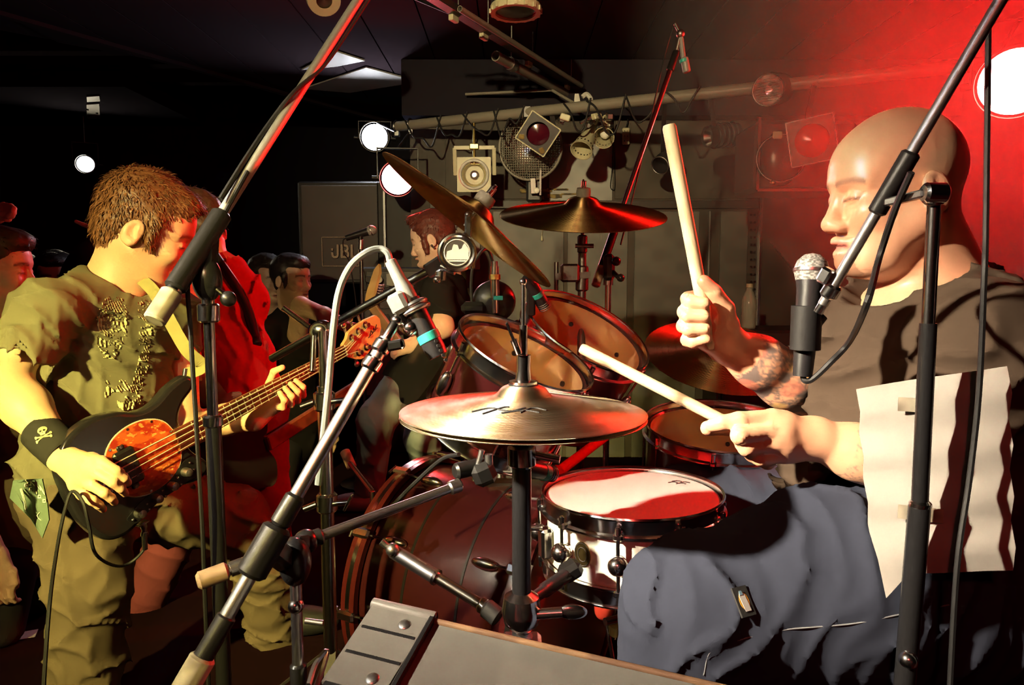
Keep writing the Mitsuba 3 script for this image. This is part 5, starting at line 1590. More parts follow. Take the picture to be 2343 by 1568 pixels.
jk = part(key, 'jack_plate', [box((.03, .004, .024), G(.055, -.168, -.024), GB, .002), rod(G(.055, -.165, -.024), G(.055, -.182, -.024), .007, n=14)], 'chrome')
wdt = lambda x: .0195 + (.864 - x) / (.864 - .24) * .0115
nk_ = [(x, s * wdt(x)) for s, xs in ((1, (.205, .45, .70, .864)), (-1, (.864, .70, .45, .205))) for x in xs]
part(key, 'fingerboard', slab(nk_, .006, G(0, 0, .0015), GB), 'rosewood', False)
rows = []
for x in np.linspace(.19, .88, 12):
    w, d = wdt(min(x, .864)), .021
    rows.append([G(x, w * math.cos(a), .0015 - d * math.sin(a)) for a in np.linspace(0, math.pi, 13)])
rows = np.array(rows); nr_, nc = rows.shape[:2]
i, j = np.meshgrid(np.arange(nr_ - 1), np.arange(nc - 1), indexing='ij')
k_ = i * nc + j
part(key, 'neck', (rows.reshape(-1, 3), np.concatenate([np.stack([k_, k_ + nc, k_ + nc + 1], -1).reshape(-1, 3), np.stack([k_, k_ + nc + 1, k_ + 1], -1).reshape(-1, 3)])), 'neck_maple', True)
fr = [.864 * 2 ** (-n / 12) for n in range(1, 22)]
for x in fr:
    part(key, 'fret', rod(G(x, -wdt(x), .0078), G(x, wdt(x), .0078), .0012, n=6), 'string_glint')
for n in (3, 5, 7, 9, 15, 17, 19, 21):
    x = (.864 * 2 ** (-n / 12) + .864 * 2 ** (-(n - 1) / 12)) / 2
    part(key, 'inlay', rod(G(x, 0, .007), G(x, 0, .0079), .0032, n=12), 'ivory')
x = (.864 * 2 ** (-1.0) + .864 * 2 ** (-11 / 12)) / 2
for s in (-1, 1):
    part(key, 'inlay', rod(G(x, s * .013, .007), G(x, s * .013, .0079), .0032, n=12), 'ivory')
part(key, 'nut', box((.005, .04, .006), G(.866, 0, .008), GB, .001), 'ivory')
hs_ = sg.Polygon([(.866, .021), (.89, .034), (.905, .052), (.95, .062), (1.0, .066), (1.055, .064), (1.07, .045), (1.065, .012), (1.05, -.01), (1.02, -.024), (.99, -.042), (.96, -.056), (.93, -.058), (.905, -.048), (.866, -.021)]).buffer(-.006).buffer(.006)
hk_ = part(key, 'headstock', slab(hs_, .015, G(0, 0, -.013), GB), 'neck_maple', 40, 'maple headstock')
posts = ((.915, .034), (.955, .042), (.995, .048), (.93, -.032), (1.03, .048))
for x, y in ((.912, .030), (.95, .040), (.99, .049), (.925, -.030), (.968, -.026)):
    part(hk_, 'tuner', [lathe([(.0115, .002), (.0115, .004), (.007, .006), (.0062, .014), (.0072, .017), (1e-4, .017)], G(x, y, 0), gZ, 18)], 'chrome')
    s = 1 if y > 0 else -1
    part(hk_, 'tuner_key', [rod(G(x, y, -.02), G(x, y + s * .035, -.02), .004), put(ball((0, 0, 0), 1, n=2), G(x, y + s * .046, -.02), GB @ np.diag((.013, .011, .005)))], 'dull_chrome')
part(hk_, 'printed_logo', [words('BASS', .008, .0004, G(1.0, .012, .0022), GB)] if False else [slab(sg.LineString([(1.0, .005), (1.012, .02), (1.016, .008), (1.028, .024), (1.03, .012), (1.045, .03)]).buffer(.0022), .0004, G(0, 0, .0021), GB), slab(sg.LineString([(.99, .0), (1.045, .018)]).buffer(.0012), .0004, G(0, 0, .0021), GB)], 'ink', False)
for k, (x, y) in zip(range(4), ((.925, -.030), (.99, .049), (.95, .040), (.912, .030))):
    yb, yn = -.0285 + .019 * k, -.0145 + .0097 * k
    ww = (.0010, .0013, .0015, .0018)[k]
    part(key, 'string', tube([G(-.03, yb, .0125), G(0, yb, .0135), G(.866, yn, .0115), G(x, y * .8, .009)], ww, 6), 'string_glint', True)
part(key, 'strap_button', rod(G(.302, .146, -.025), G(.312, .165, -.025), .006), 'chrome')
plug = G(.055, -.182, -.024)
solo('instrument_cable', 'cable curling from the bass guitar jack up past the hip', 'cable', cable([plug, plug + V(-.003, 0, -.05), plug + V(-.035, -.03, -.075), P(222, 1272, 1.32), P(203, 1200, 1.29), P(190, 1150, 1.29), P(165, 1125, 1.3), P(148, 1170, 1.28), P(130, 1260, 1.22), P(112, 1400, 1.1), P(95, 1650, 1.05)], .0032), 'black_rubber')
part('bass_guitar', 'jack_plug', [rod(plug, plug + V(0, 0, -.05), .0055, n=14), rod(plug + V(0, 0, -.01), plug + V(0, 0, -.018), .0075, n=14)], 'chrome')

# ------------------------------------------------------------------ the bassist
mat('tee_olive', (0.138, 0.128, 0.077), 0.92, spec=0.1)
mat('khaki', (0.105, 0.08, 0.05), 0.9, spec=0.12)
mat('hair_brown', VC, 0.5, spec=0.4)
mat('wrist_black', (0.026, 0.025, 0.023), 0.95, spec=.1)
mat('print_gold', speck((0.5, 0.48, 0.27), (0.3, 0.28, 0.15), 150, .4, .6), 0.8, spec=.1)
mat('bandana_green', (0.1, 0.14, 0.1), 0.9, spec=.1)
bk = thing('person', 'brown-haired man in an olive T-shirt looking down at his black bass guitar', 'person')
fB = head_frame(22, 22, 4)
fc = P(334, 527, 1.712)
b = Body(.02)
head(b, fc, fB, 1.06, .008)
nb = P(268, 660, 1.712)
b.cone(fc + fB @ V(-.03, 0, -.05), nb, .058, .068, .03)
b.cone(nb, P(235, 760, 1.691), .066, .06, .04)
b.cone(P(240, 760, 1.691), P(110, 735, 1.56), .05, .045)
b.cone(P(240, 760, 1.691), P(392, 735, 1.82), .05, .045)
RS_, RE_, RW_ = P(98, 722, 1.576), P(8, 866, 1.493), P(128, 1018, 1.401)
b.chain([RS_, RE_], [.055, .047], .02)
b.chain([RE_, P(60, 930, 1.454), RW_], [.047, .045, .029], .02)
b.chain([RW_, P(142, 1046, 1.388)], [.029, .028], .02)
hand(b, P(142, 1046, 1.388), [P(232, 1056, 1.326), P(224, 1084, 1.315), P(208, 1110, 1.321), P(188, 1132, 1.332)],
     [P(160, 1058, 1.371), P(205, 1052, 1.332), P(245, 1068, 1.326), P(276, 1082, 1.343)],
     [[P(266, 1078, 1.315), P(284, 1094, 1.326), P(293, 1106, 1.349)],
      [P(258, 1104, 1.308), P(276, 1118, 1.321), P(286, 1130, 1.345)],
      [P(238, 1128, 1.31), P(254, 1140, 1.323), P(262, 1150, 1.349)],
      [P(212, 1146, 1.321), P(226, 1156, 1.332), P(236, 1166, 1.354)]], .0092, .017, .027)
LS_, LE_, LW_ = P(398, 715, 1.84), P(418, 985, 1.80), G(.49, -.085, -.062)
b.chain([LS_, LE_], [.055, .043], .02)
b.chain([LE_, P(520, 960, 1.90), LW_], [.045, .041, .028], .02)
x0 = .585
hand(b, LW_, [G(x0 + .035, -.062, -.030), G(x0 + .012, -.065, -.034), G(x0 - .012, -.066, -.034), G(x0 - .034, -.064, -.030)],
     [G(x0 - .02, -.05, -.062), G(x0 - .005, -.0, -.058), G(x0 + .008, .036, -.036), G(x0 + .02, .046, -.006)],
     [[G(x0 + .052, -.064, .012), G(x0 + .045, -.03, .032), G(x0 + .035, -.004, .02)],
      [G(x0 + .024, -.070, .014), G(x0 + .018, -.034, .036), G(x0 + .01, -.004, .022)],
      [G(x0 - .004, -.070, .014), G(x0 - .009, -.038, .036), G(x0 - .014, -.008, .022)],
      [G(x0 - .032, -.066, .010), G(x0 - .035, -.040, .030), G(x0 - .036, -.014, .02)]], .0088, .016, .027)
b.cone(P(240, 750, 1.68), P(230, 1090, 1.66), .055, .06, .04)
v, f = b.mesh(.0036)
v, f = relax((v, f), 1)
col = skin_colors(v, (.62, .37, .23), 8)
paint_head(col, v, fc, fB, 1.06, (.22, .11, .05), (.5, .2, .15), (.3, .17, .1, .25))
part(bk, 'body', (v, f), 'skin', True, color=np.clip(col, 0, 1))
# hair: a cap of short brown hair with loose tufts
hq = lambda x, y, z: fc + fB @ V(x, y, z) * 1.06
b = Body(.02)
b.ell(hq(-.016, 0, .046), (.103, .084, .096), fB)
b.ell(hq(.045, 0, .078), (.055, .06, .045), fB)
b.ell(hq(-.06, 0, -.012), (.05, .068, .06), fB)
for t in (1, -1):
    b.cone(hq(.022, t * .072, .03), hq(.024, t * .074, -.022), .016, .011)
b.cone(hq(.16, 0, -.075), hq(.128, 0, .012), .095, .088, .012, '-')
for t in (1, -1):
    b.ell(hq(.072, t * .09, -.0), (.046, .05, .052), fB, .01, '-')
    b.ell(hq(-.012, t * .1, -.022), (.028, .036, .034), fB, .006, '-')
b.ell(hq(.02, 0, -.13), (.11, .11, .088), fB, .01, '-')
hf = lambda p: meshkit.fbm(np.column_stack([(p - fc) @ fB[:, 0] * 18, (p - fc) @ fB[:, 1] * 60, (p - fc) @ fB[:, 2] * 28]), 3, 2)
b.warp = lambda p: -(.012 * hf(p) - .004)
hv, hfc = b.mesh(.0036)
hn_ = meshkit.fbm(np.column_stack([(hv - fc) @ fB[:, 0] * 70, (hv - fc) @ fB[:, 1] * 200, (hv - fc) @ fB[:, 2] * 110]), 3, 4)[:, None]
hair_col = V(.07, .026, .010) * (1 - hn_) + V(.17, .072, .028) * hn_
hr = part(bk, 'hair', (hv, hfc), 'hair_brown', True, 'short brown hair', color=hair_col)
tv, tf = tufts((hv, hfc), 4200, .018, 7, lambda p: np.tile(fB @ V(.55, 0, -.35), (len(p), 1)) + .9 * (p - hq(-.02, 0, .12)) / .1, .0015, .35, .5)
tcol = np.repeat(V(.06, .023, .009) + np.random.default_rng(3).uniform(0, 1, (len(tv) // 5, 1)) * V(.14, .06, .025), 5, 0)
part(hr, 'strands', (tv, tf), 'hair_brown', False, kind='stuff', color=tcol)
# T-shirt
b = Body(.035)
ax_t = V(0, 0, 1)
fwd = unit(V(.76, -.65, 0)); lft = V(-fwd[1], fwd[0], 0)
TB = np.stack([fwd, lft, UPZ], 1)
b.ell(P(240, 770, 1.691), (.115, .17, .17), TB)
b.ell(P(235, 930, 1.669), (.11, .155, .17), TB)
b.ell(P(215, 1040, 1.653), (.115, .165, .10), TB)
b.cone(P(262, 680, 1.712), P(110, 705, 1.519), .06, .066)
b.cone(P(270, 680, 1.712), P(392, 712, 1.84), .06, .064)
s1, s2 = P(100, 716, 1.54), P(42, 836, 1.468)
b.cone(s1, s2, .07, .066, .02)
s3, s4 = P(396, 716, 1.84), P(398, 846, 1.84)
b.cone(s3, s4, .068, .06, .02)
for a, c, r in ((s1, s2, .060), (s3, s4, .054)):
    ax = unit(c - a)
    b.cone(c - ax * .01, c + ax * .15, r * .97, r * 2.2, .003, '-')
b.cone(P(272, 668, 1.712), P(318, 560, 1.712), .066, .12, .006, '-')
b.cut(P(200, 1098, 1.659), V(-.1, 0, -1), .004)
b.warp = folds(.017, [(V(.75, .2, 1), .06, 1.0), (V(-.5, .5, .8), .08, .7), (V(.8, .4, .1), .05, .5)], 21, .004)
teeb = b
part(bk, 'shirt', relax(b.mesh(.0058), 1), 'tee_olive', True, 'olive T-shirt')
# gold print: cracked leafy shapes lifted a hair off the cloth of the chest
def skin_patch(bd, poly, m, y0, y1, parent, name, lift=.0045, step=5, keep=None):
    """Lays a printed patch on the front of a body: the cells of a pixel grid inside poly, projected onto the cloth."""
    x0, ya, x1, yb = poly.bounds
    xs, ys_ = np.arange(x0, x1 + step, step), np.arange(ya, yb + step, step)
    gx, gy = np.meshgrid(xs, ys_)
    base_ = np.array([P(x, y, 1.0) for x, y in zip(gx.ravel(), gy.ravel())]) - CAM
    t = np.linspace(y0, y1, 120)
    pts = CAM + base_[:, None, :] * t[None, :, None]
    d = bd.eval(pts.reshape(-1, 3)).reshape(len(base_), -1)
    hit = d < lift
    k = np.argmax(hit, 1)
    ok = hit.any(1) & shapely.contains_xy(poly, gx.ravel(), gy.ravel())
    pp = pts[np.arange(len(k)), np.maximum(k - 0, 0)]
    if keep is not None:
        ok &= keep(gx.ravel(), gy.ravel(), pp)
    w = len(xs)
    ff = []
    okg = ok.reshape(len(ys_), w); tt = t[k].reshape(len(ys_), w)
    for r in range(len(ys_) - 1):
        for c in range(w - 1):
            if okg[r, c] and okg[r, c + 1] and okg[r + 1, c] and okg[r + 1, c + 1] and np.ptp(tt[r:r + 2, c:c + 2]) < .04:
                a = r * w + c
                ff += [[a, a + w, a + w + 1], [a, a + w + 1, a + 1]]
    if not ff:
        return
    ff = np.array(ff)
    u, inv = np.unique(ff, return_inverse=True)
    part(parent, name, (pp[u], inv.reshape(-1, 3)), m, True)
import shapely
crack = lambda sd, th: (lambda x, y, p: np.abs(meshkit.fbm(p * 55, 3, sd) - .5) > th)
sh = bk + '__shirt'
skin_patch(teeb, sg.Polygon([(228, 690), (250, 676), (280, 682), (292, 710), (290, 760), (276, 800), (262, 824), (236, 820), (222, 790), (218, 740)]), 'print_gold', 1.3, 1.95, sh, 'print', step=2.2, keep=crack(3, .028))
skin_patch(teeb, sg.Polygon([(314, 690), (340, 684), (352, 700), (352, 740), (344, 790), (338, 860), (318, 905), (300, 880), (316, 820), (316, 740)]), 'print_gold', 1.3, 1.95, sh, 'print', step=2.2, keep=crack(5, .04))
skin_patch(teeb, sg.Polygon([(228, 855), (300, 866), (330, 905), (330, 945), (280, 940), (236, 912), (240, 890)]), 'print_gold', 1.3, 1.95, sh, 'print', step=2.2, keep=crack(9, .06))
cr = V(*P(272, 668, 1.712))
# strap over the far shoulder
mat('strap_gold', (0.3, 0.27, 0.11), 0.7, spec=.1)
stp = [P(325, 640, 1.669), P(352, 668, 1.626), P(378, 715, 1.605), P(405, 765, 1.605), P(430, 805, 1.605), P(462, 838, 1.626), G(.305, .15, -.02)]
sps = spline(stp, 8)
tn = np.gradient(sps, axis=0); tn /= np.linalg.norm(tn, axis=1, keepdims=True)
sdv = np.cross(tn, np.tile(unit(V(.4, -.9, .2)), (len(sps), 1))); sdv /= np.linalg.norm(sdv, axis=1, keepdims=True)
nvv = np.cross(tn, sdv)
quad = np.stack([sps - sdv * .014, sps + sdv * .014, sps + sdv * .014 + nvv * .002, sps - sdv * .014 + nvv * .002], 1).reshape(-1, 3)
i = np.arange(len(sps) - 1)[:, None] * 4
qf = np.concatenate([np.concatenate([i + a, i + (a + 1) % 4, i + (a + 1) % 4 + 4], 1) for a in range(4)] + [np.concatenate([i + a, i + (a + 1) % 4 + 4, i + a + 4], 1) for a in range(4)])
part('bass_guitar', 'strap', (quad, qf), 'strap_gold', False, 'yellowish strap')
# wristband with a skull and crossbones
wa, wc = P(92, 985, 1.424), P(152, 1040, 1.39)
wax = unit(wc - wa)
wb_ = part(bk, 'wristband', lathe([(.036, 0), (.04, .004), (.041, .03), (.04, np.linalg.norm(wc - wa) - .004), (.034, np.linalg.norm(wc - wa))], wa, wax, 32), 'wrist_black', True, 'black wristband')
sc0 = (wa + wc) / 2
so = unit((CAM - sc0) - wax * ((CAM - sc0) @ wax))
sB_ = np.stack([unit(wax * .45 + np.cross(so, wax) * .9), unit(np.cross(so, wax * .45 + np.cross(so, wax) * .9)), so], 1)
sk = sg.Point(0, .006).buffer(.0088).union(sg.box(-.0048, -.006, .0048, .002))
for x in (-.0035, .0035):
    sk = sk.difference(sg.Point(x, .0045).buffer(.0022))
sk = sk.difference(sg.Polygon([(0, .002), (-.0012, -.0012), (.0012, -.0012)]))
bones = sg.LineString([(-.014, -.006), (.014, -.015)]).buffer(.0017).union(sg.LineString([(-.014, -.015), (.014, -.006)]).buffer(.0017))
for x, y in ((-.014, -.006), (.014, -.015), (-.014, -.015), (.014, -.006)):
    bones = bones.union(sg.Point(x - .0005, y + .0014).buffer(.0022)).union(sg.Point(x, y - .0014).buffer(.0022))
g0 = slab(sk, .0012, (0, 0, 0)), slab(bones, .0012, (0, 0, 0))
def wrapped(m):
    tm = trimesh.Trimesh(*m, process=False)
    for _ in range(2):
        tm = tm.subdivide()
    q = np.array(tm.vertices)
    w = q[:, :2] @ sB_[:, :2].T
    al = w @ wax
    ac = w @ np.cross(so, wax)
    ang = ac / .041
    rr = .0412 + q[:, 2]
    ctr_ = sc0 + al[:, None] * wax
    return ctr_ + rr[:, None] * (np.cos(ang)[:, None] * so + np.sin(ang)[:, None] * np.cross(so, wax)), np.array(tm.faces)
part(wb_, 'skull', wrapped(g0[0]), 'print_gold', False)
part(wb_, 'crossbones', wrapped(g0[1]), 'print_gold', False)
# trousers
b = Body(.03)
b.ell(P(222, 1120, 1.669), (.125, .165, .13), TB)
b.chain([P(190, 1170, 1.605), P(206, 1330, 1.573), P(190, 1640, 1.605)], [.105, .085, .075])
b.chain([P(285, 1140, 1.733), P(540, 1190, 1.905), P(600, 1300, 1.969), P(640, 1500, 2.065)], [.105, .088, .078, .076])
b.cut(P(640, 1528, 2.065), V(.05, 0, -1), .004)
b.warp = folds(.017, [(V(.5, .3, .9), .08, 1.0), (V(-.6, .2, .8), .1, .8), (V(1, .2, .1), .07, .5)], 31, .003)
part(bk, 'trousers', relax(b.mesh(.0065), 1), 'khaki', True, 'khaki trousers')
for q in (P(650, 1545, 2.076), P(192, 1700, 1.605)):
    part(bk, 'shoe', put(ball((0, 0, 0), 1, n=3), V(q[0] + .05, q[1] - .02, .045), np.diag((.135, .05, .045))), 'black_rubber', True)
# bandana hanging from the back pocket
bn = sg.Polygon([(30, 1100), (96, 1096), (108, 1150), (112, 1190), (96, 1232), (70, 1188), (22, 1140)])
pts_ = {}
def cloth(x, y):
    t = (y - 1095) / 140
    return P(x, y, 1.40 + .015 * math.sin(x * .09) + .01 * t)
tri = trimesh.creation.triangulate_polygon(bn.segmentize(9), engine='earcut')
sub = trimesh.Trimesh(np.column_stack([tri[0], np.zeros(len(tri[0]))]), tri[1]).subdivide().subdivide()
cv_ = np.array([cloth(x, y) for x, y, _ in sub.vertices])
bd_ = part(bk, 'bandana', join((cv_, np.array(sub.faces)), (cv_ + V(0, .003, 0), np.array(sub.faces)[:, ::-1])), 'bandana_green', True, 'green patterned bandana in the pocket')
mat('bandana_white', (0.6, 0.62, 0.48), 0.9, spec=.1)
def on_cloth(lines, r=.0011):
    return [tube([cloth(x, y) + V(0, -.0022, 0) for x, y in np.vstack([np.linspace(a, c, 6) for a, c in zip(L[:-1], L[1:])])], r, 5) for L in lines]
sqs = []
for x, y in ((62, 1110), (72, 1118), (82, 1127), (92, 1136), (103, 1146)):
    sqs += [[(x - 3, y - 3), (x + 3, y - 3), (x + 3, y + 3), (x - 3, y + 3), (x - 3, y - 3)]]
part(bd_, 'print_squares', on_cloth(sqs, .0013), 'bandana_white', False, kind='stuff')
part(bd_, 'print_lines', on_cloth([[(48, 1118), (55, 1140), (60, 1165)], [(51, 1117), (58, 1139), (63, 1164)], [(60, 1098), (66, 1104), (62, 1108), (72, 1110), (70, 1100), (80, 1112)], [(84, 1098), (88, 1112), (96, 1122), (92, 1108), (104, 1132)], [(86, 1178), (90, 1186), (96, 1190)], [(92, 1172), (86, 1180)]], .0011), 'bandana_white', False, kind='stuff')
# ------------------------------------------------------------------ the second guitarist in red, the guitarist at the back, the audience
mat('tee_red', (0.56, 0.06, 0.063), 0.9, spec=0.12)
mat('trousers_redlit', (0.17, 0.042, 0.047), 0.9, spec=.1)  # red stage light painted into the cloth colour
mat('tee_black', (0.016, 0.014, 0.015), 0.9, spec=0.12)
mat('tee_dark', (0.024, 0.022, 0.026), 0.9, spec=0.12)
mat('jeans_light', speck((0.2, 0.23, 0.25), (0.14, 0.165, 0.185), 14), 0.88, spec=.12)
mat('white_trim', (0.7, 0.66, 0.6), .8)


def figure_hair(key, c, B, s, fn, colr, h=.004, seed=1, n=2500, L=.02):
    b = Body(.02)
    q = lambda x, y, z: c + B @ V(x, y, z) * s
    fn(b, q)
    b.warp = lambda p: -(.010 * meshkit.fbm((p - c) @ B * V(30, 60, 40), 3, seed) - .004)
    m = b.mesh(h)
    t = meshkit.fbm((m[0] - c) @ B * V(80, 200, 110), 3, seed)[:, None]
    hr = part(key, 'hair', m, 'hair_brown', True, color=np.asarray(colr) * (.5 + t))
    if n:
        tm = tufts(m, n, L, seed, lambda p: np.tile(B @ V(.3, 0, -.5), (len(p), 1)) + .9 * (p - q(-.02, 0, .12)) / .1, .0014, .4, .6)
        part(hr, 'strands', tm, 'hair_brown', False, kind='stuff', color=np.tile(np.asarray(colr) * .9, (len(tm[0]), 1)))


def short_hair(b, q):
    b.ell(q(-.016, 0, .046), (.102, .083, .094))
    b.ell(q(-.05, 0, -.02), (.052, .066, .05))
    b.cone(q(.02, .074, .02), q(.02, .074, -.03), .012, .008)
    b.cone(q(.02, -.074, .02), q(.02, -.074, -.03), .012, .008)
    b.cone(q(.17, 0, -.08), q(.135, 0, .0), .10, .088, .012, '-')
    for t in (1, -1):
        b.ell(q(.07, t * .09, -.01), (.043, .05, .05), k=.01, mode='-')
        b.ell(q(-.012, t * .1, -.02), (.026, .036, .032), k=.006, mode='-')
    b.ell(q(.02, 0, -.13), (.1, .1, .085), k=.01, mode='-')


# man in red behind the bassist
rk = thing('person', 'man in a red T-shirt bent over with his back turned behind the bassist', 'person')
rB = head_frame(150, 40)
rc = P(448, 528, 2.28)
b = Body(.02)
head(b, rc, rB, 1.0)
b.cone(rc, P(470, 610, 2.28), .06, .075, .03)
b.cone(P(470, 620, 2.28), P(540, 930, 2.28), .07, .06, .04)
a1, a2, a3 = P(415, 640, 2.16), P(420, 830, 2.08), P(505, 925, 2.06)
b.chain([a1, a2, a3], [.055, .047, .032], .02)
hand(b, a3, [P(548, 920, 2.04), P(552, 932, 2.04), P(552, 944, 2.05), P(548, 954, 2.06)], [P(515, 915, 2.05), P(530, 905, 2.03), P(548, 902, 2.02)],
     [[P(566, 928, 2.03), P(572, 938, 2.05)], [P(570, 940, 2.03), P(574, 950, 2.05)], [P(568, 952, 2.04), P(572, 960, 2.06)], [P(560, 962, 2.05), P(564, 968, 2.07)]], .0095)
v, f = b.mesh(.006)
part(rk, 'body', (v, f), 'skin', True, color=skin_colors(v, (.62, .40, .30), 15))
figure_hair(rk, rc, rB, 1.0, short_hair, (.08, .045, .025), .006, 3, 400)
b = Body(.035)
b.ell(P(478, 690, 2.28), (.17, .15, .17)); b.ell(P(525, 830, 2.28), (.15, .14, .16)); b.ell(P(545, 900, 2.28), (.145, .14, .1))
b.cone(P(478, 640, 2.28), P(418, 655, 2.16), .085, .08)
b.cone(P(418, 655, 2.16), P(424, 735, 2.12), .08, .068)
b.cone(P(490, 620, 2.3), P(560, 690, 2.34), .07, .085)
ax = unit(P(424, 735, 2.12) - P(418, 655, 2.16))
b.cone(P(424, 742, 2.12), P(424, 742, 2.12) + ax * .15, .06, .12, .003, '-')
b.cut(P(540, 915, 2.28), V(.12, 0, -1))
b.warp = folds(.024, [(V(1, .2, .12), .06, 1.0), (V(.6, 0, .8), .1, .5)], 41, .004)
redb = b
part(rk, 'shirt', relax(b.mesh(.0075), 1), 'tee_red', True, 'red T-shirt')
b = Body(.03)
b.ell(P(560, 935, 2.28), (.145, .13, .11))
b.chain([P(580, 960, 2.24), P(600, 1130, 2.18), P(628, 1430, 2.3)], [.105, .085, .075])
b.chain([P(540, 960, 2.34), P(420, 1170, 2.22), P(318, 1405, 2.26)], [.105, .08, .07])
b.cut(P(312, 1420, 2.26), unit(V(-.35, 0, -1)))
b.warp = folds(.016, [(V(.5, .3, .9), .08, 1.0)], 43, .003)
part(rk, 'trousers', b.mesh(.009), 'trousers_redlit', True)
part(rk, 'hem', torus(P(316, 1412, 2.26), unit(V(.35, .1, 1)), .062, .006, 28, 6), 'white_trim', True, 'pale hem')
for q in (P(318, 1430, 2.26), P(640, 1440, 2.3)):
    part(rk, 'shoe', put(ball((0, 0, 0), 1, n=2), V(q[0] - .03, q[1], .045), np.diag((.12, .05, .045))), 'black_rubber', True)
def onto2(bd, px, py, y0, y1):
    ys = np.linspace(y0, y1, 300)
    d = bd.eval(np.array([P(px, py, y) for y in ys]))
    k = np.argmax(d < 0)
    return P(px, py, ys[k] - .004)
st = spline([onto2(redb, x, y, 1.9, 2.6) for x, y in ((486, 578), (515, 620), (545, 665), (568, 715), (582, 765), (588, 790))], 5)
key = thing('electric_guitar', 'black electric guitar half hidden below the red-shirted man', 'electric guitar')
gp2 = sg.Polygon(spline([(-.16, .0), (-.15, .1), (-.08, .15), (.0, .12), (.08, .13), (.14, .15), (.15, .06), (.12, 0), (.14, -.07), (.11, -.13), (.03, -.11), (-.06, -.15), (-.14, -.12), (-.16, 0)], 6)[:-1])
gc, gn = P(520, 1058, 2.0), unit(V(1, -.45, .1))
g2 = basis(gn, V(.4, 1, .25))
part(key, 'body', slab(gp2.buffer(-.004).buffer(.004), .04, gc, g2), 'bass_black', 40)
part(key, 'neck', bar(gc + g2 @ V(.12, 0, .045), gc + g2 @ V(.62, 0, .045), .045, .02, gn, .004), 'rosewood')
part(key, 'strap', tube(st, .016, 8), 'black_rubber', True, 'black strap across the red shirt')

# guitarist at the back
gk = thing('person', 'auburn-haired guitarist in a black T-shirt and light jeans singing at the back', 'person')
wB = head_frame(172, 14)
wc_ = P(990, 549, 3.30)
b = Body(.02)
head(b, wc_, wB, 1.0, .014)
b.cone(wc_ + wB @ V(-.03, 0, -.06), P(1022, 632, 3.3), .056, .07, .03)
b.cone(P(1015, 680, 3.3), P(1000, 820, 3.3), .06, .06, .04)
e1, e2, e3 = P(1000, 668, 3.16), P(1012, 748, 3.06), P(940, 792, 3.02)
b.chain([e1, e2, e3], [.055, .05, .034], .02)
hand(b, e3, [P(918, 790, 3.0), P(914, 796, 3.0), P(914, 802, 3.0), P(916, 808, 3.01)], [P(934, 786, 3.0), P(920, 782, 2.98), P(908, 786, 2.98)],
     [[P(902, 796, 2.99), P(898, 804, 3.0)], [P(900, 804, 2.99), P(896, 811, 3.0)], [P(900, 810, 2.99), P(898, 816, 3.0)], [P(904, 815, 3.0), P(902, 820, 3.01)]], .0095)
h1, h2, h3 = P(985, 660, 3.46), P(950, 740, 3.50), P(876, 762, 3.30)
b.chain([h1, h2, h3], [.055, .045, .03], .02)
hand(b, h3, [P(866, 748, 3.28), P(863, 753, 3.27), P(861, 758, 3.27), P(860, 763, 3.27)], [P(872, 756, 3.26), P(868, 742, 3.24), P(858, 732, 3.24)],
     [[P(852, 742, 3.25), P(846, 748, 3.24)], [P(849, 750, 3.25), P(843, 756, 3.24)], [P(848, 757, 3.25), P(842, 763, 3.25)], [P(849, 764, 3.26), P(844, 769, 3.26)]], .0095)
v, f = b.mesh(.0048)
v, f = relax((v, f), 1)
col = skin_colors(v, (.66, .42, .33), 23)
paint_head(col, v, wc_, wB, 1.0, (.2, .09, .05), (.5, .2, .18))
part(gk, 'body', (v, f), 'skin', True, color=np.clip(col, 0, 1))
def quiff(b, q):
    short_hair(b, q)
    b.ell(q(.05, 0, .105), (.05, .055, .03))
    b.cone(q(.022, .078, -.01), q(.022, .078, -.055), .014, .012)
figure_hair(gk, wc_, wB, 1.0, quiff, (.11, .025, .018), .005, 7, 700, .016)
part(gk, 'ear_stud', [ball(wc_ + wB @ V(-.012, .093, -.034), .006, n=1), ball(wc_ + wB @ V(-.018, .094, -.044), .006, n=1)], 'chrome', True)
b = Body(.03)
b.ell(P(1010, 680, 3.32), (.13, .17, .16)); b.ell(P(985, 780, 3.32), (.125, .155, .16)); b.ell(P(975, 840, 3.32), (.13, .16, .08))
b.cone(P(1018, 645, 3.3), P(1002, 665, 3.16), .07, .07); b.cone(P(1002, 665, 3.16), P(1012, 716, 3.10), .07, .066)
b.cone(P(1018, 645, 3.3), P(985, 660, 3.46), .07, .07); b.cone(P(985, 660, 3.46), P(962, 716, 3.49), .068, .062)
b.cone(P(1020, 648, 3.3), P(1000, 590, 3.3), .064, .1, .006, '-')
b.warp = folds(.016, [(V(.6, .2, .9), .08, 1.0)], 51, .003)
part(gk, 'shirt', b.mesh(.007), 'tee_black', True, 'black T-shirt')
b = Body(.03)
b.ell(P(970, 850, 3.34), (.14, .16, .10))
b.chain([P(940, 865, 3.24), P(862, 960, 3.12), P(846, 1110, 3.2)], [.11, .085, .072])
b.chain([P(1000, 870, 3.44), P(965, 1000, 3.36), P(990, 1150, 3.55)], [.11, .085, .07])
b.warp = folds(.016, [(V(.7, .2, .9), .09, 1.0), (V(1, .1, .1), .07, .5)], 53, .003)
part(gk, 'jeans', b.mesh(.008), 'jeans_light', True, 'faded light jeans')
part(gk, 'belt', torus(P(968, 836, 3.32), unit(V(.2, 0, 1)), .125, .012, 36, 8), 'black_rubber', True)
for q in (P(820, 1130, 3.18), P(985, 1160, 3.55)):
    part(gk, 'shoe', put(ball((0, 0, 0), 1, n=2), V(q[0], q[1], .045), np.diag((.13, .05, .045))), 'mic_grey', True)
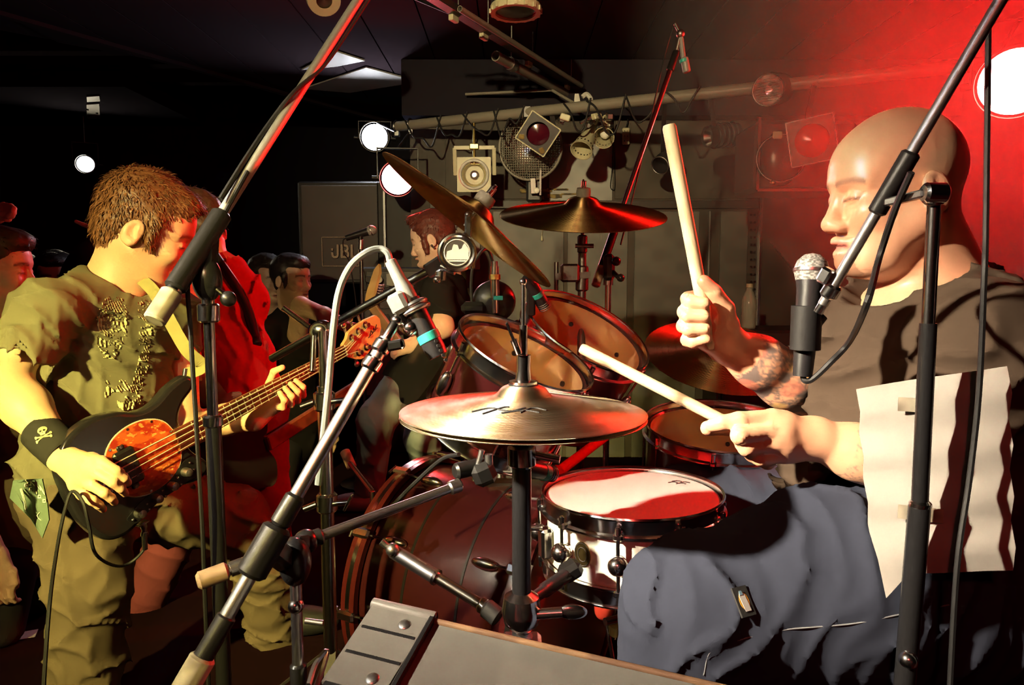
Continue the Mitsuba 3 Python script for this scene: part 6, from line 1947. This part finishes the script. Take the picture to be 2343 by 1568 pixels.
key = thing('electric_guitar', 'dark guitar with a pale maple neck pointing up, played by the guitarist at the back', 'electric guitar')
ga, gb_ = P(930, 806, 3.04), P(866, 716, 3.30)
gx = unit(gb_ - ga)
gz = unit(V(-.25, -1, .05)); gz = unit(gz - gx * (gz @ gx)); gy = np.cross(gz, gx)
g3 = np.stack([gx, gy, gz], 1)
part(key, 'body', slab(gp2, .04, ga - gx * .1 - gz * .03, g3), 'bass_black', 40)
ne = P(846, 692, 3.36)
part(key, 'neck', bar(ga + gx * .02 + gz * .012, ne, .045, .022, gz, .005), 'neck_maple')
part(key, 'headstock', slab(sg.Polygon([(0, -.024), (.05, -.034), (.15, -.03), (.19, -.005), (.16, .02), (.05, .03), (0, .022)]), .015, ne, np.stack([unit(P(858, 650, 3.38) - ne), np.cross(gz, unit(P(858, 650, 3.38) - ne)), gz], 1)), 'neck_maple')
for k in range(6):
    q = ne + (P(858, 650, 3.38) - ne) * (.25 + .14 * k)
    part(key, 'tuner', [rod(q + V(.01, -.01, 0), q + V(.042, -.012, -.004), .004), ball(q + V(.046, -.012, -.004), .008, n=1)], 'chrome', True)
part(key, 'strap', tube(spline([P(1035, 642, 3.2), P(1010, 690, 3.1), P(960, 770, 3.0)], 6), .014, 6), 'black_rubber', True)

# audience
def spectator(lab, px, py, y, yaw, pitch, skinc, hairc, shirt, seed, s=1.0, longer=False, opn=.008, more=None):
    k = thing('person', lab, 'person')
    B = head_frame(yaw, pitch)
    c = P(px, py, y)
    b = Body(.02)
    head(b, c, B, s, opn)
    b.cone(c + B @ V(-.03, 0, -.06), c + V(0, 0, -.2), .056, .07, .03)
    b.cone(c + V(0, 0, -.24), c + V(0, 0, -.6), .06, .06, .04)
    d = V(math.cos(math.radians(yaw)), math.sin(math.radians(yaw)), 0)
    l = V(-d[1], d[0], 0)
    for t in ((1,) if more else (1, -1)):                # arms hanging at the sides, hands half curled
        e, w = c + l * t * .225 + V(0, 0, -.56) - d * .03, c + l * t * .215 + V(0, 0, -.80) + d * .05
        b.chain([c + l * t * .19 + V(0, 0, -.30) - d * .03, e, w], [.045, .04, .027])
        kn = [w + V(0, 0, -.085) + d * (.03 - .02 * i) for i in range(4)]
        hand(b, w, kn, [w + d * .015 + V(0, 0, -.02), w + d * .04 + V(0, 0, -.05), w + d * .045 + V(0, 0, -.085), w + d * .035 - l * t * .02 + V(0, 0, -.105)],
             [[m + V(0, 0, -.04) - l * t * .006, m + V(0, 0, -.062) - l * t * .022, m + V(0, 0, -.07) - l * t * .044] for m in kn], .009)
    if more:
        more(b, c)
    v, f = b.mesh(.006)
    col = skin_colors(v, skinc, seed)
    paint_head(col, v, c, B, s, (.08, .05, .04), (.4, .16, .13), (.2, .12, .09, .2))
    part(k, 'body', (v, f), 'skin', True, color=np.clip(col, 0, 1))
    def hairf(b, q):
        short_hair(b, q)
        b.ell(q(.045, 0, .085), (.06, .065, .04))
        if longer:
            b.ell(q(-.02, .07, .0), (.05, .03, .07)); b.ell(q(-.02, -.07, .0), (.05, .03, .07))
    figure_hair(k, c, B, s, hairf, hairc, .007, seed, 350, .018)
    d = V(math.cos(math.radians(yaw)), math.sin(math.radians(yaw)), 0)
    l = V(-d[1], d[0], 0)
    b = Body(.04)
    b.cone(c + V(0, 0, -.2) - d * .03, c + l * .17 + V(0, 0, -.27) - d * .03, .07, .07)
    b.cone(c + V(0, 0, -.2) - d * .03, c - l * .17 + V(0, 0, -.27) - d * .03, .07, .07)
    b.ell(c + V(0, 0, -.42) - d * .02, (.16, .16, .22)); b.ell(c + V(0, 0, -.75) - d * .02, (.16, .16, .25))
    for t in (1, -1):
        b.cone(c + l * t * .18 + V(0, 0, -.28) - d * .03, c + l * t * .22 + V(0, 0, -.5), .066, .06)
    b.cone(c + V(0, 0, -.17), c + V(0, 0, -.08) + d * .02, .062, .1, .006, '-')
    b.warp = folds(.016, [(V(.6, .2, .9), .09, 1.0)], seed, .003)
    part(k, 'shirt', b.mesh(.01), shirt, True)
    z0 = c[2] - .9
    b = Body(.03)
    for t in (1, -1):
        b.cone(c + l * t * .09 + V(0, 0, -.88), V(c[0], c[1], .05) + l * t * .1, .1, .06)
    part(k, 'trousers', b.mesh(.014), 'tee_dark', True)
    return k, c, B


k, c, B = spectator('dark-haired man with a goatee watching from behind the red-shirted man', 612, 640, 3.75, -38, 4, (.52, .33, .24), (.02, .014, .012), 'tee_dark', 61, 1.02, False, .014)
part(k, 'collar', [bar(c + V(.0, -.12, -.2), c + V(.03, -.15, -.36), .08, .02, V(.5, -1, .2), .006)], 'plate_white', False, 'pale shirt front')
def leaning_arm(b, c):
    b.cone(c + V(.05, -.1, -.28), P(688, 700, 3.52), .05, .045)
    b.chain([P(688, 700, 3.52), P(742, 722, 3.42), P(800, 750, 3.38)], [.045, .04, .028])
    hand(b, P(800, 750, 3.38), [P(818, 750, 3.36), P(818, 754, 3.35), P(817, 759, 3.35), P(815, 763, 3.36)], [P(806, 746, 3.36), P(816, 744, 3.34), P(824, 744, 3.33)],
         [[P(828, 752, 3.34), P(832, 758, 3.34)], [P(828, 757, 3.33), P(831, 763, 3.34)], [P(826, 762, 3.34), P(828, 767, 3.35)], [P(822, 766, 3.35), P(824, 770, 3.36)]], .0095)


k, c, B = spectator('black-haired man in a dark T-shirt leaning an arm on the stage speaker', 668, 640, 3.65, -25, 0, (.52, .33, .24), (.012, .009, .009), 'tee_black', 62, 1.0, False, .010, leaning_arm)
k, c, B = spectator('spectator in profile cut by the left edge behind the bassist', -12, 618, 2.1, 12, 2, (.52, .33, .24), (.02, .014, .01), 'khaki', 65, 1.0)
spectator('dark spectator behind the bassist\'s shoulder in the unlit crowd', 128, 640, 3.3, -60, 0, (.52, .33, .24), (.012, .009, .008), 'tee_dark', 66, 1.0)
spectator('spectator with pale ear in the unlit crowd at far left', 52, 640, 3.6, -50, 0, (.52, .33, .24), (.015, .01, .008), 'tee_dark', 67, 1.0)


def raised(lab, wrist, mcp, thumb, chains, elbow, seed, colr):
    k = thing('person', lab, 'person')
    b = Body(.02)
    b.chain([elbow, wrist], [.045, .03])
    b.cone(V(elbow[0] - .05, elbow[1] + .1, .9), elbow, .05, .045)
    hand(b, wrist, mcp, thumb, chains, .0095)
    v, f = b.mesh(.005)
    part(k, 'body', (v, f), 'skin', True, color=skin_colors(v, colr, seed))
    b = Body(.04)
    q = V(elbow[0] - .12, elbow[1] + .14, 0)
    b.ell(q + V(0, 0, 1.0), (.18, .14, .26)); b.ell(q + V(0, 0, .7), (.16, .14, .3))
    b.cone(q + V(0, 0, 1.2), V(elbow[0] - .02, elbow[1] + .05, 1.0), .08, .06)
    part(k, 'shirt', b.mesh(.014), 'tee_dark', True)
    return k


raised('raised fist of a spectator cut by the left edge', P(-22, 500, 2.4), [P(8, 470, 2.38), P(10, 480, 2.37), P(9, 490, 2.37), P(5, 498, 2.38)], [P(-14, 490, 2.36), P(4, 492, 2.34), P(16, 488, 2.34)],
       [[P(24, 472, 2.35), P(32, 478, 2.33), P(28, 484, 2.32)], [P(25, 481, 2.34), P(31, 487, 2.33), P(24, 491, 2.32)], [P(22, 490, 2.34), P(27, 495, 2.33), P(18, 497, 2.32)], [P(16, 498, 2.35), P(20, 502, 2.34), P(12, 503, 2.33)]], P(-70, 640, 2.45), 71, (.52, .33, .24))
raised('hand of a spectator pointing a finger in the dark crowd', P(236, 560, 3.0), [P(226, 526, 2.97), P(231, 524, 2.98), P(236, 526, 2.99), P(240, 530, 3.0)], [P(230, 548, 2.97), P(218, 536, 2.95), P(212, 528, 2.95)],
       [[P(206, 520, 2.96), P(190, 514, 2.96), P(174, 507, 2.96)], [P(222, 516, 2.95), P(216, 528, 2.94), P(224, 536, 2.95)], [P(230, 517, 2.96), P(224, 530, 2.95), P(231, 538, 2.96)], [P(237, 520, 2.98), P(232, 533, 2.97), P(238, 541, 2.97)]], P(250, 660, 3.05), 72, (.52, .33, .24))

# ================================================================== backline, bottle, monitor
mat('grille_grey', (0.13, 0.12, 0.115), 0.85, spec=0.1)
mat('tolex', (0.022, 0.02, 0.02), 0.6)
mat('print_dim', (0.62, 0.5, 0.36), .6)


def cabinet(lab, a, c, depth, m='grille_grey', cat='speaker'):
    """Front face from pixel corner points a (upper left) to c (lower right), at one depth."""
    key = thing('speaker_cabinet', lab, cat)
    mid = (a + c) / 2
    w, h = c[0] - a[0], a[2] - c[2]
    part(key, 'box', box((w + .05, depth, h + .05), mid + V(0, depth / 2 + .012, 0), bevel=.01), 'tolex')
    part(key, 'grille', box((w, .012, h), mid + V(0, .008, 0), bevel=.003), m)
    return key, mid


key, mid = cabinet('grey-grilled loudspeaker with a JBL badge under the dazzling lamp', P(688, 424, 4.3), P(876, 640, 4.3), .45)
BF = np.stack([V(1, 0, 0), V(0, 0, 1), V(0, -1, 0)], 1)
x0, x1 = P(738, 609, 4.29), P(820, 543, 4.29)
bd = part(key, 'badge', [bar(V(x0[0], x0[1], z), V(x1[0], x0[1], z), .004, .004) for z in (x0[2], x1[2])] + [bar(V(x, x0[1], x0[2]), V(x, x0[1], x1[2]), .004, .004) for x in (x0[0], x1[0])], 'print_dim', False, 'framed JBL badge')
q = P(757, 590, 4.285)
m = words('JBL', .078, .004, q, BF @ np.diag((.88, 1, 1)), True)
part(bd, 'lettering', m, 'print_dim', False)
part(bd, 'dots', [box((.012, .004, .014), P(760, 571, 4.285) + V(0, 0, 0)), box((.012, .004, .014), P(760, 580, 4.285))], 'print_dim', False)
key, mid = cabinet('amplifier cabinet with a faint EV badge below the guitar neck', P(834, 672, 3.95), P(962, 905, 3.95), .4)
bd = part(key, 'badge', [bar(P(857, 706, 3.94), P(901, 706, 3.94), .004, .004), bar(P(857, 762, 3.94), P(901, 762, 3.94), .004, .004), bar(P(857, 706, 3.94), P(857, 762, 3.94), .004, .004), bar(P(901, 706, 3.94), P(901, 762, 3.94), .004, .004)], 'tolex', False, 'framed EV badge')
part(bd, 'lettering', words('EV', .065, .003, P(862, 746, 3.937), BF, True), 'tolex', False)
key = thing('amplifier_head', 'dark amplifier head with round knobs on top of the back cabinet', 'amplifier')
a, c = P(834, 615, 3.95), P(962, 664, 3.95)
mid = (a + c) / 2
part(key, 'case', box((c[0] - a[0] + .04, .3, a[2] - c[2] + .02), mid + V(0, .16, 0), bevel=.01), 'tolex')
part(key, 'panel', box((c[0] - a[0] - .02, .01, a[2] - c[2] - .03), mid + V(0, .006, 0), bevel=.002), 'trim_dark')
for x, m in ((825 + 18, 'black_plastic'), (867, 'ivory'), (905, 'black_plastic')):
    part(key, 'knob', rod(P(x, 640, 3.94), P(x, 640, 3.91), .02, n=20, bevel=.003), m)
part(key, 'tag', slab([(-.03, -.03), (.02, -.04), (.045, 0), (.01, .045), (-.03, .03)], .004, P(897, 640, 3.9), BF), 'sheet_metal', False)
key = thing('speaker_cabinet', 'tall dark cabinet behind the singing guitarist', 'speaker')
part(key, 'box', box((.3, .4, 1.66), (P(920, 700, 4.2)[0], 4.45, .83), bevel=.01), 'tolex')
part(key, 'edge', [bar(V(P(x, 700, 4.2)[0], 4.22, .1), V(P(x, 700, 4.2)[0], 4.22, 1.6), .012, .012) for x in (882, 945)], 'grey_metal', False)
key = thing('mic_stand', 'slim microphone stand before the JBL loudspeaker', 'microphone stand')
q = P(826, 560, 3.6)
part(key, 'tube', rod(V(q[0], q[1], .02), P(826, 566, 3.6), .009), 'grey_metal')
part(key, 'collar', rod(P(826, 572, 3.6), P(826, 548, 3.6), .014, n=14, bevel=.003), 'dull_chrome')
part(key, 'base', lathe([(1e-4, .03), (.05, .03), (.13, .012), (.13, 0), (1e-4, 0)], V(q[0], q[1], 0), (0, 0, 1), 28), 'grey_metal')
vm, _ = vocal_mic('vocal microphone pointing right before the JBL loudspeaker', P(851, 527, 3.6), P(792, 545, 3.6), .026)
part(vm, 'clip', rod(P(826, 556, 3.6), P(824, 537, 3.6), .012), 'black_plastic')
solo('mic_cable', 'thin black cable hanging from the microphone before the JBL loudspeaker', 'cable', cable([P(792, 545, 3.6), P(785, 552, 3.6), P(788, 580, 3.6), P(800, 604, 3.62), P(815, 700, 3.62), P(818, 820, 3.62)], .003), 'black_rubber')
# set list on the panel
key = thing('paper_sheet', 'pale typed set list hung on the grey panel beside the guitarist', 'paper')
a, c = P(1030, 522, 4.155), P(1097, 617, 4.155)
part(key, 'sheet', box((.135, .003, .235), P(1072, 571, 4.152), None, .001), 'white_paper', False)
part(key, 'sheet', box((.12, .003, .2), P(1056, 560, 4.147), None, .001), 'white_paper', False)
for k, t in enumerate(('Low Life', 'Time and Money', 'Chump Song')):
    part(key, 'line_of_text', words(t, .0095, .0006, P(1034, 535 + 7 * k, 4.143), BF), 'ink', False)
part(key, 'line_of_text', words('Too Far', .0095, .0006, P(1070, 590, 4.148), BF), 'ink', False)
part(key, 'clip', box((.02, .01, .03), P(1041, 521, 4.142), bevel=.003), 'black_metal')
key = thing('bottle', 'clear plastic water bottle standing behind the ride cymbal', 'bottle')
q = P(1713, 728, 3.3)
scene['water_plastic'] = {'type': 'principled', 'base_color': rgb(.75, .72, .6), 'roughness': .12, 'spec_trans': .6, 'eta': 1.33}
part(key, 'body', lathe([(1e-4, -.05), (.03, -.05), (.033, -.04), (.032, .0), (.034, .01), (.032, .02), (.034, .05), (.033, .085), (.02, .12), (.014, .13), (.014, .142), (1e-4, .142)], q, (0, 0, 1), 28), 'water_plastic', True)
part(key, 'cap', lathe([(1e-4, .162), (.015, .162), (.016, .144), (1e-4, .143)], q, (0, 0, 1), 20), 'lamp_cream')
solo('equipment_case', 'black equipment case carrying the water bottle', 'case', [box((.5, .35, q[2] - .05), (q[0] + .1, 3.35, (q[2] - .05) / 2), bevel=.012)], 'tolex')

# floor monitor at the bottom of the picture
mat('monitor_paint', speck((0.19, 0.185, 0.165), (0.16, 0.155, 0.14), 40), 0.75, spec=.2)
mat('monitor_edge', speck((0.42, 0.25, 0.12), (0.2, 0.1, 0.05), 60), 0.7)
mat('corner_metal', (0.15, 0.145, 0.13), 0.45)
key = thing('floor_monitor', 'grey-painted floor monitor with a metal corner at the bottom edge', 'floor monitor')
m0, m1 = P(862, 1392, .72), P(1700, 1585, .60)
m2 = P(742, 1640, .60)
ex = unit(m1 - m0); en = unit(np.cross(ex, m2 - m0)); en = en if en @ (CAM - m0) > 0 else -en
ey = np.cross(en, ex)
MB = np.stack([ex, ey, en], 1)
face = sg.Polygon([((p - m0) @ ex, (p - m0) @ ey) for p in (m0, m0 + ex * .75, m0 + ex * .75 - ey * .42, m0 - ey * .42 + ex * .0)])
part(key, 'cabinet', slab(face, .30, m0 - en * .30, MB), 'monitor_paint', False)
part(key, 'edge', tube(np.array([m0 + ex * t for t in np.linspace(0.06, .75, 6)]), .0035, 8), 'monitor_edge', True, 'worn brown front edge')
cr = part(key, 'corner', slab(sg.Polygon([(-.004, .004), (.064, .004), (.064, -.004), (.06, -.10), (-.004, -.10)]), .004, m0 + en * .0005, MB), 'corner_metal', False, 'grey metal corner plate')
part(cr, 'flange', [bar(m0 + ex * .066 + ey * .004 + en * .004, m0 + ex * .066 - ey * .104 + en * .004, .006, .006, en, .001), bar(m0 + ex * .0 - ey * .102 + en * .004, m0 + ex * .068 - ey * .102 + en * .004, .006, .006, en, .001)], 'black_metal', False)
part(cr, 'cap', tube(np.array([m0 + ex * t + ey * .003 + en * .001 for t in (-.006, .068)]), .007, 10), 'corner_metal', True)
for y in (-.03, -.062):
    part(cr, 'ridge', bar(m0 + ex * .0 + ey * y + en * .004, m0 + ex * .06 + ey * y + en * .004, .003, .003, en), 'black_metal', False)
for x, y in ((.042, -.016), (.042, -.084)):
    part(cr, 'rivet', put(ball((0, 0, 0), 1, n=2), m0 + ex * x + ey * y + en * .004, MB @ np.diag((.007, .007, .003))), 'dull_chrome', True)
# bits on the floor
solo('floor_tape', 'strip of red-lit white tape on the carpet at the left edge', 'tape', [box((.16, .05, .002), Pz(12, 1462, .002) * V(1, 1, 0) + V(0, 0, .002), rotz(25))], 'plate_white', False)
solo('loose_cable', 'crumpled glinting cable end by the stand feet at the bottom', 'cable', tube(spline([P(706, 1568, .9), P(722, 1520, .93), P(748, 1490, .95), P(735, 1540, .93), P(716, 1590, .9)], 6), .004, 6), 'dull_chrome')
key = thing('taped_stand', 'cork-taped stand end leaning by the guitarist\'s foot', 'stand')
part(key, 'tube', rod(P(800, 1060, 2.3), P(852, 1125, 2.2), .009), 'chrome')
part(key, 'tape', rod(P(788, 1032, 2.33), P(806, 1072, 2.3), .017, n=18, bevel=.003), 'cork_tape', 35, 'taped end')
part(key, 'leg', rod(P(852, 1125, 2.2), V(P(860, 1140, 2.2)[0], 2.2, .02), .009), 'chrome')
# ================================================================== added haze that imitates the lens glow round the red lamp
scene['bloom_density'] = {'type': 'homogeneous', 'sigma_t': 0.46, 'albedo': rgb(.95, .95, .95)}  # medium of the added volume that imitates lens bloom


def smoke(lab, c, axis, R, t, seed):
    """An added haze volume shaped to imitate lens glow, tapering to nothing at its rim."""
    r = np.linspace(1, 0, 26)
    half = [(max(1e-4, R * q), t * (1 - q) ** 1.5) for q in r]
    v, f = lathe([(q, -z) for q, z in half] + [(q, z) for q, z in half[::-1][1:-1]] + [(R, 0.0)], (0, 0, 0), axis, 48)
    d = v / (np.linalg.norm(v, axis=1, keepdims=True) + 1e-9)
    v = v * (.8 + .4 * meshkit.fbm(d * 1.6 + 7, 3, seed)[:, None]) + np.asarray(c, float)
    f = f[:, ::-1]
    key = thing('smoke', lab, 'haze', kind='stuff')
    scene[key] = mikit.ply((v, f), {'type': 'null'}, False, interior={'type': 'ref', 'id': 'bloom_density'})


q = V(*LAMP['red']['p'])
smoke('added haze standing in for the red lens glow round the lamp at the upper right', q + V(.0, -.1, .0), CAM - q, 1.4, 1.35, 5)
